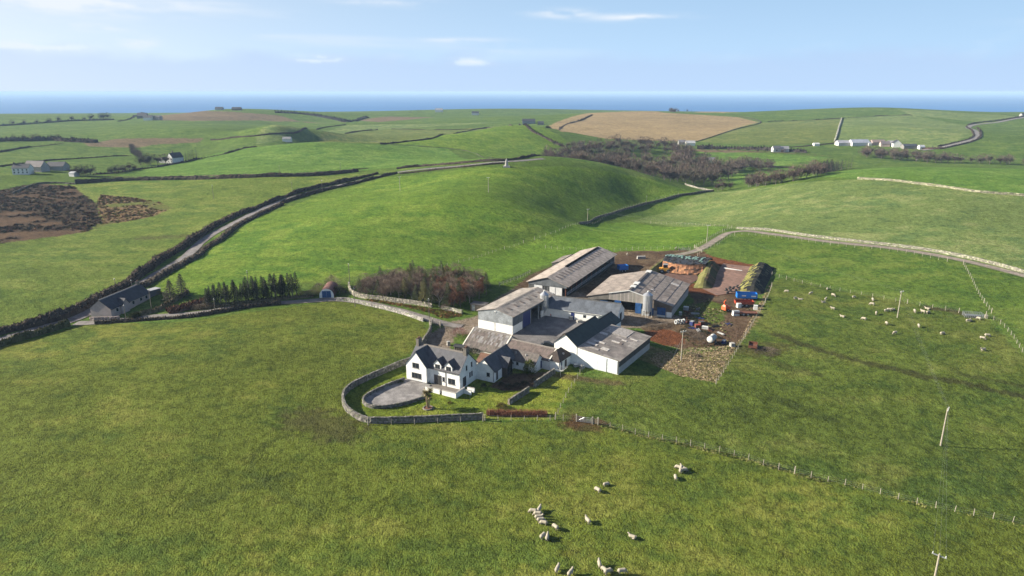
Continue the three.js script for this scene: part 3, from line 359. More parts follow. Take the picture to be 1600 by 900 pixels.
hedge('hedge on the north side of the upper lane', [[-299.5,-487.2],[-277.1,-485.2],[-241.8,-480.7],[-207.1,-473.1],[-172.8,-464.2],[-134.3,-465.9],[-100.8,-482.6]], 1.0, 1.6, 2, [0.14, 0.13, 0.07], 10, { k2: DK });
hedge('overgrown hedge bank beside the lane below the conifers', [[-118.0,-183.4],[-102.6,-185.3],[-92.3,-186.9],[-85.4,-190.4],[-78.5,-194.7],[-69.9,-197.6]], 1.0, 1.3, 0.7, [0.055, 0.045, 0.036], 20, { k2: TAN });
hedge('rough grassy bank between the lane and the conifer row', [[-95.2,-193.5],[-87.6,-195.8],[-80.2,-199.2],[-71.4,-202.4],[-62.2,-205.0]], 0.8, 1.6, 0.7, [0.12, 0.10, 0.055], 18, { k2: DK });
hedge('reddish brown scrub beside the lane near the cottage', [[-101.3,-191.1],[-98.2,-193.7],[-95.8,-196.9],[-92.8,-199.0]], 1.7, 3.2, 0.6, [0.11, 0.060, 0.040], 40, { twig: 0.8 });
hedge('clipped brown hedge round the roadside cottage garden', [[-108.4,-190.1],[-106.1,-192.4],[-104.7,-198.1],[-103.7,-205.8],[-103.5,-209.3]], 1.3, 1.3, 0.6, [0.13, 0.105, 0.06], 18);
hedge('hedge climbing from the upper lane past the gabled house', [[-302.4,-496.7],[-291.3,-509.3],[-286.4,-535.3],[-279.9,-543.3],[-279.8,-563.1],[-267.4,-591.1],[-248.6,-609.6],[-262.0,-711.5]], 1.8, 3, 2.5, DK, 14, { gap: 0.4, twig: 1 });
hedge('thin hedge behind the white roadside farm', [[-395.4,-532.6],[-398.4,-565.8],[-395.4,-591.7],[-375.7,-615.5],[-374.2,-684.2]], 1.6, 2.5, 3, DK, 8, { gap: 0.3, twig: 0.9 });
hedge('broken hedge across the pale fields beyond the white farm', [[-499.4,-659.5],[-505.5,-685.0],[-509.4,-727.9],[-503.4,-754.9],[-499.9,-776.9]], 2, 3, 3, DK, 8, { gap: 0.45, twig: 1 });
hedge('dark scrub belt on the far western plain', [[-610.9,-773.1],[-575.3,-782.9],[-548.3,-796.2],[-535.1,-809.5],[-502.4,-798.3],[-473.4,-792.6]], 5.5, 12, 4, DK, 20, { twig: 2.2 });
hedge('thin boundary hedge below the gorse slope', [[-341.1,-790.5],[-310.8,-779.1],[-281.0,-766.6],[-247.4,-794.9],[-288.2,-1051.3],[-265.1,-1117.4]], 1.8, 3, 4, DK, 8, { twig: 1 });
hedge('field boundary rising across the olive pasture', [[-119.1,-631.5],[-101.1,-666.9],[-78.8,-687.1],[-66.6,-970.2],[-38.0,-1038.6],[0.0,-795.3]], 1.8, 2.5, 4, DK, 6, { twig: 0.9 });
hedge('low boundary along the top of the olive pasture', [[-179.5,-1044.4],[-140.8,-1026.8],[-92.6,-1012.9],[-37.6,-1029.2]], 1.3, 2.5, 5, DK, 4, { gap: 0.35 });
hedge('faint boundary curving below the green hill', [[-183.0,-830.1],[-118.5,-644.8],[-88.2,-638.7],[-58.8,-638.2],[-34.3,-619.7],[-12.9,-465.6]], 0.9, 1.5, 4, [0.06, 0.07, 0.035], 3);
hedge('scattered hedge bushes on the northern plain', [[-232.8,-978.0],[-218.4,-1015.8],[-198.2,-1032.2]], 2.2, 5, 5, DK, 8, { gap: 0.5, twig: 1.4 });
hedge('far hedge with trees across the coastal plain', [[-853.3,-1112.1],[-835.7,-1144.3],[-816.1,-1209.2],[-794.9,-1282.9],[-733.5,-1294.8]], 3.5, 7, 6, [0.045, 0.045, 0.035], 10, { twig: 2 });
hedge('far hedge by the hamlet on the coastal plain', [[-690.4,-1231.9],[-704.7,-1289.8],[-1001.5,-1883.3],[-1340.2,-2581.7]], 2, 5, 8, DK, 4, { twig: 2 });
hedge('boundary hedge down from the green hill into the wood', [[11.7,-1072.2],[20.6,-751.8],[30.1,-729.3],[40.4,-709.4],[51.1,-694.1]], 2.2, 4, 3, DK, 14, { twig: 1.4 });
hedge('dark wall of bushes on the edge of the stubble field', [[39.6,-789.0],[75.9,-1039.6],[106.0,-1107.9],[141.3,-1243.4]], 2.2, 5, 5, DK, 8, { twig: 1.4, gap: 0.35 });
hedge('dark hedge along the foot of the stubble field', [[221.1,-838.5],[292.2,-947.6],[381.6,-1081.4],[399.2,-1141.4],[393.8,-1219.8]], 1.3, 2.5, 4, DK, 5);
hedge('row of dark bushes below the olive hillside', [[198.5,-743.0],[225.6,-742.1],[249.6,-731.9],[274.1,-716.4],[298.1,-702.2]], 4.5, 7, 3, [0.055, 0.047, 0.040], 22, { twig: 2 });
hedge('hedge between the two bright fields beyond the wood', [[203.8,-618.4],[219.9,-623.6],[234.4,-616.0],[248.1,-607.5]], 1.6, 3, 3, DK, 8);
hedge('hedge over the olive hillside above the far sheds', [[406.0,-1113.7],[459.3,-1120.3],[539.1,-1150.2],[612.8,-1182.3],[679.5,-1196.1]], 1.5, 4, 6, DK, 5, { gap: 0.45, twig: 1.4 });
hedge('brown scrub belt along the foot of the stubble hill pasture', [[289.8,-749.4],[325.2,-768.3],[366.8,-791.8],[381.5,-798.6]], 1.5, 4, 4, [0.07, 0.05, 0.035], 6);
hedge('field hedge along the far bending road', [[890.5,-1223.9],[753.8,-1088.7],[696.0,-1052.8],[663.0,-1021.6]], 2.2, 4, 4, DK, 6, { twig: 1.3 });
hedge('field hedge on the inner bend of the far road', [[649.3,-1001.4],[547.9,-831.5],[523.5,-792.1],[498.1,-764.2],[450.2,-734.5]], 1.8, 3, 4, DK, 6, { twig: 1.2 });
hedge('field hedge on the outer bend of the far road', [[650.8,-979.8],[548.1,-817.7],[523.6,-781.0],[498.5,-753.8],[448.3,-721.0]], 1.8, 3, 4, DK, 6, { twig: 1.2 });
hedge('dark hedge below the far sheds farmhouse', [[427.3,-724.6],[438.1,-720.4],[448.3,-721.0]], 2.5, 6, 3, [0.09, 0.06, 0.045], 10, { twig: 1.4 });
hedge('gorse bank crossing the brown coastal hill', [[-468.6,-1394.6],[-439.1,-1401.0],[-413.6,-1400.4],[-396.4,-1393.1],[-359.9,-1363.7],[-324.2,-1318.3],[-282.8,-1216.6]], 4, 16, 6, [0.034, 0.030, 0.028], 16, { twig: 3 });
hedge('dark gorse clump beside the brown coastal hill', [[-283.0,-1257.4],[-288.6,-1331.6],[-290.8,-1407.9]], 3, 14, 5, [0.05, 0.045, 0.035], 12, { twig: 2.5 });
hedge('red stemmed dogwood hedge inside the garden wall', [[-4.9,-124.9],[-1.3,-124.6],[3.2,-124.7],[7.1,-124.6]], 0.55, 1.3, 0.35, [0.17, 0.075, 0.05], 150, { twig: 0.85, thin: 0.045, k2: [0.30, 0.14, 0.085], group: 'garden planting' });
stoneWall('dry stone wall curving round the farmhouse garden and drive', [[-22.9,-152.1],[-26.1,-148.1],[-29.1,-143.8],[-31.9,-139.8],[-34.2,-135.7],[-35.1,-132.4],[-34.9,-129.3],[-33.3,-125.1],[-30.8,-122.0],[-27.9,-120.1],[-24.9,-120.2],[-20.0,-120.8],[-12.6,-121.9],[-5.7,-123.0]], 1.25, 0.35, [0.165, 0.155, 0.14]);
stoneWall('low stone retaining wall round the gravel turning drive', [[-24.0,-140.5],[-27.1,-136.8],[-29.5,-133.2],[-30.7,-130.4],[-30.5,-128.3],[-28.8,-126.5],[-26.2,-126.3],[-22.9,-127.8],[-20.0,-130.1],[-18.3,-131.9]], 0.7, 0.35, [0.165, 0.155, 0.145], { w: 0.5 });
stoneWall('straight stone wall dividing the lawn from the drying green', [[-0.7,-129.3],[1.4,-132.2],[3.6,-135.5]], 1.2, 0.4, [0.19, 0.175, 0.15], { rows: 3 });
stoneWall('stone wall below the shaded courtyard garden', [[4.8,-137.7],[7.2,-141.4],[9.7,-145.2]], 1.2, 0.4, [0.17, 0.16, 0.14], { rows: 3 });
stoneWall('pale stone wall on the field side of the farm lane', [[-54.0,-201.0],[-50.0,-200.1],[-44.4,-196.4],[-39.5,-193.1],[-34.6,-189.6],[-29.2,-185.2],[-24.7,-180.8]], 1.0, 0.4, [0.30, 0.285, 0.27]);
stoneWall('pale stone wall along the foot of the copse', [[-53.5,-215.4],[-52.2,-211.1],[-50.3,-206.7],[-45.7,-202.8],[-39.3,-200.4],[-33.0,-197.8],[-27.9,-195.7],[-23.8,-193.6]], 1.3, 0.4, [0.27, 0.25, 0.21]);
stoneWall('stone wall end by the yard below the copse', [[-20.8,-192.2],[-17.8,-190.2],[-14.4,-187.7]], 1.2, 0.4, [0.25, 0.24, 0.21]);
stoneWall('broken stone wall from the lane down to the farmhouse chimney', [[-22.7,-179.2],[-21.9,-173.8],[-22.0,-167.2],[-22.6,-161.6],[-22.8,-153.1]], 1.5, 0.45, [0.17, 0.155, 0.135]);
stoneWall('stone wall across the foot of the knoll', [[32.7,-327.7],[45.3,-367.9],[57.3,-385.7],[70.9,-406.0],[83.7,-423.2],[97.2,-430.6],[106.5,-436.2],[118.2,-442.0],[136.7,-462.9]], 1.2, 0.8, [0.13, 0.12, 0.10]);
stoneWall('tumbled stone wall between the knoll and the wood', [[122.7,-486.3],[127.5,-478.1],[132.7,-472.2],[137.7,-466.5]], 1.2, 1, [0.24, 0.23, 0.2]);
stoneWall('old stone dyke over the pale hill field', [[198.2,-393.8],[201.1,-388.6],[210.2,-375.4],[218.5,-359.6],[224.7,-347.9],[229.7,-338.0],[239.5,-331.5],[245.9,-327.3],[259.9,-313.8]], 1.1, 1.2, [0.22, 0.215, 0.15], { w: 1.3 });
stoneWall('stone dyke along the upper side of the farm track', [[103.5,-310.8],[113.8,-298.7],[122.1,-284.4],[130.5,-273.1],[139.1,-264.2],[147.3,-256.2],[154.6,-247.7],[160.3,-238.0],[164.5,-227.2],[167.2,-215.7],[171.9,-200.4]], 0.9, 0.6, [0.23, 0.225, 0.18], { w: 1.0 });
stoneWall('pale wall running straight up the olive hillside', [[371.2,-801.6],[412.2,-885.2],[539.1,-1150.2]], 1.4, 4, [0.30, 0.29, 0.24], { w: 1.8 });
stoneWall('stone wall of the upper lane by the white roadside farm', [[-306.1,-418.4],[-311.2,-437.5],[-312.2,-452.8],[-306.7,-456.1],[-289.4,-454.1]], 1.0, 1.5, [0.12, 0.11, 0.09]);

const postGeo = (() => { const b = new Buf(); b.rod([0, -0.3, 0], [0, 1.25, 0], 0.065, 0.055, 6, [1, 1, 1]); b.rod([0, 1.25, 0], [0, 1.3, 0], 0.055, 0.02, 6, [1, 1, 1]); return b.geo(false); })();
const strainGeo = (() => { const b = new Buf(); b.rod([0, -0.3, 0], [0, 1.45, 0], 0.11, 0.1, 7, [1, 1, 1]); return b.geo(false); })();
const postMat = new THREE.MeshStandardMaterial({ color: col(0.42, 0.38, 0.31), roughness: 0.9, map: rep(noiseTex, 0.8) });
const wireMat = new THREE.MeshStandardMaterial({ color: col(0.35, 0.35, 0.36), roughness: 0.5, metalness: 0.6 });
function fence(label, pts, step, o = {}) {
  const path = smooth(pts, step), g = thing('post_and_wire_fence', label, 'fence', [0, 0, 0], 0, 'post and wire fences'), b = new Buf();
  const top = path.map(([x, z]) => [x, ground(x, z), z]);
  top.forEach(([x, y, z], i) => { const m = mesh('fence_post', i % 14 === 0 || i === top.length - 1 ? strainGeo : postGeo, postMat, g); m.position.set(x, y - 0.05, z); m.rotation.set(rr(-0.06, 0.06), rr(0, 3), rr(-0.06, 0.06)); m.scale.setScalar(o.s ?? 1); m.scale.y *= rr(0.9, 1.08); });
  for (const h of o.rail ?? [0.35, 0.7, 1.05]) for (let i = 0; i < top.length - 1; i++) b.rod([top[i][0], top[i][1] + h, top[i][2]], [top[i + 1][0], top[i + 1][1] + h, top[i + 1][2]], o.r ?? 0.006, o.r ?? 0.006, 3, [1, 1, 1]);
  mesh(o.rail ? 'rail' : 'wire', b.geo(false), o.rail ? postMat : wireMat, g);
  return g;
}
fence('post and wire fence from the field gate down across the front pasture', [[16.8,-121.2],[24.3,-116.7],[32.9,-112.6],[40.0,-108.9],[44.5,-105.4],[49.8,-102.2],[57.6,-98.3],[65.6,-94.0],[77.8,-89.8],[83.6,-87.3]], 2.6);
fence('post and wire fence beside the red dogwood hedge', [[-5.3,-122.2],[0.0,-122.2],[8.6,-122.6],[12.7,-122.5]], 2.6);
fence('post and wire fence on the field side of the garden wall', [[-27.7,-119.1],[-19.8,-119.9],[-12.5,-121.1],[-5.7,-122.0]], 4.2);
fence('post and wire fence along the drying green', [[8.6,-123.0],[10.3,-128.9],[12.5,-136.1],[15.2,-143.4],[16.2,-146.9]], 2.4);
fence('post and wire fence along the junk yard edge', [[45.1,-139.2],[51.7,-151.0],[59.4,-165.3],[68.2,-181.7],[77.1,-198.4],[85.1,-215.1]], 2.4);
fence('post and wire fence above the grazing sheep', [[90.2,-229.0],[95.4,-217.9],[101.6,-208.2],[108.0,-200.6],[114.0,-193.7],[119.7,-187.3],[125.1,-181.9]], 3.2);
fence('post and wire fence dropping past the sheep feeder', [[130.1,-178.1],[130.1,-172.9],[127.2,-164.4],[120.9,-150.5],[113.7,-132.8]], 3);
fence('post and wire fence between the two upper pastures', [[155.3,-228.1],[146.8,-210.3],[138.9,-193.8],[133.3,-180.6]], 3);
fence('post and wire fence along the foot of the knoll', [[-25.1,-236.2],[-14.6,-252.3],[-5.2,-272.4],[4.9,-285.8]], 3.2);
fence('post and wire fence on the knoll side of the stone wall', [[9.7,-289.6],[20.1,-300.7],[32.7,-327.7],[57.5,-387.6],[84.0,-425.0],[107.1,-438.9]], 3.5);
fence('wooden post fence behind the long barn paddock', [[14.0,-280.5],[26.7,-277.8],[39.6,-275.0],[49.1,-276.2],[61.1,-276.8],[68.5,-274.6],[75.4,-276.0]], 2.6);
fence('post and wire fence along the top of the lime paddock', [[76.2,-370.0],[88.2,-357.3],[95.8,-335.9],[102.2,-318.9]], 3.2);
fence('post and wire fence on the paddock side of the farm track', [[75.4,-276.0],[82.1,-286.1],[91.7,-300.5],[102.2,-313.3]], 2.6);
fence('post and wire fence on the field side of the farm track', [[73.0,-261.5],[76.8,-268.4],[85.3,-278.1],[92.9,-290.5],[98.4,-294.8],[109.2,-285.9],[126.4,-264.0],[143.5,-249.0],[152.8,-233.0]], 3);
fence('timber rail fence beside the long barn pens', [[-4.2,-216.7],[0.0,-222.6],[3.3,-228.2],[6.4,-235.4]], 2.2, { rail: [0.5, 1.0], r: 0.07 });

// ---------- trees ----------
function limbs(b, base, dir, len, r, depth, k, ends) {
  const e = [base[0] + dir[0] * len, base[1] + dir[1] * len, base[2] + dir[2] * len]; b.rod(base, e, r, r * 0.62, depth > 1 ? 5 : 3, k);
  if (!depth) { ends.push([e, dir]); return; }
  const n = depth > 1 ? 4 : 3;
  for (let i = 0; i < n; i++) { const a = rnd() * 7, s = rr(0.35, 0.85), d = V3(dir[0] + Math.cos(a) * s, dir[1] * 0.9 + rr(-0.05, 0.4), dir[2] + Math.sin(a) * s).normalize(), f = rr(0.45, 1); limbs(b, [base[0] + (e[0] - base[0]) * f, base[1] + (e[1] - base[1]) * f, base[2] + (e[2] - base[2]) * f], [d.x, d.y, d.z], len * rr(0.55, 0.8), r * 0.55, depth - 1, k, ends); }
}
function bareTree(name, o) {   // leafless tree: trunk, limbs and a haze of twigs
  const g = new THREE.Group(); g.name = name; const t = new Buf(), ends = [], c = new Buf();
  limbs(t, [0, -0.2, 0], [rr(-0.1, 0.1), 1, rr(-0.1, 0.1)], o.h * 0.36, o.h * 0.026, o.depth ?? 3, o.bark, ends);
  mesh('trunk', t.geo(), barkMat, g);
  for (let i = 0; i < o.n; i++) {
    let p, d;
    if (i % 3 && ends.length) { const q = ends[Math.floor(rnd() * ends.length)]; p = q[0].map((v) => v + rr(-0.5, 0.5) * o.tw); d = V3(...q[1]); }
    else { const a = rnd() * 7, u = rr(o.low ?? -0.55, 1), s = Math.sqrt(1 - Math.min(1, u * u)) * Math.sqrt(rr(0.25, 1)); p = [Math.cos(a) * s * o.w, o.h * 0.56 + u * o.h * 0.42, Math.sin(a) * s * o.w]; d = V3(Math.cos(a) * s, 0.6 + u * 0.4, Math.sin(a) * s); }
    d.add(V3(rr(-0.7, 0.7), rr(-0.3, 0.6), rr(-0.7, 0.7))).normalize().multiplyScalar(o.tw * rr(0.6, 1.3)); const w = o.tt, a = rnd() * 7;
    c.tri([p[0] - w * Math.cos(a), p[1], p[2] - w * Math.sin(a)], [p[0] + w * Math.cos(a), p[1], p[2] + w * Math.sin(a)], [p[0] + d.x, p[1] + d.y, p[2] + d.z], jit(rnd() < (o.mix ?? 0.25) ? o.k2 : o.k, 0.6));
  }
  mesh('crown', c.geo(), leafMat, g); return g;
}
function conifer(name, o) {
  const g = new THREE.Group(); g.name = name; const t = new Buf(), c = new Buf(); t.rod([0, -0.2, 0], [0, o.h * 0.97, 0], o.h * 0.024, 0.02, 6, o.bark); mesh('trunk', t.geo(), barkMat, g);
  const tiers = o.tiers ?? 13;
  for (let i = 0; i < o.n; i++) {
    const tier = Math.floor(rnd() * tiers), u = Math.pow((tier + rr(0, 0.45)) / tiers, 0.9), y = o.h * (o.clear + (1 - o.clear) * u), R = o.w * Math.pow(1 - u, 0.95) + 0.05, br = Math.floor(rnd() * 8), a = br / 8 * 6.283 + tier * 1.9 + rr(-0.22, 0.22), reach = 0.55 + 0.45 * h2(tier * 9 + br, o.n), s = Math.pow(rnd(), 0.6) * reach, x = Math.cos(a) * R * s, z = Math.sin(a) * R * s, L = o.h * 0.075 * rr(0.6, 1.3) * (1.05 - u * 0.6), w = L * 0.26, dy = -s * R * 0.22;
    c.tri([x - Math.sin(a) * w, y + dy + rr(-0.06, 0.06), z + Math.cos(a) * w], [x + Math.sin(a) * w, y + dy + rr(-0.06, 0.06), z - Math.cos(a) * w], [x + Math.cos(a) * L, y + dy + rr(-0.35, 0.35) * L, z + Math.sin(a) * L], jit(o.k, 0.7));
  }
  mesh('crown', c.geo(), leafMat, g); return g;
}
function bush(name, o) { // low shrub of leafy or twiggy sprays on short stems
  const g = new THREE.Group(); g.name = name; const t = new Buf(), c = new Buf(); for (let i = 0; i < 5; i++) { const a = i * 1.26; t.rod([0, -0.1, 0], [Math.cos(a) * o.w * 0.5, o.h * 0.6, Math.sin(a) * o.w * 0.5], 0.05, 0.02, 3, [0.1, 0.08, 0.06]); } mesh('stem', t.geo(), barkMat, g);
  for (let i = 0; i < o.n; i++) { const a = rnd() * 7, u = rnd(), s = Math.sqrt(1 - u * u) * Math.sqrt(rr(0.15, 1)), x = Math.cos(a) * s * o.w, y = u * o.h * rr(0.7, 1), z = Math.sin(a) * s * o.w, L = o.tw * rr(0.6, 1.3), e = rnd() * 7; c.tri([x - Math.cos(e) * o.tt, y, z - Math.sin(e) * o.tt], [x + Math.cos(e) * o.tt, y, z + Math.sin(e) * o.tt], [x + Math.cos(a) * s * L + rr(-0.4, 0.4) * L, y + rr(0, 0.9) * L, z + Math.sin(a) * s * L + rr(-0.4, 0.4) * L], jit(rnd() < 0.3 ? o.k2 : o.k, 0.6)); }
  mesh('crown', c.geo(), leafMat, g); return g;
}
function plant(proto, xz, s, label, cat, group, sink = 0.1) { const c = proto.clone(); c.name = numbered(proto.name); c.position.set(xz[0], ground(xz[0], xz[1]) - sink, xz[1]); c.rotation.y = rnd() * 6.28; if (Array.isArray(s)) c.scale.set(s[0], s[1], s[0]); else c.scale.setScalar(s); tag(c, label, cat, group); scene.add(c); return c; }
const BARK = [0.10, 0.082, 0.066], GREYBARK = [0.17, 0.155, 0.135];
const copseBare = [0, 1, 2].map((i) => bareTree('bare_tree', { h: 7, w: 2.6, n: 1500, tw: 0.75, tt: 0.035, bark: i === 1 ? BARK : [0.26, 0.235, 0.20], k: [[0.135, 0.095, 0.075], [0.165, 0.12, 0.088], [0.12, 0.092, 0.075]][i], k2: [0.24, 0.185, 0.14], mix: 0.35 }));
const copseRed = bareTree('russet_tree', { h: 6, w: 2.2, n: 1500, tw: 0.6, tt: 0.06, bark: BARK, k: [0.20, 0.10, 0.058], k2: [0.13, 0.075, 0.05] });
const copsePine = [0, 1].map((i) => conifer('pine_tree', { h: 7.2, w: 2.5, n: 1100, clear: 0.25, bark: BARK, k: [[0.060, 0.072, 0.034], [0.095, 0.092, 0.038]][i] }));
const rowSpruce = [0, 1, 2].map((i) => conifer('spruce_tree', { h: 7.6, w: 2.0, n: 1000, clear: i === 2 ? 0.36 : 0.2, bark: GREYBARK, k: [[0.026, 0.030, 0.022], [0.034, 0.036, 0.026], [0.030, 0.032, 0.026]][i] }));
{ // conifer row by the lane
  const path = smooth([[-92.1,-196.1],[-87.8,-196.4],[-83.6,-197.9],[-78.5,-200.1],[-73.2,-201.8],[-67.6,-203.7]], 1);
  for (let i = 0; i < 34; i++) { const p = path[Math.floor(i / 33 * (path.length - 1))], s = rr(0.72, 0.92) + 0.22 * i / 33; plant(rowSpruce[i % 3], [p[0] + rr(-0.6, 0.6), p[1] - (i % 2) * rr(2, 3.6)], s, 'dark spruce with bare grey lower stem in the conifer row by the lane', 'spruce', 'conifer row by the lane'); }
}
{ // the copse above the yard
  const poly = [[-48.1,-204.8],[-39.4,-201.1],[-31.0,-197.5],[-22.9,-194.0],[-16.6,-191.7],[-12.6,-198.0],[-7.6,-204.6],[-7.5,-212.9],[-13.8,-218.3],[-21.5,-220.7],[-32.3,-221.3],[-42.6,-218.8],[-47.9,-213.6]], B = bbox(poly); let n = 0, tries = 0; const spots = [];
  while (n < 105 && tries++ < 6000) {
    const x = rr(B[0], B[1]), z = rr(B[2], B[3]); if (!inside(poly, x, z) || spots.some((q) => Math.hypot(q[0] - x, q[1] - z) < 1.9)) continue; spots.push([x, z]);
    const f = (x - B[0]) / (B[1] - B[0]), q = rnd();
    if (f > 0.3 && q < 0.46) plant(copsePine[n % 2], [x, z], rr(0.72, 1.12), 'green pine growing among bare trees in the copse above the yard', 'pine', 'pines in the copse');
    else if (f > 0.55 && q < 0.74) plant(copseRed, [x, z], rr(0.7, 1.05), 'russet twigged tree in the copse above the yard', 'tree', 'russet trees in the copse');
    else if (q < 0.08) plant(copsePine[0], [x, z], rr(0.8, 0.95), 'green pine growing among bare trees in the copse above the yard', 'pine', 'pines in the copse');
    else plant(copseBare[n % 3], [x, z], [rr(0.85, 1.15), rr(0.68, 1.0) * (0.72 + 0.4 * Math.min(1, f * 2.2))], 'bare brown winter tree in the copse above the yard', 'tree', 'bare trees in the copse');
    n++;
  }
}
// woods beyond the knoll and on the far slopes
const farBare = [0, 1, 2, 3].map((i) => bareTree('winter_tree', { h: 10, w: 4.6, n: 900, tw: 1.6, tt: 0.13, depth: 2, low: -0.95, bark: [0.13, 0.11, 0.095], k: [[0.088, 0.064, 0.056], [0.105, 0.078, 0.062], [0.072, 0.058, 0.050], [0.082, 0.076, 0.050]][i], k2: [0.15, 0.115, 0.095], mix: 0.3 }));
const farDark = conifer('evergreen_tree', { h: 10, w: 3.6, n: 420, clear: 0.1, bark: BARK, k: [0.026, 0.030, 0.026] });
function wood(poly, count, gap, s0, s1, label, group, dark = 0) {
  const B = bbox(poly), spots = []; let tries = 0;
  while (spots.length < count && tries++ < 9000) { const x = rr(B[0], B[1]), z = rr(B[2], B[3]); if (!inside(poly, x, z) || spots.some((q) => Math.hypot(q[0] - x, q[1] - z) < gap)) continue; spots.push([x, z]); if (rnd() < dark) plant(farDark, [x, z], rr(s0, s1), label[1], 'tree', group[1], 0.3); else plant(farBare[Math.floor(rnd() * 4)], [x, z], [rr(s0, s1) * 1.15, rr(s0, s1)], label[0], 'tree', group[0], 0.4); }
}
function treeLine(pts, step, s0, s1, label, cat, group, protos = farBare, spread = 2) { for (const [x, z] of smooth(pts, step)) plant(protos[Math.floor(rnd() * protos.length)], [x + rr(-spread, spread), z + rr(-spread, spread)], [rr(s0, s1) * 1.2, rr(s0, s1)], label, cat, group, 0.4); }
wood([[48, -520], [62, -502], [84, -498], [104, -488], [128, -478], [148, -486], [160, -505], [172, -540], [186, -570], [190, -600], [172, -640], [180, -690], [178, -730], [160, -752], [128, -748], [108, -728], [86, -700], [60, -676], [34, -650], [30, -610], [40, -570]], 190, 5.0, 0.85, 1.3, ['mauve brown leafless tree in the wood beyond the knoll', 'dark evergreen tree in the wood beyond the knoll'], ['leafless trees in the wood', 'evergreens in the wood'], 0.1);
wood([[186, -585], [200, -575], [222, -590], [232, -610], [222, -630], [196, -628], [184, -610]], 26, 4.4, 0.7, 1.0, ['olive brown tree in the clump beside the bright fields', 'dark evergreen tree in the wood beyond the knoll'], ['trees in the clump by the bright fields', 'evergreens in the wood']);
treeLine([[138.8,-465.9],[144.0,-465.9],[150.3,-465.4]], 5, 0.55, 0.8, 'leafless tree at the end of the knoll wall', 'tree', 'trees at the wall end');
treeLine([[157.3,-459.5],[158.8,-441.0],[162.9,-430.3],[169.1,-426.1],[175.7,-423.2],[183.0,-425.0],[193.0,-431.9]], 3.2, 0.72, 0.98, 'russet brown tree in the belt along the pale hill field', 'tree', 'trees of the hill field belt', [farBare[1], farBare[0]], 3);
treeLine([[196.0,-437.0],[240.6,-521.6],[268.1,-565.8],[284.9,-583.5]], 3.6, 0.75, 1.0, 'dark evergreen at the top of the hill field belt', 'tree', 'evergreens of the hill field belt', [farDark], 3);
treeLine([[342.8,-680.8],[351.4,-660.9],[361.2,-650.5],[371.5,-636.8],[383.9,-628.0],[405.0,-624.6]], 4, 0.75, 1.05, 'leafless tree in the long belt below the far sheds', 'tree', 'trees of the belt below the sheds', farBare, 6);
treeLine([[360.1,-696.5],[378.7,-683.3],[393.5,-664.9],[409.6,-651.1]], 4.5, 0.6, 0.8, 'leafless tree in the long belt below the far sheds', 'tree', 'trees of the belt below the sheds', farBare, 5);
treeLine([[416.6,-621.1],[427.3,-614.8],[437.4,-608.8],[448.0,-596.4]], 4, 0.65, 0.9, 'leafless tree in the belt below the far bending road', 'tree', 'trees of the belt below the bend', farBare, 5);
treeLine([[51.7,-658.0],[59.7,-667.1],[68.9,-678.7],[80.3,-697.0]], 6, 0.5, 0.7, 'low leafless tree where the crest road meets the wood', 'tree', 'trees by the crest road', farBare, 3);
treeLine([[43.4,-692.9],[54.2,-693.0],[64.5,-700.4],[77.0,-709.5]], 6, 0.45, 0.65, 'low leafless tree along the valley hedge', 'tree', 'trees along the valley hedge', farBare, 3);
treeLine([[198.9,-731.5],[220.6,-725.0],[244.3,-715.9],[267.4,-706.9],[283.0,-696.9]], 9, 0.35, 0.55, 'small leafless tree above the bright fields', 'tree', 'small trees above the bright fields', farBare, 3);
treeLine([[-279.3,-579.8],[-275.1,-582.6],[-272.9,-589.8],[-270.9,-595.3]], 3.6, 0.8, 1.05, 'dense dark tree sheltering the white gabled house', 'tree', 'dark trees by the gabled house', [farDark], 2);
treeLine([[-299.8,-563.2],[-297.2,-568.3],[-293.0,-570.5],[-288.4,-571.9]], 4, 0.75, 1.05, 'leafless tree in the hedge by the white gabled house', 'tree', 'leafless trees by the gabled house', farBare, 2);
treeLine([[-418.5,-762.8],[-403.9,-739.9],[-376.8,-694.9],[-323.3,-601.4]], 7, 0.4, 0.6, 'small leafless tree in the boundary above the gabled house', 'tree', 'small trees above the gabled house', farBare, 2);
treeLine([[-563.7,-776.6],[-560.9,-793.2],[-547.0,-805.2],[-525.0,-805.3]], 9, 0.5, 0.8, 'leafless tree in the western scrub belt', 'tree', 'trees in the western scrub', farBare, 6);
treeLine([[-837.2,-1176.2],[-816.1,-1209.2],[-805.9,-1263.3],[-781.5,-1280.2]], 22, 0.7, 1.0, 'tree in the far hedge across the coastal plain', 'tree', 'trees in the coastal plain hedge', farBare, 6);
treeLine([[-311.8,-491.0],[-306.9,-488.9],[-300.3,-487.0],[-297.9,-487.4]], 3.6, 0.65, 0.85, 'dark leafless tree at the upper lane corner', 'tree', 'trees at the upper lane corner', [farBare[2]], 1.5);
treeLine([[-293.2,-501.7],[-290.7,-505.5],[-290.2,-513.3],[-290.9,-526.3]], 4, 0.45, 0.65, 'small leafless tree in the hedge above the upper lane', 'tree', 'small trees above the upper lane', farBare, 1.5);
treeLine([[-766.8,-1287.0],[-761.5,-1296.2],[-757.6,-1305.8],[-751.8,-1314.7]], 9, 1.0, 1.4, 'dark tree by the far coastal hamlet', 'tree', 'trees by the coastal hamlet', [farDark, farBare[2]], 5);
treeLine([[-243.5,-1675.3],[-233.6,-1692.2],[-225.1,-1709.6]], 14, 0.7, 0.9, 'dark tree beside the far white house on the shore fields', 'tree', 'trees by the shore house', [farDark], 5);
treeLine([[298.4,-1314.4],[496.9,-2104.9],[519.6,-2119.7],[538.0,-2131.6]], 14, 0.7, 0.9, 'dark tree on the skyline beyond the stubble', 'tree', 'trees on the stubble skyline', [farDark, farBare[2]], 5);
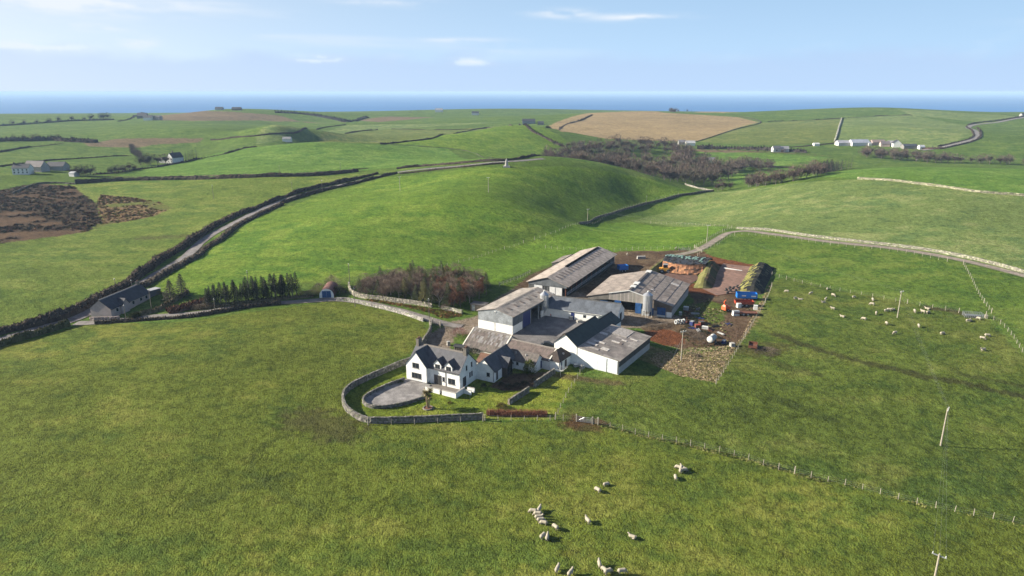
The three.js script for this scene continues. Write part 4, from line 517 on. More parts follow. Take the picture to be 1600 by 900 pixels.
const spruceBig = conifer('spruce_tree', { h: 7.5, w: 2.6, n: 1500, clear: 0.05, bark: BARK, k: [0.050, 0.046, 0.036] });
for (const [p, s] of [[[-106.1,-203.2], [1.2, 0.9]], [[-103.7,-205.8], [1.25, 1.02]]]) plant(spruceBig, p, s, 'grey green spruce beside the cottage garden hedge', 'spruce', 'spruces by the cottage');
// bushes
const brownBush = bush('bush', { h: 2.4, w: 2.1, n: 1100, tw: 0.6, tt: 0.03, k: [0.10, 0.075, 0.055], k2: [0.15, 0.12, 0.09] });
const tanBush = bush('bush', { h: 3.0, w: 2.4, n: 1200, tw: 0.7, tt: 0.03, k: [0.20, 0.16, 0.11], k2: [0.13, 0.105, 0.075] });
const darkBush = bush('bush', { h: 2.2, w: 2.0, n: 800, tw: 0.5, tt: 0.08, k: [0.032, 0.036, 0.022], k2: [0.06, 0.055, 0.035] });
const greenBush = bush('bush', { h: 1.7, w: 1.3, n: 900, tw: 0.4, tt: 0.07, k: [0.075, 0.10, 0.028], k2: [0.13, 0.13, 0.035] });
const goldBush = bush('bush', { h: 1.3, w: 1.1, n: 800, tw: 0.35, tt: 0.06, k: [0.16, 0.13, 0.03], k2: [0.09, 0.085, 0.03] });
const redBush = bush('bush', { h: 2.3, w: 2.4, n: 1100, tw: 0.9, tt: 0.022, k: [0.16, 0.072, 0.06], k2: [0.22, 0.15, 0.13] });
plant(tanBush, [-58.8,-214.6], [1.2, 1.3], 'pale leafless bush rising behind the arched hut', 'bush'); plant(brownBush, [-61.7,-209.8], [1.3, 1.2], 'brown bush beside the arched hut', 'bush');
plant(darkBush, [-54.9,-208.0], [1.3, 1.2], 'dark evergreen bush against the arched hut', 'bush');
for (const [x, z] of [[-65.6,-205.6], [-64.1,-206.2], [-62.9,-206.8]]) plant(brownBush, [x, z], [1.1, 0.7], 'low brown scrub between the conifer row and the arched hut', 'bush', 'scrub by the arched hut');
for (const [x, z] of [[-93.9,-194.0], [-92.2,-194.4], [-90.7,-195.4]]) plant(tanBush, [x, z], [0.8, 0.55], 'tan scrub at the cottage end of the conifer row', 'bush', 'tan scrub by the conifers');
plant(brownBush, [-19.9,-191.0], [0.8, 0.9], 'dark plum coloured bush on the bank above the lane', 'bush');
plant(redBush, [-14.0,-169.8], [1.0, 0.95], 'red twigged shrub in the small garden behind the farmhouse', 'shrub');
plant(darkBush, [-9.3,-156.4], [0.9, 0.8], 'dark evergreen bush behind the farmhouse chimney', 'bush');
plant(greenBush, [4.1,-145.6], [1.2, 1.9], 'tall yellow green shrub in front of the stone outbuilding', 'shrub');
plant(goldBush, [-2.1,-127.6], [1.1, 1.0], 'golden green bush at the end of the lawn wall', 'bush');
for (const [x, z] of [[-0.7,-137.4], [1.1,-138.4], [2.8,-139.4], [-2.4,-139.0], [5.0,-141.4], [-6.2,-138.0]]) plant(darkBush, [x, z], [rr(0.35, 0.55), rr(0.35, 0.5)], 'low dark shrub in the shaded courtyard garden', 'shrub', 'courtyard garden shrubs');
plant(goldBush, [-112.5,-208.1], [1.1, 1.3], 'orange brown bush behind the cottage shed', 'bush');
plant(darkBush, [-343.2,-490.6], [1.5, 1.4], 'dark bush in front of the white roadside farm', 'bush');
{ // heather, gorse and rushes on the rough ground: uncountable ground cover
  const proto = (() => { const b = new Buf(); for (let i = 0; i < 34; i++) { const a = rnd() * 7, s = Math.sqrt(rnd()), x = Math.cos(a) * s * 0.9, z = Math.sin(a) * s * 0.9, y = (1 - s * 0.7) * 0.8; b.tri([x - 0.25, y * rnd() * 0.5, z], [x + 0.25, y * rnd() * 0.5, z + rr(-0.3, 0.3)], [x + rr(-0.3, 0.3), y + rr(0, 0.35), z + rr(-0.3, 0.3)], jit([1, 1, 1], 0.7)); } return b.geo(); })();
  function scatter(name, poly, n, tint, s0, s1, keep, label, cat) {
    const B = bbox(poly), m = [], c = []; let t = 0; const M = new THREE.Matrix4(), Q = new THREE.Quaternion();
    while (m.length < n && t++ < n * 30) { const x = rr(B[0], B[1]), z = rr(B[2], B[3]); if (!inside(poly, x, z) || !keep(x, z)) continue; const s = rr(s0, s1); m.push(new THREE.Matrix4().compose(V3(x, ground(x, z) - 0.1, z), new THREE.Quaternion().setFromAxisAngle(V3(0, 1, 0), rnd() * 7), V3(s, s * rr(0.7, 1.2), s))); const k = jit(tint(), 0.4); c.push(col(...k)); }
    const im = new THREE.InstancedMesh(proto, leafMat, m.length); m.forEach((q, i) => { im.setMatrixAt(i, q); im.setColorAt(i, c[i]); }); im.name = numbered(name); im.castShadow = im.receiveShadow = true; tag(im, label, cat, null, 'stuff'); scene.add(im);
  }
  scatter('heather', [[-347.1,-420.8],[-321.9,-429.6],[-315.2,-456.1],[-286.2,-446.8],[-238.6,-389.8],[-207.7,-342.1],[-199.1,-314.9],[-208.9,-295.5],[-215.8,-281.7],[-222.5,-263.0]], 2100, () => rnd() < 0.5 ? [0.085, 0.070, 0.050] : rnd() < 0.5 ? [0.12, 0.10, 0.055] : [0.17, 0.105, 0.07], 0.45, 1.25, (x, z) => fbm(x * 0.03, z * 0.05 + 50, 4) < 0.53, 'dark heather and gorse covering the rough ground', 'heather');
  scatter('rushes', [[-251.4,-417.3],[-221.1,-402.2],[-200.4,-387.0],[-185.6,-371.9],[-186.2,-351.3],[-198.3,-331.4],[-201.5,-310.0],[-199.5,-316.5],[-207.3,-342.1],[-237.8,-389.7]], 1100, () => rnd() < 0.7 ? [0.19, 0.125, 0.075] : [0.12, 0.13, 0.04], 0.4, 0.9, (x, z) => fbm(x * 0.05 + 70, z * 0.07, 4) < 0.58, 'brown withered rushes in the corner of the western field', 'rushes');
  scatter('weeds', [[35.0,-157.3],[42.5,-160.3],[56.7,-162.2],[67.9,-181.7],[85.1,-216.7],[45.4,-140.2],[38.5,-143.3],[34.4,-148.1],[33.1,-153.1]], 4200, () => { const q = rnd(); return q < 0.65 ? [0.38, 0.30, 0.195] : q < 0.85 ? [0.24, 0.18, 0.115] : [0.16, 0.17, 0.055]; }, 0.12, 0.3, () => true, 'straw coloured dead weeds in the corner of the junk yard', 'weeds');
  scatter('yard_weeds', [[54.3,-201.4],[61.9,-203.9],[64.9,-194.1],[63.0,-182.0],[74.5,-200.1],[76.4,-199.9],[61.4,-171.4],[55.9,-162.2],[51.3,-160.1],[44.7,-162.5],[45.0,-174.5],[47.3,-182.6]], 800, () => { const t = rnd(); return t < 0.4 ? [0.13, 0.14, 0.05] : t < 0.7 ? [0.10, 0.075, 0.05] : [0.26, 0.22, 0.12]; }, 0.15, 0.42, (x, z) => fbm(x * 0.2, z * 0.2 + 5, 3) > 0.5, 'patchy weeds and trash across the muddy scrap yard', 'weeds');
  scatter('bracken', [[-44.9,-200.9],[-32.5,-194.7],[-23.2,-188.5],[-20.0,-183.9],[-14.3,-186.0],[-14.9,-188.8],[-23.7,-192.4],[-32.8,-196.6],[-44.6,-202.5]], 900, () => rnd() < 0.5 ? [0.20, 0.10, 0.045] : [0.14, 0.15, 0.035], 0.25, 0.5, () => true, 'orange bracken on the bank between the copse wall and lane', 'bracken');
  scatter('verge_grass', [[17.4,-120.2],[24.1,-116.0],[32.8,-111.9],[39.8,-108.2],[49.5,-101.6],[57.4,-97.7],[65.3,-93.5],[77.5,-89.3],[78.1,-90.1],[65.9,-94.4],[57.9,-98.9],[50.0,-102.8],[40.1,-109.3],[33.1,-113.1],[24.4,-117.2],[17.6,-121.2]], 1500, () => rnd() < 0.6 ? [0.20, 0.20, 0.07] : [0.10, 0.13, 0.03], 0.15, 0.36, () => true, 'pale uncut grass along the front field fence', 'grass');
}

// ---------- buildings ----------
const vmat = (rough = 0.85, extra = {}) => new THREE.MeshStandardMaterial({ vertexColors: true, roughness: rough, ...extra });
const renderTex = tex(256, (u, v) => { const s = 0.86 + 0.14 * (0.5 * tn(u, v, 9, 21) + 0.5 * tn(u, v, 40, 22)); return [s, s, s * 0.99]; });
const corrBump = tex(64, (u) => 0.5 + 0.5 * Math.sin(u * Math.PI * 2 * 8), false);
const slateTex = tex(512, (u, v) => { const s = 0.62 + 0.38 * (0.3 * tn(u, v, 10, 31) + 0.4 * tn(u, v, 60, 32) + 0.3 * tn(u, v, 160, 33)); return [s, s, s]; });
const MAT = {
  wall: vmat(0.9, { map: rep(renderTex, 5) }), slate: vmat(0.75, { map: rep(slateTex, 6), bumpMap: rep(noiseBump, 2.5), bumpScale: 0.03 }), sheet: vmat(0.8, { map: rep(noiseTex, 7), bumpMap: rep(corrBump, 1.4), bumpScale: 0.03 }),
  stoneRoof: vmat(0.95, { map: rep(slateTex, 4), bumpMap: rep(noiseBump, 2), bumpScale: 0.08 }), clad: vmat(0.7, { map: rep(noiseTex, 6), bumpMap: rep(corrBump, 1.6), bumpScale: 0.02 }),
  glass: new THREE.MeshPhysicalMaterial({ color: col(0.02, 0.025, 0.03), roughness: 0.12, specularIntensity: 0.8 }), dark: new THREE.MeshStandardMaterial({ color: col(0.022, 0.021, 0.02), roughness: 0.9 }),
  frame: new THREE.MeshStandardMaterial({ color: col(0.06, 0.05, 0.045), roughness: 0.6 }), white: new THREE.MeshStandardMaterial({ color: col(0.62, 0.62, 0.60), roughness: 0.7, map: rep(renderTex, 3) }),
  blue: new THREE.MeshStandardMaterial({ color: col(0.012, 0.085, 0.27), roughness: 0.55, map: rep(noiseTex, 3) }), navy: new THREE.MeshStandardMaterial({ color: col(0.012, 0.022, 0.11), roughness: 0.5 }),
  metal: new THREE.MeshStandardMaterial({ color: col(0.42, 0.43, 0.44), roughness: 0.42, metalness: 0.7 }), grey: new THREE.MeshStandardMaterial({ color: col(0.34, 0.36, 0.38), roughness: 0.6, map: rep(noiseTex, 3) }), red: new THREE.MeshStandardMaterial({ color: col(0.36, 0.05, 0.02), roughness: 0.6, map: rep(noiseTex, 2) }), rust: new THREE.MeshStandardMaterial({ color: col(0.16, 0.055, 0.028), roughness: 0.95, map: rep(noiseTex, 2) }),
  yellow: new THREE.MeshStandardMaterial({ color: col(0.62, 0.30, 0.03), roughness: 0.5 }), tyre: new THREE.MeshStandardMaterial({ color: col(0.02, 0.02, 0.021), roughness: 0.85 }), tyrePale: new THREE.MeshStandardMaterial({ color: col(0.13, 0.22, 0.195), roughness: 0.8 }), wood: woodMat, concrete: new THREE.MeshStandardMaterial({ color: col(0.40, 0.39, 0.37), roughness: 0.9, map: rep(noiseTex, 4) }),
  black: new THREE.MeshStandardMaterial({ color: col(0.012, 0.012, 0.013), roughness: 0.5 }), brightBlue: new THREE.MeshStandardMaterial({ color: col(0.01, 0.14, 0.46), roughness: 0.4 }), orange: new THREE.MeshStandardMaterial({ color: col(0.55, 0.10, 0.03), roughness: 0.5 }), green: new THREE.MeshStandardMaterial({ color: col(0.05, 0.36, 0.04), roughness: 0.5 }),
};
const WHITE = [0.80, 0.80, 0.78], rad = Math.PI / 180;
function grid4(b, a, c, d, e, nu, nv, k, j, off = 0) { // a,c along the eave; e,d along the ridge
  const P = (u, v) => [0, 1, 2].map((i) => (a[i] * (1 - u) + c[i] * u) * (1 - v) + (e[i] * (1 - u) + d[i] * u) * v);
  for (let i = 0; i < nu; i++) for (let q = 0; q < nv; q++) { const kk = typeof k === 'function' ? k(i / nu, q / nv) : k; const p = [P(i / nu, q / nv), P((i + 1) / nu, q / nv), P((i + 1) / nu, (q + 1) / nv), P(i / nu, (q + 1) / nv)]; b.quad(...p, jit(kk, j)); }
}
function slab(b, a, c, d, e, nu, nv, k, j, t = 0.12) { // roof slope with thickness; corners counter-clockwise seen from outside
  grid4(b, a, c, d, e, nu, nv, k, j);
  const lo = [a, c, d, e].map((p) => [p[0], p[1] - t, p[2]]), kk = typeof k === 'function' ? k(0, 0) : k, dk = kk.map((v) => v * 0.8);
  b.quad(lo[3], lo[2], lo[1], lo[0], dk); const top = [a, c, d, e]; for (let i = 0; i < 4; i++) { const n = (i + 1) % 4; b.quad(top[i], lo[i], lo[n], top[n], dk); }
}
class Building {
  constructor(name, label, cat, x, z, th, o) {
    this.o = o; this.w = o.w; this.L = o.L; const cx = x + Math.cos(th * rad) * o.w / 2 + Math.sin(th * rad) * o.L / 2, cz = z + Math.sin(th * rad) * o.w / 2 - Math.cos(th * rad) * o.L / 2;
    this.g = thing(name, label, cat, [x, (o.y ?? ground(cx, cz)), z], -th * rad, o.group);
  }
  // walls with gables; axis 'z': gable faces the front, 'x': gables at the sides
  walls(axis, eave, ridge, k = WHITE, mat = MAT.wall, o = {}) {
    const { w, L } = this, b = new Buf(), y0 = -0.5, e2 = o.eaveBack ?? eave, x0 = o.x0 ?? 0, x1 = o.x1 ?? w, z0 = o.z0 ?? -L, z1 = o.z1 ?? 0;
    b.box(x0, x1, y0, Math.min(eave, e2), z0, z1, k);
    if (axis === 'z') { const m = o.ridgeAt ?? (x0 + x1) / 2; b.prism([[x0, eave, z1], [x1, eave, z1], [m, ridge, z1]].map((p) => p), [[x0, eave, z0], [x1, eave, z0], [m, ridge, z0]], k); }
    else if (axis === 'x') { const m = (z0 + z1) / 2; b.prism([[x1, eave, z1], [x1, eave, z0], [x1, ridge, m]], [[x0, eave, z1], [x0, eave, z0], [x0, ridge, m]], k); }
    return mesh(o.name ?? 'wall', b.geo(), mat, this.g);
  }
  roof(axis, eave, ridge, k, mat, o = {}) {
    const b = new Buf(), ov = o.over ?? 0.3, og = o.gable ?? 0.15, x0 = o.x0 ?? 0, x1 = o.x1 ?? this.w, z0 = o.z0 ?? -this.L, z1 = o.z1 ?? 0, lift = 0.1, j = o.j ?? 0.25, k2 = o.k2 ?? k, ss = o.cell ?? 1;
    if (axis === 'z') {
      const m = (x0 + x1) / 2, s = (ridge - eave) / (m - x0), ye = eave - s * ov + lift, yr = ridge + lift, nu = Math.round((z1 - z0) / ss), nv = Math.max(2, Math.round((m - x0) / (ss * 1.8)));
      const cut = o.slot ? [[z0 - og, o.slot[0], 0], [o.slot[0], o.slot[1], o.slot[2]], [o.slot[1], z1 + og, 0]] : [[z0 - og, z1 + og, 0]];
      for (const [za, zb, gap] of cut) slab(b, [x1 + ov, ye, zb], [x1 + ov, ye, za], [m + gap, yr - s * gap, za], [m + gap, yr - s * gap, zb], Math.max(1, Math.round((zb - za) / ss)), nv, k, j);
      slab(b, [x0 - ov, ye, z0 - og], [x0 - ov, ye, z1 + og], [m, yr, z1 + og], [m, yr, z0 - og], nu, nv, k2, j);
      if (o.cap !== false) b.prism([[m - 0.25, yr - 0.02 - s * 0.2, z0 - og], [m + 0.25, yr - 0.02 - s * 0.2, z0 - og], [m + 0.25, yr - 0.02 - s * 0.2, z1 + og], [m - 0.25, yr - 0.02 - s * 0.2, z1 + og]], [[m - 0.1, yr + 0.1, z0 - og], [m + 0.1, yr + 0.1, z0 - og], [m + 0.1, yr + 0.1, z1 + og], [m - 0.1, yr + 0.1, z1 + og]], o.capK ?? k);
    } else {
      const m = (z0 + z1) / 2, s = (ridge - eave) / (z1 - m), ye = eave - s * ov + lift, yr = ridge + lift, nu = Math.round((x1 - x0) / ss), nv = Math.max(2, Math.round((z1 - m) / (ss * 1.8)));
      slab(b, [x0 - og, ye, z1 + ov], [x1 + og, ye, z1 + ov], [x1 + og, yr, m], [x0 - og, yr, m], nu, nv, k, j);
      slab(b, [x1 + og, ye, z0 - ov], [x0 - og, ye, z0 - ov], [x0 - og, yr, m], [x1 + og, yr, m], nu, nv, k2, j);
      if (o.cap !== false) b.prism([[x0 - og, yr - 0.02 - s * 0.2, m - 0.25], [x1 + og, yr - 0.02 - s * 0.2, m - 0.25], [x1 + og, yr - 0.02 - s * 0.2, m + 0.25], [x0 - og, yr - 0.02 - s * 0.2, m + 0.25]], [[x0 - og, yr + 0.1, m - 0.1], [x1 + og, yr + 0.1, m - 0.1], [x1 + og, yr + 0.1, m + 0.1], [x0 - og, yr + 0.1, m + 0.1]], o.capK ?? k);
    }
    return mesh('roof', b.geo(), mat, this.g);
  }
  // a panel lying on a face: front | back | left | right, from u0 to u1 along it
  panel(name, face, u0, u1, y0, y1, mat, d = 0.06, base = 0, parent = this.g) {
    const b = new Buf(), q = { front: [u0, u1, base - 0.02, base + d], back: [u0, u1, -this.L - d - base, -this.L + 0.02 - base], right: [this.w + base - 0.02, this.w + base + d, -u1, -u0], left: [-d - base, 0.02 - base, -u1, -u0] }[face];
    b.box(q[0], q[1], y0, y1, q[2], q[3], [1, 1, 1]); return mesh(name, b.geo(!!mat.vertexColors), mat, parent);
  }
  window(face, u0, u1, y0, y1, n = 2, base = 0, frame = MAT.frame, parent = this.g) {
    const w = this.panel('window', face, u0, u1, y0, y1, frame, 0.05, base, parent), s = (u1 - u0) / n, m = 0.07;
    for (let i = 0; i < n; i++) this.panel('pane', face, u0 + s * i + m, u0 + s * (i + 1) - m, y0 + m, y1 - m, MAT.glass, 0.065, base, w);
    this.panel('sill', face, u0 - 0.08, u1 + 0.08, y0 - 0.09, y0 - 0.005, MAT.concrete, 0.12, base, w); return w;
  }
}
const SLATE2 = [0.100, 0.100, 0.112], SLATE = SLATE2;
function chimney(B, x, z, y0, y1, sx, sz, roof, k = [0.16, 0.14, 0.12]) { const b = new Buf(); b.box(x - sx / 2, x + sx / 2, y0, y1, z - sz / 2, z + sz / 2, k); b.box(x - sx / 2 - 0.08, x + sx / 2 + 0.08, y1 - 0.2, y1, z - sz / 2 - 0.08, z + sz / 2 + 0.08, k); for (const q of [-0.25, 0.25]) b.rod([x + (sx > sz ? q : 0), y1, z + (sx > sz ? 0 : q)], [x + (sx > sz ? q : 0), y1 + 0.4, z + (sx > sz ? 0 : q)], 0.13, 0.1, 7, [0.22, 0.12, 0.08]); return mesh('chimney', b.geo(), MAT.wall, roof); }
{ // the farmhouse: main block, front gabled wing, two dormers
  const B = new Building('farmhouse', 'white two storey farmhouse with dark slate roof, front gable and twin dormers', 'house', -23.04, -142.1, 28, { w: 13.3, L: 7.2, y: 0 }), g = B.g;
  B.walls('x', 3.9, 7.2); B.walls('z', 4.0, 7.15, WHITE, MAT.wall, { name: 'gable_wing_wall', x0: -0.02, x1: 5.4, z0: -3.6, z1: 1.05 });
  const base = new Buf(); base.box(-0.06, 5.46, -0.3, 0.35, -0.5, 1.09, [0.12, 0.12, 0.125]); mesh('plinth', base.geo(), MAT.wall, g);
  const rf = B.roof('x', 3.9, 7.2, SLATE2, MAT.slate, { over: 0.3, gable: 0.2, capK: [0.2, 0.17, 0.14], j: 0.3, cell: 0.7 });
  const wr = B.roof('z', 4.0, 7.15, SLATE, MAT.slate, { x0: 0, x1: 5.4, z0: -3.5, z1: 1.05, over: 0.25, gable: 0.12, capK: [0.07, 0.08, 0.1], j: 0.3, cell: 0.7 }); wr.name = 'gable_wing_roof';
  chimney(B, 0.35, -3.6, 6.6, 8.5, 0.7, 1.3, rf); chimney(B, 12.85, -3.6, 6.6, 8.5, 0.8, 1.3, rf);
  B.window('front', 1.75, 3.45, 3.35, 4.55, 2, 1.05); B.window('front', 1.45, 4.0, 0.95, 2.2, 3, 1.05);
  for (const x of [6.75, 9.6]) { // dormers
    const d = new Buf(); d.box(x, x + 1.9, 3.5, 4.95, -2.2, 0.06, WHITE); d.prism([[x, 4.95, 0.06], [x + 1.9, 4.95, 0.06], [x + 0.95, 5.95, 0.06]], [[x, 4.95, -2.4], [x + 1.9, 4.95, -2.4], [x + 0.95, 5.95, -2.4]], WHITE); const dm = mesh('dormer', d.geo(), MAT.wall, g);
    const r = new Buf(), yr = 6.07, ye = 4.8; slab(r, [x + 2.15, ye, 0.2], [x + 2.15, ye, -1.2], [x + 0.95, yr, -2.6], [x + 0.95, yr, 0.2], 5, 2, SLATE, 0.3, 0.1); slab(r, [x - 0.25, ye, -1.2], [x - 0.25, ye, 0.2], [x + 0.95, yr, 0.2], [x + 0.95, yr, -2.6], 5, 2, SLATE2, 0.3, 0.1); mesh('dormer_roof', r.geo(), MAT.slate, dm);
    B.window('front', x + 0.35, x + 1.55, 3.75, 4.85, 2, 0.06, MAT.frame, dm);
  }
  B.panel('door', 'front', 7.55, 8.6, 0.15, 2.3, MAT.dark, 0.07); B.panel('door', 'front', 6.7, 7.45, 0.15, 2.3, MAT.frame, 0.06); B.window('front', 8.9, 9.45, 1.1, 2.15, 1); B.window('front', 10.35, 12.1, 0.85, 2.15, 2);
  B.panel('downpipe', 'front', 9.72, 9.8, 0, 3.8, MAT.frame, 0.09); B.panel('gutter', 'front', 5.5, 13.4, 3.62, 3.74, MAT.frame, 0.4);
  B.panel('door', 'right', 1.35, 2.6, 0.1, 2.25, MAT.dark, 0.05); B.window('right', 2.6, 3.15, 3.5, 4.6, 1); B.window('right', 4.75, 5.3, 3.6, 4.7, 1); B.window('right', 4.0, 4.5, 1.4, 2.5, 1); B.window('right', 4.85, 5.35, 1.4, 2.5, 1);
  // terrace with its white parapet and steps
  const t = new Buf(); t.box(6.3, 14.6, -0.5, 0.1, 0.02, 3.6, [0.16, 0.14, 0.12]); mesh('terrace', t.geo(), MAT.wall, g);
  for (const [x0, x1, z0, z1, h] of [[6.9, 10.6, 3.45, 3.75, 0.95], [11.2, 14.7, 3.45, 3.75, 0.95], [14.45, 14.75, 0.2, 3.44, 0.95], [14.76, 16.6, 0.5, 0.75, 0.7], [14.76, 16.6, -0.9, -0.65, 0.7]]) { const p = new Buf(); p.box(x0, x1, -0.5, h, z0, z1, WHITE); p.box(x0 - 0.03, x1 + 0.03, h, h + 0.06, z0 - 0.03, z1 + 0.03, [0.33, 0.31, 0.29]); mesh('parapet_wall', p.geo(), MAT.wall, g); }
  for (let i = 0; i < 4; i++) { const p = new Buf(); p.box(4.6, 6.6, -0.4, 0.28 - i * 0.14, 1.2 + i * 0.6, 1.78 + i * 0.6, [0.24, 0.23, 0.22]); mesh('step', p.geo(), MAT.wall, g); }
  for (let i = 0; i < 4; i++) { const p = new Buf(); p.box(14.8 + i * 0.45, 15.22 + i * 0.45, -0.4, 0.1 - i * 0.12, -0.6, 0.45, [0.2, 0.19, 0.18]); mesh('step', p.geo(), MAT.wall, g); }
}
{ const B = new Building('scullery', 'small lean to scullery with terracotta roof behind the farmhouse chimney', 'outbuilding', -8.2, -146.9, 28, { w: 3.4, L: 4.6, y: 0 }); B.walls('x', 2.2, 3.3, [0.5, 0.48, 0.45]); B.roof('x', 2.2, 3.3, [0.25, 0.135, 0.085], MAT.stoneRoof, { j: 0.3, cell: 0.5 }); B.panel('door', 'front', 0.5, 1.3, 0, 1.9, MAT.frame); }
{ // kitchen wing
  const B = new Building('kitchen_wing', 'white kitchen wing with dark slate roof and glazed gable behind the farmhouse', 'house', -8.55, -142.5, 28, { w: 5.2, L: 10.4, y: 0 }), g = B.g;
  B.walls('z', 2.5, 4.85); B.roof('z', 2.5, 4.85, SLATE, MAT.slate, { over: 0.3, k2: SLATE2, j: 0.3, cell: 0.7 }); B.window('front', 3.3, 4.1, 1.0, 1.9, 1); B.panel('downpipe', 'front', 5.0, 5.08, 0, 2.4, MAT.frame, 0.09);
  B.panel('door', 'right', 0.9, 1.7, 0.05, 2.1, MAT.frame, 0.05);
  const c = new Buf(); c.box(5.2, 6.4, -0.4, 2.3, -6.4, -3.6, [0.05, 0.035, 0.025]); c.prism([[6.4, 2.3, -3.6], [6.4, 2.3, -6.4], [6.4, 4.2, -5]], [[3.4, 2.3, -3.6], [3.4, 2.3, -6.4], [3.4, 4.2, -5]], [0.05, 0.035, 0.025]); const cg = mesh('glazed_gable', c.geo(), MAT.wall, g);
  const r = new Buf(); slab(r, [3.4, 2.25, -3.4], [6.65, 2.25, -3.4], [6.65, 4.32, -5], [3.0, 4.32, -5], 5, 2, SLATE2, 0.3, 0.1); slab(r, [6.65, 2.25, -6.6], [3.4, 2.25, -6.6], [3.0, 4.32, -5], [6.65, 4.32, -5], 5, 2, SLATE, 0.3, 0.1); mesh('gable_roof', r.geo(), MAT.slate, cg);
  for (const z of [-6.1, -5.35, -4.6]) { const p = new Buf(); p.box(6.41, 6.45, 0.4, 2.2, z, z + 0.62, [1, 1, 1]); mesh('pane', p.geo(false), MAT.glass, cg); }
}
const STONE = [0.205, 0.172, 0.150], STONE_RED = [0.20, 0.155, 0.135];
function skew(B, p, q, w = 0.3) { const b = new Buf(); b.prism([[p[0] - w / 2, p[1] - 0.15, p[2]], [p[0] + w / 2, p[1] - 0.15, p[2]], [q[0] + w / 2, q[1] - 0.15, q[2]], [q[0] - w / 2, q[1] - 0.15, q[2]]].reverse(), [[p[0] - w / 2, p[1] + 0.14, p[2]], [p[0] + w / 2, p[1] + 0.14, p[2]], [q[0] + w / 2, q[1] + 0.14, q[2]], [q[0] - w / 2, q[1] + 0.14, q[2]]].reverse(), [0.62, 0.58, 0.52]); mesh('coping', b.geo(), MAT.wall, B.g); }
{
  const B = new Building('stone_steading', 'old steading with mottled grey stone slate roof in front of the white and grey barn', 'outbuilding', -12.04, -159.18, 32, { w: 11.0, L: 9.6, y: 0 });
  B.walls('x', 1.43, 4.5, [0.5, 0.47, 0.43]); const lich = (u, v) => { const n = fbm(u * 30 + 3, v * 14, 3); return n > 0.5 && v > 0.2 ? [0.30, 0.285, 0.275] : STONE; };
  B.roof('x', 1.43, 4.5, lich, MAT.stoneRoof, { j: 0.55, cell: 0.45, capK: [0.3, 0.27, 0.24], k2: STONE }); skew(B, [-0.15, 1.5, 0], [-0.15, 4.6, -4.8]); skew(B, [11.1, 1.5, 0], [11.1, 4.6, -4.8]);
}
{
  const B = new Building('stone_steading', 'long low steading with brownish slate roof and hipped end beside the white gable shed', 'outbuilding', -1.6, -153.6, 33, { w: 12.2, L: 6.6, y: 0 });
  B.walls('x', 2.3, 4.0, [0.62, 0.61, 0.6]); B.roof('x', 2.3, 4.0, STONE_RED, MAT.stoneRoof, { j: 0.4, cell: 0.45, capK: [0.33, 0.29, 0.25] }); skew(B, [12.2, 2.3, 0.2], [12.2, 4.1, -3.3]);
}
{
  const B = new Building('gabled_outbuilding', 'low white outbuilding with grey roof and small vents facing the courtyard garden', 'outbuilding', -1.0, -149.0, 30, { w: 7.3, L: 4.0, y: 0 });
  B.walls('x', 2.05, 3.6); const r = B.roof('x', 2.05, 3.6, [0.215, 0.185, 0.165], MAT.stoneRoof, { j: 0.3, cell: 0.5 }); B.window('front', 2.3, 2.9, 0.9, 1.6, 1); B.panel('door', 'front', 0.6, 1.6, 0.1, 1.9, MAT.navy); B.panel('door', 'right', 2.6, 3.3, 0.1, 1.9, MAT.navy);
  for (const [x, z] of [[1.5, -1.3], [4.2, -1.2]]) { const v = new Buf(); v.rod([x, 2.8, z], [x, 3.55, z], 0.12, 0.1, 7, [0.5, 0.48, 0.45]); mesh('vent', v.geo(), MAT.wall, r); }
}
{
  const B = new Building('hipped_outbuilding', 'small white outbuilding with dark hipped roof at the end of the steading', 'outbuilding', 7.6, -148.0, 32, { w: 3.9, L: 6.0, y: 0 });
  B.walls('flat', 2.3, 2.3); const b = new Buf(), e = 0.25, y0 = 2.25, y1 = 4.25, K = [0.088, 0.066, 0.054], c = [[-e, y0, e], [3.9 + e, y0, e], [3.9 + e, y0, -6 - e], [-e, y0, -6 - e]], r0 = [1.95, y1, -2.2], r1 = [1.95, y1, -4.2];
  b.tri(c[0], c[1], r0, K); b.quad(c[1], c[2], r1, r0, jit(K, 0.2)); b.tri(c[2], c[3], r1, K); b.quad(c[3], c[0], r0, r1, jit(K, 0.2)); b.quad(c[3], c[2], c[1], c[0], K); const rf = mesh('roof', b.geo(), MAT.stoneRoof, B.g);
  B.panel('door', 'right', 2.6, 3.5, 0.05, 1.95, MAT.frame); B.panel('door', 'right', 0.8, 1.2, 0.05, 2.0, MAT.navy); B.panel('downpipe', 'front', 3.78, 3.86, 0, 2.2, MAT.frame, 0.08);
  const v = new Buf(); v.box(3.0, 3.4, 3.05, 3.4, -3.3, -2.9, [0.5, 0.45, 0.42]); mesh('vent', v.geo(), MAT.wall, rf);
}
const SHEET = [0.36, 0.32, 0.285], SHEET_L = SHEET;
const patch = (k, a = 0.3) => (u, v) => { const n = fbm(u * 9 + k[0] * 50, v * 5 + 2, 3) - 0.5, s = 1 + n * a * 2; return [k[0] * s, k[1] * s, k[2] * s]; };
function rooflight(B, roof, x0, x1, z0, z1, yAt, mat, name = 'roof_light') { const b = new Buf(), t = 0.09; b.prism([[x0, yAt(x0) + 0.02, z0], [x1, yAt(x1) + 0.02, z0], [x1, yAt(x1) + 0.02, z1], [x0, yAt(x0) + 0.02, z1]], [[x0, yAt(x0) + t, z0], [x1, yAt(x1) + t, z0], [x1, yAt(x1) + t, z1], [x0, yAt(x0) + t, z1]], [1, 1, 1]); return mesh(name, b.geo(false), mat, roof); }
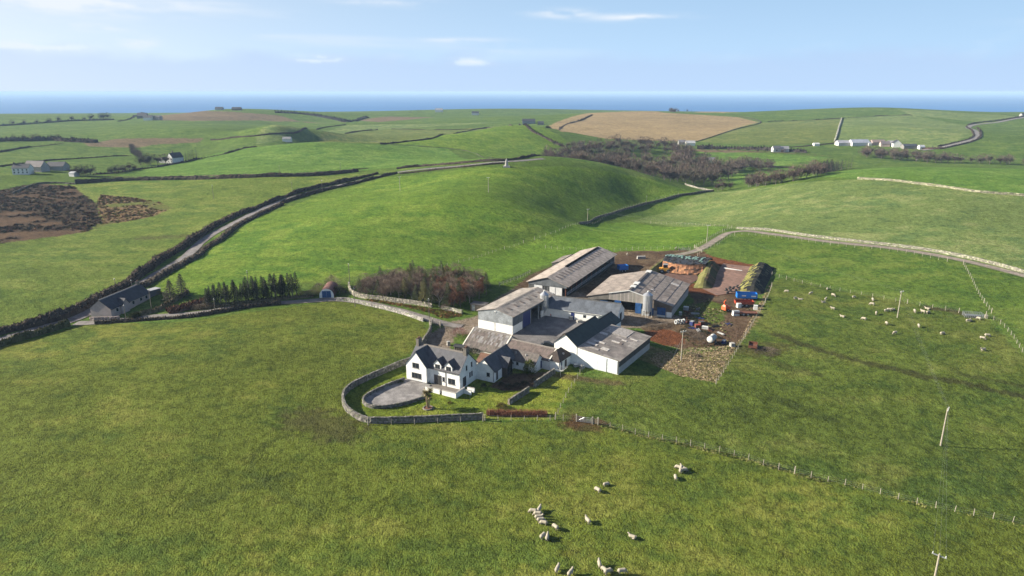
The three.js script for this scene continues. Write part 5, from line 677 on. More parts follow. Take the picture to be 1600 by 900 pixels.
const lightMat = new THREE.MeshStandardMaterial({ color: col(0.15, 0.115, 0.09), roughness: 0.6 }), paleSheet = new THREE.MeshStandardMaterial({ color: col(0.62, 0.58, 0.54), roughness: 0.75, map: rep(noiseTex, 2) }), greySheet = new THREE.MeshStandardMaterial({ color: col(0.38, 0.35, 0.33), roughness: 0.8, map: rep(noiseTex, 2) });
{ // barn with white lower wall and grey cladding
  const B = new Building('grey_barn', 'steel barn with white block base, grey cladding and brown sheet roof beside the copse', 'barn', -9.2, -176.0, 30, { w: 10.8, L: 24, y: 0 }), g = B.g, e = 5.1, rg = 6.35;
  const b = new Buf(); b.box(0, 10.8, -0.5, 2.5, -0.3, 0, WHITE); b.box(0, 0.3, -0.5, 2.5, -24, -0.31, WHITE); b.box(0.31, 10.8, -0.5, 2.5, -24, -23.7, [0.4, 0.4, 0.39]); b.box(10.5, 10.8, -0.5, 2.3, -5.2, -0.31, WHITE); b.box(10.5, 10.8, -0.5, 1.9, -23.69, -16.5, WHITE); mesh('block_wall', b.geo(), MAT.wall, g);
  const c = new Buf(), GC = [0.30, 0.33, 0.36]; c.box(0.02, 10.78, 2.5, e, -0.28, 0.03, GC); c.prism([[0.02, e, 0.03], [10.78, e, 0.03], [5.4, rg, 0.03]], [[0.02, e, -0.28], [10.78, e, -0.28], [5.4, rg, -0.28]], GC); c.box(-0.02, 0.25, 2.5, e, -24, -0.29, GC); c.box(0.3, 10.78, 2.5, e + 0.3, -24, -23.75, GC); c.box(10.52, 10.83, 2.3, e, -5.4, -0.29, [0.10, 0.12, 0.15]); c.box(10.52, 10.83, 4.3, e, -23.7, -5.41, [0.10, 0.12, 0.15]); mesh('cladding', c.geo(), MAT.clad, g);
  for (const z of [-5.5, -10.2, -15, -19.5]) { const p = new Buf(); p.box(10.45, 10.75, -0.4, e, z - 0.15, z + 0.15, [1, 1, 1]); mesh('stanchion', p.geo(false), MAT.grey, g); }
  const bd = new Buf(); bd.box(10.6, 10.72, 0.1, 4.28, -10, -5.6, [1, 1, 1]); mesh('sliding_door', bd.geo(false), MAT.navy, g);
  const pilaster = new Buf(); pilaster.box(5.15, 5.35, -0.3, 2.5, 0, 0.06, [0.55, 0.55, 0.55]); mesh('pilaster', pilaster.geo(), MAT.wall, g);
  const lamp = new Buf(); lamp.box(5.3, 5.7, 5.5, 5.75, 0.03, 0.2, [1, 1, 1]); mesh('flood_lamp', lamp.geo(false), MAT.white, g);
  const r = B.roof('z', e, rg, patch(SHEET), MAT.sheet, { over: 0.45, gable: 0.25, k2: patch(SHEET_L), j: 0.16, cap: false, slot: [-22, -2.2, 0.5] }), ya = (x) => e + (rg - e) * (10.8 - x) / 5.4 + 0.1;
  for (let i = 0; i < 6; i++) rooflight(B, r, 7.3, 8.6, -3.6 - i * 3.5, -2.7 - i * 3.5, ya, lightMat);
  for (let i = 0; i < 30; i++) rooflight(B, r, 5.3, 6.0, -2.6 - i * 0.66, -2.3 - i * 0.66, ya, greySheet, 'ridge_crown');
}
{ // byre closing the yard
  const B = new Building('byre', 'long white byre with slate grey roof across the back of the yard', 'barn', 8.4, -187.0, 23.5, { w: 22.4, L: 7.6, y: 0 }), g = B.g;
  B.walls('x', 2.7, 5.15); const r = B.roof('x', 2.7, 5.15, patch([0.105, 0.122, 0.150], 0.12), MAT.clad, { j: 0.08, over: 0.3, capK: [0.06, 0.06, 0.06] });
  B.panel('door', 'front', 9.0, 10.0, 0.1, 2.1, MAT.navy, 0.05); B.panel('window', 'front', 12.6, 13.4, 1.0, 1.8, MAT.glass, 0.05); B.panel('door', 'right', 2.6, 4.6, 0.1, 2.6, MAT.dark, 0.05); B.panel('gutter', 'front', 0, 22.4, 2.42, 2.52, MAT.white, 0.4);
}
{ // long cattle shed
  const B = new Building('cattle_shed', 'long open sided cattle shed with pale rust streaked roof and dark ridge slot', 'barn', 5.2, -210.4, 26, { w: 13.2, L: 49, y: 0 }), g = B.g, e = 3.7, rg = 5.8;
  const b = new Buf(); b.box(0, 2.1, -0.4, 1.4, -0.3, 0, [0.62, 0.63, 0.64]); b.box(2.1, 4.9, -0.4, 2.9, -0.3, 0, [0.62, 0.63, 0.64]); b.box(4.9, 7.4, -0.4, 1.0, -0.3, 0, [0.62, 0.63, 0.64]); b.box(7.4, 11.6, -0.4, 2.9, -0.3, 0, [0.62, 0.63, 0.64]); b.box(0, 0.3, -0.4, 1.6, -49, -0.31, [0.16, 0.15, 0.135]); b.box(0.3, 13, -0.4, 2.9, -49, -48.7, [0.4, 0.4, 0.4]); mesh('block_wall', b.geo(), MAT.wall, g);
  const c = new Buf(), GC = [0.12, 0.135, 0.155]; c.box(0, 13.2, 2.9, e, -0.28, 0.04, GC); c.prism([[0, e, 0.04], [13.2, e, 0.04], [6.6, rg, 0.04]], [[0, e, -0.28], [13.2, e, -0.28], [6.6, rg, -0.28]], GC); c.prism([[0, 2.9, -48.7], [13.2, 2.9, -48.7], [6.6, rg, -48.7]], [[0, 2.9, -49], [13.2, 2.9, -49], [6.6, rg, -49]], GC); c.box(0, 0.2, 1.6, e - 0.1, -49, -0.3, [0.09, 0.075, 0.06]); mesh('cladding', c.geo(), MAT.clad, g);  // left inner cladding coloured dark brown to paint in the interior shade
  const fl = new Buf(); fl.box(0.35, 13.4, -0.3, 0.14, -48.6, -0.35, [0.05, 0.038, 0.026]); for (const z of [-12, -24, -36]) fl.box(0.4, 11, 0.14, 1.4, z - 0.1, z + 0.1, [0.12, 0.11, 0.1]); mesh('shade_dark_floor', fl.geo(), MAT.wall, g);  // floor slab coloured near black, standing in for shade inside the shed
  for (const [a, d, y0] of [[4.9, 7.4, 1.0], [0, 2.1, 1.4]]) for (let i = 0; i < 5; i++) { const p = new Buf(); const x = a + (d - a) * (i + 0.5) / 5; p.box(x - 0.06, x + 0.06, y0, 2.9, -0.2, -0.1, [1, 1, 1]); mesh('slat', p.geo(false), MAT.grey, g); } B.panel('door_seam', 'front', 9.3, 9.37, 0, 2.8, MAT.frame, 0.05);
  for (let i = 0; i < 11; i++) { const p = new Buf(); p.box(12.6, 12.8, -0.4, e - 0.1, -i * 4.8 - 0.5, -i * 4.8 - 0.28, [1, 1, 1]); mesh('stanchion', p.geo(false), MAT.rust, g); }
  const rail = new Buf(); for (const y of [0.5, 0.9, 1.25]) rail.rod([12.9, y, -1], [12.9, y, -48], 0.04, 0.04, 4, [1, 1, 1]); mesh('feed_barrier', rail.geo(false), MAT.metal, g);
  const r = B.roof('z', e, rg, patch([0.42, 0.36, 0.315], 0.16), MAT.sheet, { over: 0.7, gable: 0.4, k2: patch([0.42, 0.36, 0.315], 0.16), j: 0.14, cap: false, slot: [-48, -15, 0.75] }), ya = (x) => e + (rg - e) * (13.2 - x) / 6.6 + 0.1;
  for (let i = 0; i < 17; i++) rooflight(B, r, 8.0, 9.9, -4 - i * 2.6, -3.05 - i * 2.6, ya, lightMat);
  const s = new Buf(); s.box(6.5, 6.62, 5.7, 6.12, -48, -15, [1, 1, 1]); mesh('ridge_flashing', s.geo(false), MAT.frame, r);
}
{ // lean-to behind the cattle shed
  const B = new Building('pole_shed', 'small dark shed with brown pitched roof behind the cattle shed', 'shed', 14.5, -240, 26, { w: 7, L: 12, y: 0 });
  B.walls('z', 2.4, 3.4, [0.07, 0.07, 0.07], MAT.clad); B.roof('z', 2.4, 3.4, patch([0.22, 0.19, 0.165]), MAT.sheet, { k2: patch([0.22, 0.19, 0.165]), over: 0.5, j: 0.15 });
}
{ // big general purpose barn with blue doors
  const B = new Building('blue_door_barn', 'wide barn with brown patched roof, timber gable and bright blue doors', 'barn', 22.6, -195.0, 24.5, { w: 25, L: 25.5, y: 0 }), g = B.g, e = 3.5, rg = 6.6;
  const b = new Buf(); b.box(0, 10.2, -0.4, 1.2, -0.3, 0, [0.42, 0.4, 0.38]); b.box(14.6, 25, -0.4, 1.6, -0.3, 0, [0.36, 0.34, 0.32]); b.box(24.7, 25, -0.4, 2.2, -25.5, -0.31, [0.35, 0.34, 0.33]); b.box(0, 0.3, -0.4, 2.2, -25.5, -0.31, [0.35, 0.34, 0.33]); b.box(0.3, 24.7, -0.4, 3, -25.5, -25.2, [0.35, 0.34, 0.33]); b.box(23.6, 25.02, -0.4, 1.6, -0.28, 0.03, WHITE); mesh('block_wall', b.geo(), MAT.wall, g);
  const t = new Buf(), TB = [0.30, 0.275, 0.25]; for (let x = 6.6; x < 18.4; x += 0.4) { const y = (q) => e + (rg - e) * (1 - Math.abs(q - 12.5) / 12.5), k = jit(TB, 0.5); t.prism([[x, 3.2, 0], [x + 0.36, 3.2, 0], [x + 0.36, 3.2, 0.06], [x, 3.2, 0.06]], [[x, y(x), 0], [x + 0.36, y(x + 0.36), 0], [x + 0.36, y(x + 0.36), 0.06], [x, y(x), 0.06]], k); } mesh('timber_gable', t.geo(), MAT.wall, g);
  const c = new Buf(), CL = [0.17, 0.16, 0.145]; c.prism([[0, 2.3, 0], [6.59, 3.2, 0], [6.59, e + (rg - e) * 6.59 / 12.5, 0], [0, e, 0]].reverse(), [[0, 2.3, -0.25], [6.59, 3.2, -0.25], [6.59, e + (rg - e) * 6.59 / 12.5, -0.25], [0, e, -0.25]].reverse(), CL); c.prism([[18.5, 1.6, 0], [25, 1.6, 0], [25, e, 0], [18.5, e + (rg - e) * 6.5 / 12.5, 0]].reverse(), [[18.5, 1.6, -0.25], [25, 1.6, -0.25], [25, e, -0.25], [18.5, e + (rg - e) * 6.5 / 12.5, -0.25]].reverse(), [0.15, 0.12, 0.095]); c.box(24.75, 25.05, 2.2, e, -25.5, -0.3, [0.16, 0.17, 0.18]); c.box(-0.05, 0.25, 2.2, e, -25.5, -0.3, [0.2, 0.19, 0.17]); c.prism([[0.3, 3, -25.2], [24.7, 3, -25.2], [12.5, rg, -25.2]], [[0.3, 3, -25.5], [24.7, 3, -25.5], [12.5, rg, -25.5]], [0.2, 0.19, 0.17]); mesh('cladding', c.geo(), MAT.clad, g);
  for (const [a, d, y0, y1] of [[8.3, 10.2, 0.1, 3.25], [14.5, 16.3, 0.1, 3.2], [3.9, 6.3, 1.3, 2.6], [20.9, 23.3, 0.5, 2.7], [18.9, 19.9, 0.2, 2.2]]) B.panel('blue_door', 'front', a, d, y0, y1, MAT.blue, 0.12);
  const bp = new Buf(); bp.box(20.9, 23.3, -0.2, 0.48, 0, 0.14, [1, 1, 1]); mesh('door_kickboard', bp.geo(false), MAT.white, g);
  B.panel('trough', 'front', 16.6, 18.8, 0.0, 1.5, MAT.grey, 0.8);
  const barge = new Buf(); for (const s of [-1, 1]) { const x0 = 12.5 + s * 6, yy = e + (rg - e) * (1 - 6 / 12.5) + 0.12; barge.prism([[12.5, rg + 0.0, 0.25], [x0, yy - 0.12, 0.25], [x0, yy + 0.12, 0.25], [12.5, rg + 0.24, 0.25]], [[12.5, rg, 0.34], [x0, yy - 0.12, 0.34], [x0, yy + 0.12, 0.34], [12.5, rg + 0.24, 0.34]], [1, 1, 1]); } mesh('bargeboard', barge.geo(false), MAT.white, g);
  const r = B.roof('z', e, rg, patch([0.30, 0.255, 0.222], 0.2), MAT.sheet, { over: 0.4, gable: 0.25, k2: patch([0.30, 0.255, 0.222], 0.2), j: 0.14, cap: false }), ya = (x) => e + (rg - e) * (25 - x) / 12.5 + 0.1;
  for (const [x, n] of [[15.7, 4], [21.3, 4]]) for (let i = 0; i < n; i++) rooflight(B, r, x, x + 1.5, -7 - i * 3.6, -6.2 - i * 3.6, ya, lightMat);
  for (const [x0, x1, z0, z1] of [[17, 17.9, -8, -7.2], [20.5, 23, -20.6, -19.2], [18.3, 18.7, -6.6, -6.2]]) rooflight(B, r, x0, x1, z0, z1, ya, paleSheet);
  for (const [z0, z1] of [[-5.4, -3.6], [-9.6, -7], [-24.8, -22.4]]) { const s = new Buf(); s.box(11.7, 13.3, rg - 0.1, rg + 0.28, z0, z1, [1, 1, 1]); mesh('ridge_cap', s.geo(false), MAT.white, r); } for (const [z0, z1] of [[-22.3, -9.7], [-6.9, -5.5], [-3.5, 0]]) { const s = new Buf(); s.box(12.2, 12.9, rg - 0.15, rg + 0.2, z0, z1, [1, 1, 1]); mesh('ridge_vent', s.geo(false), MAT.frame, r); }
  for (let i = 1; i < 5; i++) { const s = new Buf(), x = 12.5 + i * 2.6; s.prism([[x - 0.05, ya(x) - 0.05, -25.5], [x + 0.05, ya(x) - 0.05, -25.5], [x + 0.05, ya(x) - 0.05, 0], [x - 0.05, ya(x) - 0.05, 0]], [[x - 0.05, ya(x) + 0.03, -25.5], [x + 0.05, ya(x) + 0.03, -25.5], [x + 0.05, ya(x) + 0.03, 0], [x - 0.05, ya(x) + 0.03, 0]], [1, 1, 1]); mesh('sheet_lap', s.geo(false), MAT.frame, r); }
}
{ // white gabled shed with dark roof, and its wide lean-to
  const B = new Building('white_gable_shed', 'white gabled shed with dark green sheet roof beside the yard', 'barn', 10.1, -153.05, 32, { w: 6, L: 26, y: 0 }), g = B.g, T = [0.022, 0.036, 0.034];
  B.walls('z', 4.6, 7.0, WHITE, MAT.wall, { z0: -16 }); B.walls('z', 3.6, 5.4, WHITE, MAT.wall, { z0: -26, z1: -16.02, name: 'rear_wall' });
  B.roof('z', 4.6, 7.0, patch(T), MAT.clad, { z0: -16, over: 0.2, j: 0.2, k2: T, cell: 0.8 }); B.roof('z', 3.6, 5.4, patch(T), MAT.clad, { z0: -26, z1: -16.25, over: 0.2, j: 0.2, k2: T, cell: 0.8 }).name = 'rear_roof'; B.panel('door', 'right', 23.5, 24.6, 0.1, 2, MAT.navy);
}
{
  const B = new Building('lean_to_shed', 'wide lean to shed with patched pale sheet roof and white front with sliding doors', 'barn', 15.3, -149.9, 32.5, { w: 10.6, L: 19, y: 0 }), g = B.g, yl = 4.45, yr = 3.3;
  const b = new Buf(); b.prism([[0, -0.5, 0], [10.6, -0.5, 0], [10.6, yr, 0], [0, yl, 0]].reverse(), [[0, -0.5, -0.25], [10.6, -0.5, -0.25], [10.6, yr, -0.25], [0, yl, -0.25]].reverse(), WHITE); b.box(10.35, 10.6, -0.5, 1.7, -19, -0.26, [0.36, 0.37, 0.36]); b.prism([[0, -0.5, -18.75], [10.34, -0.5, -18.75], [10.34, yr, -18.75], [0, yl, -18.75]].reverse(), [[0, -0.5, -19], [10.34, -0.5, -19], [10.34, yr, -19], [0, yl, -19]].reverse(), [0.5, 0.5, 0.5]); mesh('wall', b.geo(), MAT.wall, g);
  const c = new Buf(); c.box(10.4, 10.68, 1.7, yr - 0.06, -19, -0.2, [0.045, 0.05, 0.055]); mesh('cladding', c.geo(), MAT.clad, g);
  for (const [a, d] of [[3.3, 5.4], [5.45, 7.6], [7.75, 10.3]]) B.panel('sliding_door', 'front', a, d, 0.1, 3.1, new THREE.MeshStandardMaterial({ color: col(0.66, 0.71, 0.75), roughness: 0.6, map: rep(renderTex, 2) }), 0.07); B.panel('corner_post', 'front', 7.6, 7.75, 0, 3.2, MAT.frame, 0.1); B.panel('corner_post', 'front', 10.4, 10.6, 0, 3.2, MAT.frame, 0.1);
  const r = new Buf(), ya = (x) => yl + (yr - yl) * x / 10.6 + 0.1; slab(r, [10.9, ya(10.9), 0.2], [10.9, ya(10.9), -19.2], [0, ya(0), -19.2], [0, ya(0), 0.2], 19, 5, (u, v) => { const n = fbm(u * 6 + 8, v * 4 + 3, 3); return n > 0.56 ? [0.33, 0.30, 0.275] : [0.235, 0.208, 0.19]; }, 0.2); const rf = mesh('roof', r.geo(), MAT.sheet, g);
  for (const [x0, x1, z0, z1, m] of [[0.5, 3.2, -4.6, -3.7, paleSheet], [1.4, 4.1, -6.8, -6, paleSheet], [4.6, 6.6, -9.6, -8.9, paleSheet], [4.6, 6.4, -4.2, -2.8, paleSheet], [6.2, 7.5, -11.8, -11.2, paleSheet], [1, 6.5, -18.4, -13.6, greySheet], [7.5, 9.4, -14, -13.4, paleSheet], [0.3, 2.2, -12.5, -11.4, paleSheet], [2.4, 4.6, -2.4, -1.6, greySheet], [6.6, 7.4, -9.8, -8.6, lightMat]]) rooflight(B, rf, x0, x1, z0, z1, ya, m, 'roof_sheet_or_hole');  // dark last panel stands in for the shaded hole of a missing sheet
}
{ // arched hut by the lane
  const p = [-60.0,-203.9], th = -4, L = 9, R = 2.2, g = thing('arched_hut', 'small arched hut with rusty red roof, white front and blue doors by the lane', 'shed', [p[0], ground(p[0], p[1]), p[1]], -th * rad);
  const arch = (r, n = 12) => Array.from({ length: n + 1 }, (_, i) => [R + Math.cos(Math.PI * (1 - i / n)) * r, 0.7 + Math.sin(Math.PI * i / n) * r * 0.95]); const a = [[R - R, -0.3], ...arch(R), [2 * R, -0.3]], o = new Buf();
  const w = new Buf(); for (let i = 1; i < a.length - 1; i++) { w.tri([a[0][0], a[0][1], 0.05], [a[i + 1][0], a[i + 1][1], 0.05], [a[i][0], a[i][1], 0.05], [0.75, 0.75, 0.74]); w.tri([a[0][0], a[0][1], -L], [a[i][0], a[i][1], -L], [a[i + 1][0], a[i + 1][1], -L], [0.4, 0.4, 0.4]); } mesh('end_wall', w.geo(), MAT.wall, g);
  for (let i = 0; i < a.length - 1; i++) for (let q = 0; q < 6; q++) o.quad([a[i][0], a[i][1], -q * L / 6], [a[i + 1][0], a[i + 1][1], -q * L / 6], [a[i + 1][0], a[i + 1][1], -(q + 1) * L / 6], [a[i][0], a[i][1], -(q + 1) * L / 6], jit([0.15, 0.062, 0.05], 0.4)); mesh('arched_roof', o.geo(), vmat(0.85, { side: THREE.DoubleSide, map: rep(noiseTex, 3) }), g);
  const d = new Buf(); d.box(0.85, 2.18, 0, 2.1, 0.06, 0.12, [1, 1, 1]); mesh('door', d.geo(false), MAT.blue, g); const d2 = new Buf(); d2.box(2.22, 3.55, 0, 2.1, 0.06, 0.12, [1, 1, 1]); mesh('door', d2.geo(false), MAT.blue, g);
}
{ // roadside cottage and its outbuilding
  const a = [-120.8,-189.2], b2 = [-115.9,-187.8], c2 = [-113.8,-202.2], th = 25, w = 6.6, L = 17.5;
  const B = new Building('cottage', 'long single storey cottage with dark roof and pinkish gable beside the road', 'house', a[0], a[1], 12, { w, L });
  B.g.rotation.y = -Math.atan2(b2[1] - a[1], b2[0] - a[0]); { const dx = c2[0] - b2[0], dz = c2[1] - b2[1]; B.g.rotation.y = -Math.atan2(dx, -dz); B.g.position.x = b2[0] - Math.cos(-B.g.rotation.y) * w; B.g.position.z = b2[1] - Math.sin(-B.g.rotation.y) * w; }
  B.walls('z', 2.4, 4.9, [0.42, 0.35, 0.33]); const r = B.roof('z', 2.4, 4.9, [0.05, 0.052, 0.066], MAT.slate, { j: 0.3, cell: 0.8, capK: [0.3, 0.27, 0.25] });
  const c = new Buf(); c.prism([[w + 0.6, 2.3, -4], [w + 0.6, 2.3, -7], [w + 0.6, 4, -5.5]], [[w - 2.6, 2.3, -4], [w - 2.6, 2.3, -7], [w - 2.6, 4, -5.5]], [0.4, 0.34, 0.33]); c.box(w - 0.1, w + 0.6, -0.3, 2.3, -7, -4, [0.4, 0.34, 0.33]); const pg = mesh('porch_gable', c.geo(), MAT.wall, B.g);
  const pr = new Buf(); slab(pr, [w - 2.8, 2.2, -3.8], [w + 0.85, 2.2, -3.8], [w + 0.85, 4.15, -5.5], [w - 2.8, 4.15, -5.5], 4, 2, [0.05, 0.052, 0.066], 0.3, 0.1); slab(pr, [w + 0.85, 2.2, -7.2], [w - 2.8, 2.2, -7.2], [w - 2.8, 4.15, -5.5], [w + 0.85, 4.15, -5.5], 4, 2, [0.05, 0.052, 0.066], 0.3, 0.1); mesh('porch_roof', pr.geo(), MAT.slate, pg);
  chimney(B, w / 2, -L + 0.6, 4.5, 6, 0.7, 1.0, r); for (const u of [2, 9, 12.5, 15]) B.window('right', u, u + 1.1, 0.9, 2.0, 1, 0, MAT.white);
  const s = [-116.3,-205.4], S = new Building('garden_shed', 'flat roofed pale garden shed behind the roadside cottage', 'shed', s[0], s[1], 0, { w: 2.4, L: 5 }); S.g.rotation.y = B.g.rotation.y - 0.35; S.walls('flat', 1.9, 1.9, [0.1, 0.1, 0.11]); const sr = new Buf(); sr.box(-0.15, 2.55, 1.9, 2.0, -5.15, 0.15, [0.32, 0.32, 0.34]); mesh('roof', sr.geo(), MAT.wall, S.g); S.panel('door', 'front', 0.6, 1.6, 0.1, 1.9, MAT.grey);
  stoneWall('low garden wall in front of the roadside cottage', [[-121.8,-186.9],[-119.9,-186.5],[-118.1,-186.6],[-115.3,-186.6],[-113.1,-186.9]], 0.9, 0.4, [0.30, 0.25, 0.235], { rows: 2 });
  plant(greenBush, [-109.9,-188.0], [1.3, 0.9], 'pale green rounded bush by the roadside cottage', 'bush'); plant(darkBush, [-109.0,-188.5], [0.9, 0.8], 'dark bush by the roadside cottage hedge', 'bush');
}
{ // timber shed by the copse
  const B = new Building('timber_shed', 'small weathered timber shed at the corner of the copse', 'shed', ...[-12.2,-191.3], 20, { w: 4.4, L: 3 }); B.walls('flat', 1.9, 1.9, [0.20, 0.15, 0.11]); const r = new Buf(); r.box(-0.2, 4.6, 1.9, 2.05, -3.2, 0.2, [0.09, 0.08, 0.075]); mesh('roof', r.geo(), MAT.wall, B.g); B.panel('door', 'front', 0.4, 1.4, 0, 1.8, MAT.grey); for (let i = 0; i < 7; i++) B.panel('plank', 'front', 1.6 + i * 0.38, 1.93 + i * 0.38, 0, 1.85, MAT.wood, 0.04);
}
// far farms and houses
function farHouse(label, xz, th, w, L, eave, ridge, wallK, roofK, o = {}) {
  const B = new Building(o.name ?? 'farm_cottage', label, o.cat ?? 'house', xz[0], xz[1], th, { w, L, group: o.group }); B.walls(o.axis ?? 'x', eave, ridge, wallK); const r = B.roof(o.axis ?? 'x', eave, ridge, roofK, MAT.slate, { k2: o.k2 ?? roofK, cell: 2, j: 0.2 });
  if (o.win) for (let i = 0; i < o.win; i++) { const u = (i + 0.5) * w / o.win; for (const y of o.two ? [0.9, eave - 1.9] : [0.9]) { const m = B.panel('window', 'front', u - 0.45, u + 0.45, y, y + 1.05, MAT.glass, 0.06); } }
  if (o.ch) chimney(B, 0.5, -L / 2, ridge - 0.4, ridge + 1.1, 0.7, 1, r); return B;
}
const W2 = [0.74, 0.74, 0.72], RF = [0.05, 0.052, 0.06];
farHouse('white two storey farmhouse beside the upper lane', [-352.1,-484.9], -8, 11, 6.5, 4.6, 7, W2, RF, { win: 4, two: 1, ch: 1 });
farHouse('grey steading with pinkish dark roof behind the white upper lane farmhouse', [-354.8,-500.9], 8, 14, 8, 3.6, 7.4, [0.4, 0.38, 0.37], [0.13, 0.11, 0.11], { name: 'steading', cat: 'outbuilding' });
farHouse('dark roofed barn beyond the white upper lane farmhouse', [-345.3,-510.5], 0, 13, 8, 3.2, 6, [0.3, 0.3, 0.3], RF, { name: 'steading', cat: 'outbuilding' });
farHouse('small pale shed at the upper lane corner', [-313.1,-485.8], 20, 5, 4, 2.3, 3.3, [0.5, 0.5, 0.52], [0.4, 0.42, 0.45], { name: 'lane_shed', cat: 'shed' });
farHouse('tall white gabled house among dark trees', [-287.1,-575.9], 25, 6.5, 11, 4.8, 8.4, W2, RF, { axis: 'z', win: 2, two: 1, ch: 1 });
farHouse('low white extension beside the tall gabled house', [-297.8,-583.4], 15, 8, 5, 2.4, 4, W2, [0.16, 0.15, 0.15]);
farHouse('white house in the far coastal hamlet', [-651.9,-1242.3], 0, 16, 9, 5, 9, W2, RF); farHouse('pinkish house in the far coastal hamlet', [-640.4,-1246.6], 10, 17, 9, 5, 8, [0.4, 0.33, 0.3], RF); farHouse('dark roofed steading in the far coastal hamlet', [-702.2,-1316.3], 0, 18, 10, 5, 10, [0.2, 0.19, 0.19], RF, { name: 'steading', cat: 'outbuilding' });
farHouse('small house on the brow of the brown coastal hill', [-600.4,-1426.2], 0, 15, 8, 3, 6, [0.4, 0.4, 0.42], RF); farHouse('dark steading on the brow of the brown coastal hill', [-561.7,-1413.4], 0, 18, 8, 3, 6, [0.15, 0.15, 0.15], RF, { name: 'steading', cat: 'outbuilding' });
farHouse('white shore farmhouse on the green coastal plain', [-184.9,-1697.0], 0, 18, 9, 5, 9, W2, [0.4, 0.4, 0.42]); farHouse('white cottage by the pale coastal field', [-89.5,-1563.5], 0, 16, 8, 4.5, 8, W2, RF); farHouse('lone white cottage in the marsh hedge', [-250.0,-758.3], 0, 9, 6, 3, 5, W2, [0.3, 0.3, 0.3]);
farHouse('dark barn in the hollow beside the stubble field', [15.8,-1080.0], 0, 20, 12, 4, 7, [0.25, 0.27, 0.3], [0.045, 0.045, 0.055], { name: 'steading', cat: 'barn' }); farHouse('low dark outbuilding next to the hollow barn', [38.7,-1059.7], 5, 9, 8, 3, 5, [0.2, 0.18, 0.17], RF, { name: 'steading', cat: 'barn' });
farHouse('white cottage at the foot of the stubble field', [194.7,-778.1], 5, 10, 6, 3.2, 5.6, W2, [0.55, 0.55, 0.56]); farHouse('grey roofed cottage at the foot of the stubble field', [189.0,-790.2], 5, 8, 6, 3, 5.4, [0.5, 0.48, 0.47], [0.25, 0.24, 0.25]);
farHouse('white cottage in the valley bushes', [266.1,-707.1], 0, 8, 6, 3.5, 6, W2, [0.15, 0.15, 0.17]); farHouse('grey roofed cottage beside the valley bushes', [273.3,-708.8], 10, 9, 6, 3.2, 5.5, [0.5, 0.5, 0.5], [0.3, 0.3, 0.32]);
farHouse('long pale grey cattle shed with rounded gaps, end of the far farm', [361.4,-770.1], 0, 16, 10, 2.8, 5.4, [0.5, 0.48, 0.47], [0.42, 0.42, 0.45], { name: 'cattle_shed', cat: 'barn' }); farHouse('long pale blue grey cattle shed of the far farm', [374.4,-765.5], 0, 19.5, 12, 3.2, 6.4, [0.6, 0.6, 0.62], [0.40, 0.43, 0.50], { name: 'cattle_shed', cat: 'barn' });
farHouse('small white shed between the far sheds and house', [391.5,-763.9], 0, 3.4, 5, 2.5, 3.4, W2, [0.6, 0.6, 0.6], { name: 'shed', cat: 'shed' }); farHouse('pinkish roofed steading of the far farm', [396.2,-765.0], 2, 14, 8, 3, 5.5, [0.42, 0.33, 0.3], [0.33, 0.25, 0.22], { name: 'steading', cat: 'outbuilding' });
farHouse('second pinkish steading of the far farm', [399.2,-752.9], 12, 9, 7, 3, 5.5, [0.45, 0.34, 0.31], [0.20, 0.17, 0.17], { name: 'steading', cat: 'outbuilding' }); farHouse('white farmhouse with dark roof at the far farm', [407.9,-744.5], 15, 8, 9, 4, 7.4, W2, RF, { axis: 'z' }); farHouse('low white wing of the far farmhouse', [409.5,-757.0], 5, 7, 6, 3, 5, W2, [0.5, 0.48, 0.47]);
farHouse('dark roofed barn beyond the far farmhouse', [411.7,-730.1], 4, 14, 8, 2.5, 4.5, [0.2, 0.19, 0.18], [0.06, 0.065, 0.08], { name: 'steading', cat: 'barn' }); farHouse('pale shed at the end of the far farm', [424.5,-723.2], 4, 5, 6, 2.5, 4, [0.6, 0.6, 0.62], [0.5, 0.52, 0.55], { name: 'shed', cat: 'shed' });
farHouse('tiny white bungalow above the small tree row', [333.7,-768.3], 0, 6, 5, 2.4, 3.4, W2, W2); farHouse('white house behind the olive trees of the bright field', [183.3,-648.6], 10, 7, 5, 3, 5, W2, [0.3, 0.3, 0.32]);
farHouse('lone house on the skyline by the far road', [879.4,-1213.0], 0, 12, 8, 3, 6, [0.3, 0.3, 0.3], RF);

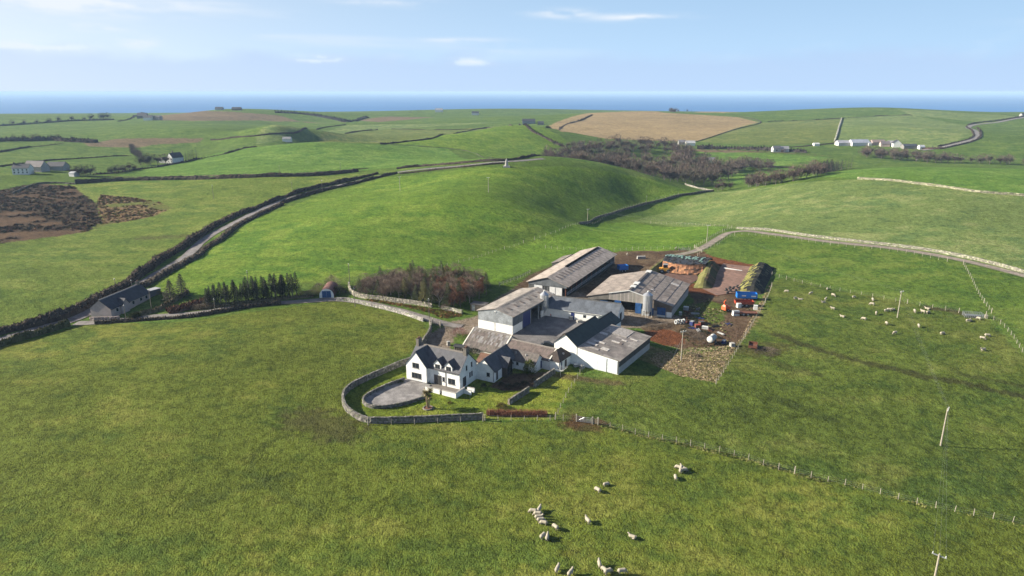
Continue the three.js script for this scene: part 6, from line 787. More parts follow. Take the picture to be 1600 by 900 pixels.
// ---------- farm equipment and yard things ----------
function part(g, name, mat, fn) { const b = new Buf(); fn(b); return mesh(name, b.geo(!!mat.vertexColors), mat, g); }
const torus = (R, r, n = 12, m = 6) => { const g = new THREE.TorusGeometry(R, r, m, n); g.rotateX(Math.PI / 2); return g; };
function wheel(g, x, y, z, R, w, along = 'x') { const t = new THREE.TorusGeometry(R - w * 0.42, w * 0.45, 7, 14); if (along === 'x') t.rotateY(Math.PI / 2); t.translate(x, y, z); const m = mesh('wheel', t, MAT.tyre, g); const h = new THREE.CylinderGeometry(R * 0.55, R * 0.55, w * 0.5, 10); if (along === 'x') h.rotateZ(Math.PI / 2); else h.rotateX(Math.PI / 2); h.translate(x, y, z); mesh('rim', h, MAT.grey, m); }
function silo(label, xz, R, h0, h1, h2) {
  const g = thing('feed_silo', label, 'silo', [xz[0], 0, xz[1]]), c = new THREE.CylinderGeometry(R, R, h1 - h0, 20); c.translate(0, (h0 + h1) / 2, 0); mesh('drum', c, MAT.metal, g);
  const t = new THREE.ConeGeometry(R * 1.03, h2 - h1, 20); t.translate(0, (h1 + h2) / 2, 0); mesh('cone_top', t, MAT.metal, g); const d = new THREE.CylinderGeometry(R, 0.2, h0 - 0.8, 20); d.translate(0, 0.8 + (h0 - 0.8) / 2 - 0.01, 0); mesh('hopper', d, MAT.metal, g);
  part(g, 'lid', MAT.white, (b) => b.rod([0, h2 - 0.1, 0], [0, h2 + 0.15, 0], 0.28, 0.25, 10)); for (let i = 0; i < 4; i++) { const a = i * Math.PI / 2 + 0.5; part(g, 'leg', MAT.white, (b) => b.rod([Math.cos(a) * R, -0.2, Math.sin(a) * R], [Math.cos(a) * R, h0 + 0.3, Math.sin(a) * R], 0.07, 0.07, 5)); }
  for (const y of [h0 + 0.1, (h0 + h1) / 2, h1 - 0.05]) { const r = torus(R + 0.01, 0.03, 20, 4); r.translate(0, y, 0); mesh('band', r, MAT.grey, g); }
  part(g, 'ladder', MAT.white, (b) => { for (const s of [-0.2, 0.2]) b.rod([s, 0, R + 0.12], [s, h1, R + 0.12], 0.025, 0.025, 4); for (let y = 0.3; y < h1; y += 0.35) b.rod([-0.2, y, R + 0.12], [0.2, y, R + 0.12], 0.015, 0.015, 4); });
}
silo('tall galvanised feed silo at the blue door barn', [38.6, -185.6], 1.35, 2.0, 6.6, 7.6); silo('galvanised feed silo in the yard beside the grey barn', [9.2, -186.6], 1.25, 3.0, 6.4, 7.5);
{ // wheeled loader at the silage face
  const p = [55.3,-237.9], g = thing('loading_shovel', 'yellow loading shovel parked at the silage face', 'loader', [p[0], ground(...p), p[1]], -0.15);
  part(g, 'body', MAT.yellow, (b) => { b.box(-1.5, 1.0, 0.7, 1.9, -0.8, 0.8); b.box(-2.3, -1.5, 0.8, 1.8, -0.75, 0.75); }); const c = part(g, 'cab', MAT.glass, (b) => b.box(-0.9, 0.6, 1.9, 3.0, -0.65, 0.65)); part(c, 'cab_roof', MAT.grey, (b) => b.box(-1.0, 0.7, 3.0, 3.15, -0.72, 0.72));
  for (const x of [-1.4, 0.9]) for (const z of [-0.95, 0.95]) wheel(g, x, 0.7, z, 0.75, 0.5, 'z'); part(g, 'arm', MAT.yellow, (b) => { for (const z of [-0.5, 0.5]) b.rod([0.7, 1.7, z], [2.6, 0.7, z], 0.14, 0.12, 4); }); part(g, 'bucket', MAT.frame, (b) => { b.box(2.6, 3.4, 0.1, 0.25, -1.2, 1.2); b.box(2.6, 2.75, 0.26, 1.1, -1.2, 1.2); });
}
function trailer(name, label, xz, turn, mat, o) {
  const g = thing(name, label, 'trailer', [xz[0], ground(...xz), xz[1]], turn), { L, w, h0, h1 } = o;
  part(g, 'body', mat, (b) => { b.box(-L / 2, L / 2, h0, h0 + 0.1, -w / 2, w / 2); b.box(-L / 2, L / 2, h0 + 0.1, h1, w / 2 - 0.08, w / 2); b.box(-L / 2, L / 2, h0 + 0.1, h1, -w / 2, -w / 2 + 0.08); b.box(-L / 2, -L / 2 + 0.08, h0 + 0.1, h1, -w / 2 + 0.09, w / 2 - 0.09); b.box(L / 2 - 0.08, L / 2, h0 + 0.1, h1, -w / 2 + 0.09, w / 2 - 0.09); });
  part(g, 'floor', MAT.rust, (b) => b.box(-L / 2 + 0.1, L / 2 - 0.1, h0 + 0.1, h0 + 0.14, -w / 2 + 0.1, w / 2 - 0.1)); part(g, 'drawbar', MAT.frame, (b) => b.rod([L / 2, h0, 0], [L / 2 + 1.6, 0.4, 0], 0.09, 0.07, 4)); for (const x of o.ax ?? [-0.6, 0.6]) for (const z of [-w / 2 + 0.1, w / 2 - 0.1]) wheel(g, x, 0.45, z, 0.48, 0.3, 'z'); return g;
}
const tr = trailer('silage_trailer', 'bright blue silage trailer beside the clamp', [72.3,-201.7], -0.12, MAT.brightBlue, { L: 6.0, w: 2.4, h0: 0.7, h1: 2.2 }); part(tr, 'tailboard', MAT.white, (b) => b.box(3.01, 3.06, 0.9, 2.0, -1.1, 1.1)); part(tr, 'side_stripe', MAT.white, (b) => { b.box(-1.6, -0.4, 1.35, 1.7, 1.2, 1.22); b.box(1.2, 2.6, 1.2, 1.6, 1.2, 1.22); });
trailer('tipping_trailer', 'faded red tipping trailer next to the blue silage trailer', [69.4,-195.1], -0.08, MAT.red, { L: 5.4, w: 2.2, h0: 0.8, h1: 1.7 });
trailer('rusty_trailer', 'rusty open trailer standing alone in the sheep field', [60.3,-160.3], 1.2, MAT.rust, { L: 3.4, w: 2.1, h0: 0.6, h1: 1.2, ax: [0] });
trailer('flat_trailer', 'weathered brown flat trailer in the machinery rank', [66.9,-186.4], -0.1, MAT.rust, { L: 6.5, w: 2.3, h0: 0.7, h1: 0.95 });
trailer('blue_feed_trailer', 'blue feed trailer between the cattle shed and barn', [40.3,-240.8], 0.3, MAT.brightBlue, { L: 3.4, w: 2.2, h0: 0.8, h1: 2.4 });
{ const p = [62.6,-190.4], g = thing('forage_harvester', 'orange red forage harvester with bent spout beside the shaded grass', 'machine', [p[0], ground(...p), p[1]], 0.5); part(g, 'body', MAT.orange, (b) => { b.box(-1.0, 1.0, 0.5, 1.5, -0.8, 0.8); b.prism([[-1, 1.5, -0.7], [0.4, 1.5, -0.7], [0.4, 1.5, 0.7], [-1, 1.5, 0.7]], [[-0.7, 2.0, -0.4], [0.1, 2.0, -0.4], [0.1, 2.0, 0.4], [-0.7, 2.0, 0.4]]); }); part(g, 'spout', MAT.orange, (b) => { b.rod([-0.4, 1.9, 0], [-0.9, 2.9, 0], 0.22, 0.2, 6); b.rod([-0.9, 2.9, 0], [-0.2, 3.4, 0], 0.2, 0.16, 6); }); for (const z of [-0.9, 0.9]) wheel(g, 0, 0.45, z, 0.48, 0.3, 'z'); }
function boxThing(name, label, cat, xz, turn, w, h, d, mat, lidMat) { const g = thing(name, label, cat, [xz[0], ground(...xz), xz[1]], turn); part(g, 'body', mat, (b) => b.prism([[-w / 2, -0.05, -d / 2], [w / 2, -0.05, -d / 2], [w / 2, -0.05, d / 2], [-w / 2, -0.05, d / 2]], [[-w * 0.46, h, -d * 0.46], [w * 0.46, h, -d * 0.46], [w * 0.46, h, d * 0.46], [-w * 0.46, h, d * 0.46]])); part(g, 'lid', lidMat ?? mat, (b) => b.box(-w * 0.49, w * 0.49, h, h + 0.1, -d * 0.49, d * 0.49)); return g; }
boxThing('water_tank', 'white cube tank between the red and brown trailers', 'tank', [67.5,-193.9], 0.2, 1.2, 1.2, 1.1, MAT.white); boxThing('water_tank', 'white cube tank at the yard fence by the trailers', 'tank', [71.6,-191.3], -0.3, 1.2, 1.2, 1.1, MAT.white); boxThing('machine_cover', 'large white box on the front of the brown trailer rank', 'box', [64.2,-186.3], 0.1, 1.9, 1.3, 1.2, MAT.white, MAT.grey);
boxThing('feed_bin', 'pale blue feed bin in the shade of the blue door barn', 'bin', [51.4,-192.1], -0.4, 1.5, 0.9, 1, MAT.grey, MAT.white); boxThing('feed_bin', 'small white bin at the barn corner', 'bin', [48.6,-187.3], -0.4, 0.8, 0.8, 0.8, MAT.grey, MAT.white); boxThing('parts_crate', 'dark wooden crate among the scrap', 'crate', [52.4,-178.6], 0.3, 1.4, 0.8, 1.2, MAT.rust, MAT.frame); boxThing('parts_crate', 'grey metal crate on top edge of the scrap heap', 'crate', [52.5,-175.1], -0.5, 1.9, 0.6, 0.8, MAT.grey, MAT.white); boxThing('parts_crate', 'navy drum crate beside the scrap tyres', 'crate', [49.6,-178.2], 0.8, 1.1, 1.1, 1.0, MAT.navy, MAT.grey); boxThing('parts_crate', 'dull red crate behind the scrap heap', 'crate', [50.6,-176.0], 0.2, 1.6, 0.8, 0.9, MAT.rust, MAT.red);
boxThing('concrete_block', 'grey block at the fence by the vacuum tanker', 'block', [55.6,-161.8], 0.2, 1.1, 0.8, 1.1, MAT.concrete); boxThing('mineral_tub', 'navy tub lying behind the vacuum tanker', 'tub', [54.2,-164.1], 0.9, 1.2, 0.7, 0.8, MAT.navy, MAT.grey); boxThing('planter', 'white stone planter by the hipped outbuilding lawn', 'planter', [15.0,-149.2], 0.3, 1.0, 0.5, 1.0, MAT.concrete, MAT.white); boxThing('planter', 'white stone planter next to the drying green fence', 'planter', [16.4,-148.3], 0.3, 1.0, 0.5, 1.0, MAT.concrete, MAT.white);
boxThing('yard_bin', 'pale bin against the byre wall', 'bin', [16.6,-183.1], 0.3, 1.0, 1.0, 0.8, MAT.concrete, MAT.white); boxThing('yard_bin', 'stone trough by the byre door', 'trough', [18.8,-180.8], 0.4, 1.6, 0.6, 0.9, MAT.concrete); boxThing('stone_block', 'pale stone gate block in the rear garden', 'block', [-16.1,-162.5], 0.4, 0.8, 0.9, 0.7, MAT.concrete); boxThing('water_trough', 'concrete drinking trough by the paddock gate', 'trough', [50.8,-261.3], 0.1, 3.4, 0.9, 1.2, MAT.concrete);
{ const p = [51.1,-164.2], g = thing('vacuum_tanker', 'pale blue grey vacuum tanker parked by the dead weeds', 'tanker', [p[0], ground(...p), p[1]], 0.95); const c = new THREE.CylinderGeometry(0.85, 0.85, 2.6, 16); c.rotateZ(Math.PI / 2); c.translate(0, 1.3, 0); mesh('tank', c, MAT.grey, g); for (const s of [-1, 1]) { const e = new THREE.SphereGeometry(0.85, 14, 8); e.scale(0.35, 1, 1); e.translate(s * 1.3, 1.3, 0); mesh('tank_end', e, MAT.white, g); } part(g, 'drawbar', MAT.frame, (b) => b.rod([-1.4, 0.6, 0], [-3.2, 0.4, 0], 0.09, 0.07, 4)); part(g, 'hatch', MAT.white, (b) => b.rod([0.2, 2.1, 0], [0.2, 2.3, 0], 0.3, 0.28, 9)); for (const z of [-0.95, 0.95]) wheel(g, 0.2, 0.5, z, 0.52, 0.34, 'z'); }
{ const p = [9.2,-161.3], g = thing('parked_car', 'small black car parked in the yard behind the steading', 'car', [p[0], ground(...p) + 0.08, p[1]], -0.1); part(g, 'body', MAT.black, (b) => { b.prism([[-1.9, 0.3, -0.8], [1.9, 0.3, -0.8], [1.9, 0.3, 0.8], [-1.9, 0.3, 0.8]], [[-1.85, 0.85, -0.76], [1.75, 0.8, -0.76], [1.75, 0.8, 0.76], [-1.85, 0.85, 0.76]]); }); const c = part(g, 'cabin', MAT.glass, (b) => b.prism([[-1.5, 0.85, -0.74], [0.9, 0.85, -0.74], [0.9, 0.85, 0.74], [-1.5, 0.85, 0.74]], [[-1.1, 1.38, -0.58], [0.2, 1.38, -0.58], [0.2, 1.38, 0.58], [-1.1, 1.38, 0.58]])); part(c, 'car_roof', MAT.black, (b) => b.box(-1.12, 0.22, 1.38, 1.43, -0.6, 0.6)); for (const x of [-1.2, 1.2]) for (const z of [-0.78, 0.78]) wheel(g, x, 0.31, z, 0.32, 0.2, 'z'); for (const z of [-0.55, 0.55]) part(g, 'headlight', MAT.white, (b) => b.box(1.76, 1.84, 0.58, 0.74, z - 0.16, z + 0.16)); }
{ const p = [12.0,-186.8], g = thing('field_mower', 'orange and red field mower in the corner of the yard', 'machine', [p[0], ground(...p), p[1]], 0.4); part(g, 'deck', MAT.orange, (b) => { b.box(-1.3, 1.3, 0.3, 0.8, -0.6, 0.6); b.box(-0.4, 0.5, 0.8, 1.4, -0.4, 0.4); }); part(g, 'boom', MAT.orange, (b) => { b.rod([0, 1.3, 0], [0.9, 2.6, 0], 0.1, 0.08, 5); b.rod([0.9, 2.6, 0], [1.2, 2.5, 0.2], 0.16, 0.14, 5); }); for (const x of [-1, 1]) wheel(g, x, 0.3, 0.65, 0.32, 0.2, 'z'); const q = [15.4,-186.2], k = thing('green_mower', 'bright green mower beside the byre wall', 'machine', [q[0], ground(...q), q[1]], 0.35); part(k, 'deck', MAT.green, (b) => b.prism([[-1.5, 0.2, -0.5], [1.5, 0.2, -0.5], [1.5, 0.2, 0.5], [-1.5, 0.2, 0.5]], [[-1.2, 0.8, -0.35], [1.3, 0.6, -0.35], [1.3, 0.6, 0.35], [-1.2, 0.8, 0.35]])); part(k, 'headstock', MAT.green, (b) => b.box(-1.3, -0.6, 0.8, 1.4, -0.3, 0.3)); for (const x of [-1, 1]) wheel(k, x, 0.28, 0.55, 0.3, 0.18, 'z'); }
// clamp: earth banks, silage, sheet and tyres
function bank(label, pts, h, w, wt, kf) {
  const path = smooth(pts, 0.7), N = normals2(path), b = new Buf(), n = 9; const ring = path.map((p, i) => { const e = Math.min(1, Math.min(i, path.length - 1 - i) * 0.7 / 2.5 + 0.08); return Array.from({ length: n }, (_, q) => { const t = q / (n - 1) * 2 - 1, s = t * w / 2, y = h * e * clamp((1 - Math.abs(t)) / (1 - wt / w)) * (0.9 + 0.2 * vn(p[0] * 0.5 + q, p[1] * 0.5)); const x = p[0] + N[i][0] * s, z = p[1] + N[i][1] * s; return [x, ground(x, z) - 0.12 + y, z]; }); });
  for (let i = 0; i < path.length - 1; i++) for (let q = 0; q < n - 1; q++) b.quad(ring[i][q], ring[i + 1][q], ring[i + 1][q + 1], ring[i][q + 1], jit(kf(q / (n - 2), path[i]), 0.5));
  return tag(mesh('earth_bank', b.geo(), new THREE.MeshPhysicalMaterial({ vertexColors: true, roughness: 1, specularIntensity: 0.1, side: THREE.DoubleSide })), label, 'earth bank', 'banks of the silage clamp');
}
const GRS = [0.125, 0.12, 0.045], BRN = [0.10, 0.068, 0.04], BLKP = [0.018, 0.018, 0.018];
bank('grassy earth bank between the two bays of the silage clamp', [[62.6, -215.5], [66, -224], [69.5, -234], [74.5, -246]], 2.5, 6.4, 1.6, (t, p) => t < 0.5 ? GRS : (fbm(p[0], p[1] * 0.7, 2) > 0.5 ? [0.06, 0.06, 0.03] : BRN));
bank('grassy earth bank on the barn side of the silage clamp', [[45, -226], [49.5, -236], [55, -247], [58.5, -254]], 2.4, 5.6, 1.2, (t) => t < 0.45 ? BRN : GRS);
bank('outer clamp bank covered in black plastic and tyres', [[75.5, -208], [79.5, -217], [84.5, -227], [91, -241]], 2.6, 8.5, 1.6, (t, p) => { const n = vn(p[0] * 1.1 + t * 17, p[1] * 1.1); return t < 0.3 ? (n > 0.6 ? BLKP : [0.16, 0.15, 0.05]) : t < 0.5 ? (n > 0.35 ? BLKP : [0.10, 0.10, 0.04]) : n > 0.25 ? [0.03, 0.03, 0.026] : [0.08, 0.075, 0.05]; });
{ // silage heap
  const front = [[55.2, -243], [57.5, -239], [61.5, -236.4], [66, -235.8], [69, -236]], back = [[59.5, -256.5], [62, -256], [66, -254], [71, -251], [75, -248]], b = new Buf(), s = new Buf(), nu = 44, nv = 14;
  const A = smooth(front, 0.5), C = smooth(back, 0.5), pick = (P, u) => P[Math.min(P.length - 1, Math.round(u * (P.length - 1)))], top = (u, v) => { const p = pick(A, u), q = pick(C, u), x = p[0] + (q[0] - p[0]) * v, z = p[1] + (q[1] - p[1]) * v; return [x, ground(x, z) + 3.2 - 0.6 * v * v - 1.2 * Math.pow(v, 12) + 0.16 * vn(x * 0.9, z * 0.9), z]; };
  for (let i = 0; i < nu; i++) for (let q = 0; q < nv; q++) s.quad(top(i / nu, q / nv), top((i + 1) / nu, q / nv), top((i + 1) / nu, (q + 1) / nv), top(i / nu, (q + 1) / nv), jit(BLKP, 0.4));
  for (let i = 0; i < nu; i++) { const g4 = (u, v) => { const p = top(u, 0), k = 1.6 * v * v + 0.5 * v * (vn(u * 20, v * 6) - 0.3); return [p[0] - 0.45 * k, p[1] - v * (p[1] + 0.15), p[2] + 1.6 * k]; }; for (let q = 0; q < 8; q++) { const n = vn(i * 0.45, q * 0.7); b.quad(g4(i / nu, (q + 1) / 8), g4((i + 1) / nu, (q + 1) / 8), g4((i + 1) / nu, q / 8), g4(i / nu, q / 8), jit(n > 0.72 ? [0.06, 0.034, 0.02] : n > 0.35 ? [0.185, 0.085, 0.042] : [0.26, 0.125, 0.06], 0.7)); } }
  const g = thing('silage_heap', 'orange brown silage heap under a black sheet in the clamp', 'silage heap'); mesh('silage_face', b.geo(), vmat(0.95, { side: THREE.DoubleSide }), g); mesh('cover_sheet', s.geo(), vmat(0.6, { side: THREE.DoubleSide }), g);
  const tg = torus(0.3, 0.12, 10, 5), put = (x, y, z, m, l, gr) => { const t = mesh('tyre', tg, m); t.position.set(x, y, z); t.rotation.set(rr(-0.15, 0.15), 0, rr(-0.15, 0.15)); tag(t, l, 'tyre', gr); };
  for (let i = 0; i < 110; i++) { const p = top(rr(0.02, 0.98), Math.pow(rnd(), 0.8) * 0.95); put(p[0], p[1] + 0.13, p[2], MAT.tyre, 'black tyre weighing down the silage clamp sheet', 'black tyres on the clamp sheet'); }
  const inv = (x, z) => { let best = null, bd = 1e9; for (let i = 0; i <= 60; i++) for (let q = 0; q <= 24; q++) { const p = top(i / 60, q / 24), d = (p[0] - x) ** 2 + (p[2] - z) ** 2; if (d < bd) { bd = d; best = p; } } return best; };
  for (const [a, c] of [[[58.0,-250.9], [59.1,-252.8]], [[59.2,-250.1], [61.3,-255.5]], [[60.2,-249.4], [61.9,-254.3]], [[61.2,-249.3], [62.8,-253.1]], [[61.8,-247.6], [65.0,-252.1]], [[63.2,-251.5], [63.4,-246.3]], [[64.3,-245.1], [66.7,-249.2]], [[65.1,-248.5], [65.5,-244.4]], [[66.5,-243.8], [68.2,-247.4]], [[66.9,-242.7], [68.9,-246.7]], [[67.3,-246.1], [67.7,-243.1]], [[68.0,-239.6], [70.4,-244.9]], [[70.4,-244.9], [71.2,-246.2]], [[68.0,-239.6], [68.4,-238.5]]]) { const L = Math.hypot(c[0] - a[0], c[1] - a[1]), n = Math.max(1, Math.round(L / 1.0)); for (let i = 0; i <= n; i++) { const p = inv(a[0] + (c[0] - a[0]) * i / n, a[1] + (c[1] - a[1]) * i / n); put(p[0], p[1] + 0.2, p[2], MAT.tyrePale, 'pale green painted tyre in a row of marks on the clamp sheet', 'pale painted tyres on the clamp sheet'); } }
  for (const [x, z] of [[71.0,-213.9], [72.2,-213.8], [73.9,-215.2], [74.8,-214.3], [70.4,-210.8], [71.8,-210.7], [69.1,-211.7], [73.3,-211.3], [76.1,-215.7], [68.8,-208.7]]) for (let k = 0; k < 4; k++) { const xx = x + rr(-0.3, 0.3), zz = z + rr(-0.3, 0.3); put(xx, ground(xx, zz) + 0.12 + k * 0.24, zz, MAT.tyre, 'black tyre stacked in the heap behind the blue trailer', 'tyres heaped behind the blue trailer'); }
  const big = torus(0.5, 0.22, 14, 6); for (const [x, z, a] of [[...[45.5,-179.3], 1.3], [...[46.3,-179.9], 1.35], [...[46.9,-179.6], 1.25], [...[47.8,-180.1], 1.4]]) { const t = mesh('tractor_tyre', big, MAT.grey); t.position.set(x, ground(x, z) + 0.55, z); t.rotation.set(0, 0.4, a); tag(t, 'grey tractor tyre leaning in the row by the scrap heap', 'tyre', 'tractor tyres by the scrap'); }
  sheet('clamp_floor', [[62.4,-214.6],[78.9,-247.8],[88.6,-240.0],[80.5,-222.5],[74.3,-211.2],[64.7,-206.7]], surf(0.20, 0.115, 0.085, 6), 0.09, 'reddish brown concrete floor of the empty clamp bay', 'floor', 1.2, patchy(0.3, 0.6, 1.5)); sheet('clamp_floor', [[51.9,-232.4],[57.7,-243.5],[65.9,-238.7],[64.7,-227.9],[58.9,-219.7],[53.9,-221.6]], surf(0.12, 0.06, 0.042, 6), 0.09, 'dark stained floor of the silage bay', 'floor', 1.2, patchy(0.3, 0.6, 1.4));
  const w0 = [77.2,-241.0], w1 = [83.8,-235.6], wd = thing('clamp_kerb', 'low white concrete kerb across the empty clamp bay', 'kerb', [w0[0], ground(...w0), w0[1]], -Math.atan2(w1[1] - w0[1], w1[0] - w0[0])); part(wd, 'kerb_beam', MAT.white, (q) => q.box(0, Math.hypot(w1[0] - w0[0], w1[1] - w0[1]), -0.1, 0.35, -0.35, 0.35));
}
// scrap heap and brushwood
{
  const spots = [[49.2,-184.3],[51.0,-186.0],[53.0,-187.8],[53.0,-183.1],[49.0,-180.9],[50.7,-180.3],[53.3,-180.8],[54.1,-178.6],[50.1,-173.4],[49.0,-174.5],[53.5,-173.8],[55.6,-176.4],[50.7,-189.1],[54.8,-192.0],[55.4,-170.7],[59.5,-177.8]], M = [MAT.rust, MAT.frame, MAT.grey, MAT.navy, MAT.rust, MAT.tyre], N = ['rusty', 'black', 'grey', 'navy', 'rusty', 'black'], F = ['plough frame', 'bent panel', 'pipe bundle'];
  spots.forEach(([x, z], i) => { const g = thing('scrap_machine', N[i % 6] + ' scrap ' + F[i % 3] + ' lying in the scrap yard beside the blue door barn', 'scrap', [x, ground(x, z), z], rnd() * 6, 'scrap lying in the yard'); if (i % 3 === 0) { part(g, 'beam', M[i % 6], (b) => { b.box(-1.3, 1.3, 0.35, 0.5, -0.08, 0.08); b.box(-0.08, 0.08, 0.35, 0.48, -0.9, 0.9); }); for (const q of [-1, 0, 1]) part(g, 'tine', M[i % 6], (b) => b.rod([q, 0.4, 0], [q + 0.25, -0.05, 0.1], 0.07, 0.03, 4)); } else if (i % 3 === 1) { part(g, 'panel', M[i % 6], (b) => b.prism([[-0.9, 0, -0.6], [0.9, 0, -0.6], [0.9, 0, 0.5], [-0.9, 0, 0.5]], [[-0.8, 0.6, -0.6], [0.8, 0.9, -0.6], [0.9, 0.2, 0.5], [-0.9, 0.15, 0.5]])); part(g, 'strut', MAT.rust, (b) => b.rod([-0.7, 0.1, -0.7], [0.6, 1.2, 0.2], 0.05, 0.05, 4)); } else for (let k = 0; k < 4; k++) part(g, 'pipe', M[i % 6], (b) => b.rod([-1.2, 0.1 + (k % 2) * 0.18, k * 0.2 - 0.3], [1.2, 0.14 + (k % 2) * 0.2, k * 0.24 - 0.3], 0.09, 0.09, 6)); });
}
for (const [p, s, l] of [[[47.2,-169.5], [1.5, 0.7], 'pile of dark cut branches by the leaning pole stay'], [[48.4,-166.1], [1.2, 0.6], 'low tangle of dark branches beside the tanker'], [[40.7,-178.8], [1.6, 0.5], 'heap of dark brushwood behind the lean to shed'], [[38.1,-176.2], [1.2, 0.4], 'small dark brushwood heap at the edge of the red soil'], [[44.0,-155.5], [0.9, 0.4], 'brown briar clump in the dead weeds'], [[62.9,-158.0], [1.6, 0.35], 'heap of brown brash beside the rusty trailer']]) plant(brownBush, p, s, l, 'brush heap');
for (const [x, z] of [[51.4,-182.5], [48.0,-176.1], [51.2,-171.9], [46.1,-173.0], [53.5,-167.9]]) plant(darkBush, [x, z], [rr(0.5, 0.8), rr(0.3, 0.45)], 'dark weeds growing through the scrap yard', 'weeds', 'weeds in the scrap yard');
{ const p = [-9.2,-158.0], g = thing('log_stack', 'dark tarpaulin covered log stack behind the farmhouse', 'log stack', [p[0] - 3.2, 0, p[1] - 1.2], -0.35); part(g, 'logs', MAT.wood, (b) => { for (let i = 0; i < 7; i++) for (let k = 0; k < 3; k++) b.rod([-1.8 + i * 0.6, 0.2 + k * 0.35, -0.6], [-1.8 + i * 0.6, 0.2 + k * 0.35, 0.6], 0.19, 0.19, 6); }); part(g, 'tarpaulin', MAT.black, (b) => b.prism([[-2.3, 1.05, -0.8], [2.3, 1.05, -0.8], [2.3, 1.05, 0.8], [-2.3, 1.05, 0.8]], [[-2, 1.5, -0.3], [2, 1.5, -0.3], [2, 1.5, 0.3], [-2, 1.5, 0.3]])); }
// garden: cordyline in its stone ring, rotary drier, gate
{ const p = [-17.1, -127.1], y = ground(...p), g = thing('garden_tree', 'bare stemmed garden tree with tufted golden heads in a stone ring', 'tree', [p[0], y, p[1]]); const ends = []; part(g, 'trunk', vmat(0.9), (b) => { for (let i = 0; i < 6; i++) { const a = i * 1.05, m = [Math.cos(a) * 0.35, 1.6, Math.sin(a) * 0.35], e = [Math.cos(a) * rr(0.5, 1.1), rr(2.8, 3.8), Math.sin(a) * rr(0.5, 1.1)]; b.rod([Math.cos(a) * 0.15, 0, Math.sin(a) * 0.15], m, 0.1, 0.08, 5, [0.30, 0.22, 0.14]); b.rod(m, e, 0.08, 0.05, 5, [0.3, 0.22, 0.14]); ends.push(e); } }); part(g, 'crown', leafMat, (b) => { for (const e of ends) for (let i = 0; i < 140; i++) { const a = rnd() * 7, u = rr(-0.7, 0.9), L = rr(0.45, 1.0); b.tri([e[0] + rr(-0.14, 0.14), e[1] - 0.05, e[2] - 0.1], [e[0] + rr(-0.14, 0.14), e[1] + 0.05, e[2] + 0.1], [e[0] + Math.cos(a) * L, e[1] + u * L, e[2] + Math.sin(a) * L], jit([0.30, 0.25, 0.12], 0.6)); } }); const rg = thing('planter_ring', 'round stone ring round the garden tree', 'planter', [p[0], y, p[1]]); const t = torus(0.95, 0.22, 16, 6); mesh('ring_stone', t, new THREE.MeshStandardMaterial({ color: col(0.17, 0.15, 0.135), roughness: 0.95, map: rep(noiseTex, 1) }), rg); part(rg, 'soil', MAT.rust, (b) => b.rod([0, -0.1, 0], [0, 0.1, 0], 0.9, 0.9, 14)); }
plant(goldBush, [-12.9, -129.7], [0.5, 0.35], 'low reddish rock plants at the terrace corner', 'plant'); plant(greenBush, [-24.8, -139.2], [0.7, 0.35], 'yellow green shrub bed at the drive end of the farmhouse', 'shrub');
{ const p = [11.0,-143.4], g = thing('rotary_drier', 'silver rotary clothes drier on the drying green', 'clothes drier', [p[0], ground(...p), p[1]], 0.3); part(g, 'pole', MAT.metal, (b) => b.rod([0, -0.1, 0], [0, 2.1, 0], 0.04, 0.04, 6)); for (let i = 0; i < 4; i++) { const a = i * Math.PI / 2; part(g, 'arm', MAT.white, (b) => b.rod([0, 1.2, 0], [Math.cos(a) * 1.7, 2.1, Math.sin(a) * 1.7], 0.03, 0.03, 5)); } part(g, 'line', MAT.white, (b) => { for (const f of [0.45, 0.65, 0.85, 1]) for (let i = 0; i < 4; i++) { const a = i * Math.PI / 2, c = a + Math.PI / 2; b.rod([Math.cos(a) * 1.7 * f, 1.2 + 0.9 * f, Math.sin(a) * 1.7 * f], [Math.cos(c) * 1.7 * f, 1.2 + 0.9 * f, Math.sin(c) * 1.7 * f], 0.012, 0.012, 3); } }); }
function gate(label, a, c, mat, h = 1.15) { const L = Math.hypot(c[0] - a[0], c[1] - a[1]), g = thing('field_gate', label, 'gate', [a[0], ground(...a), a[1]], -Math.atan2(c[1] - a[1], c[0] - a[0])); for (const y of [0.15, 0.4, 0.62, 0.85, h]) part(g, 'bar', mat, (b) => b.rod([0.1, y, 0], [L - 0.1, y, 0], 0.03, 0.03, 5)); for (const x of [0.1, L / 2, L - 0.1]) part(g, 'upright', mat, (b) => b.box(x - 0.03, x + 0.03, 0.12, h + 0.03, -0.03, 0.03)); part(g, 'brace', mat, (b) => b.rod([0.1, 0.15, 0], [L / 2, h, 0], 0.025, 0.025, 4)); for (const x of [0, L]) part(g, 'gate_post', postMat, (b) => b.box(x - 0.1, x + 0.1, -0.3, h + 0.3, -0.1, 0.1)); }
gate('galvanised field gate below the drying green', [12.7,-122.1], [15.7,-121.2], MAT.metal); gate('small timber hunting gate beside the galvanised field gate', [15.8,-121.2], [16.8,-120.9], postMat); gate('dark timber gate at the head of the farm lane', [-21.9,-178.7], [-19.5,-175.6], MAT.wood, 1.5); gate('galvanised paddock gate at the farm track', [68.1,-272.9], [72.6,-271.9], MAT.metal); gate('timber gate at the bend of the farm track', [75.3,-275.4], [76.3,-267.4], postMat);
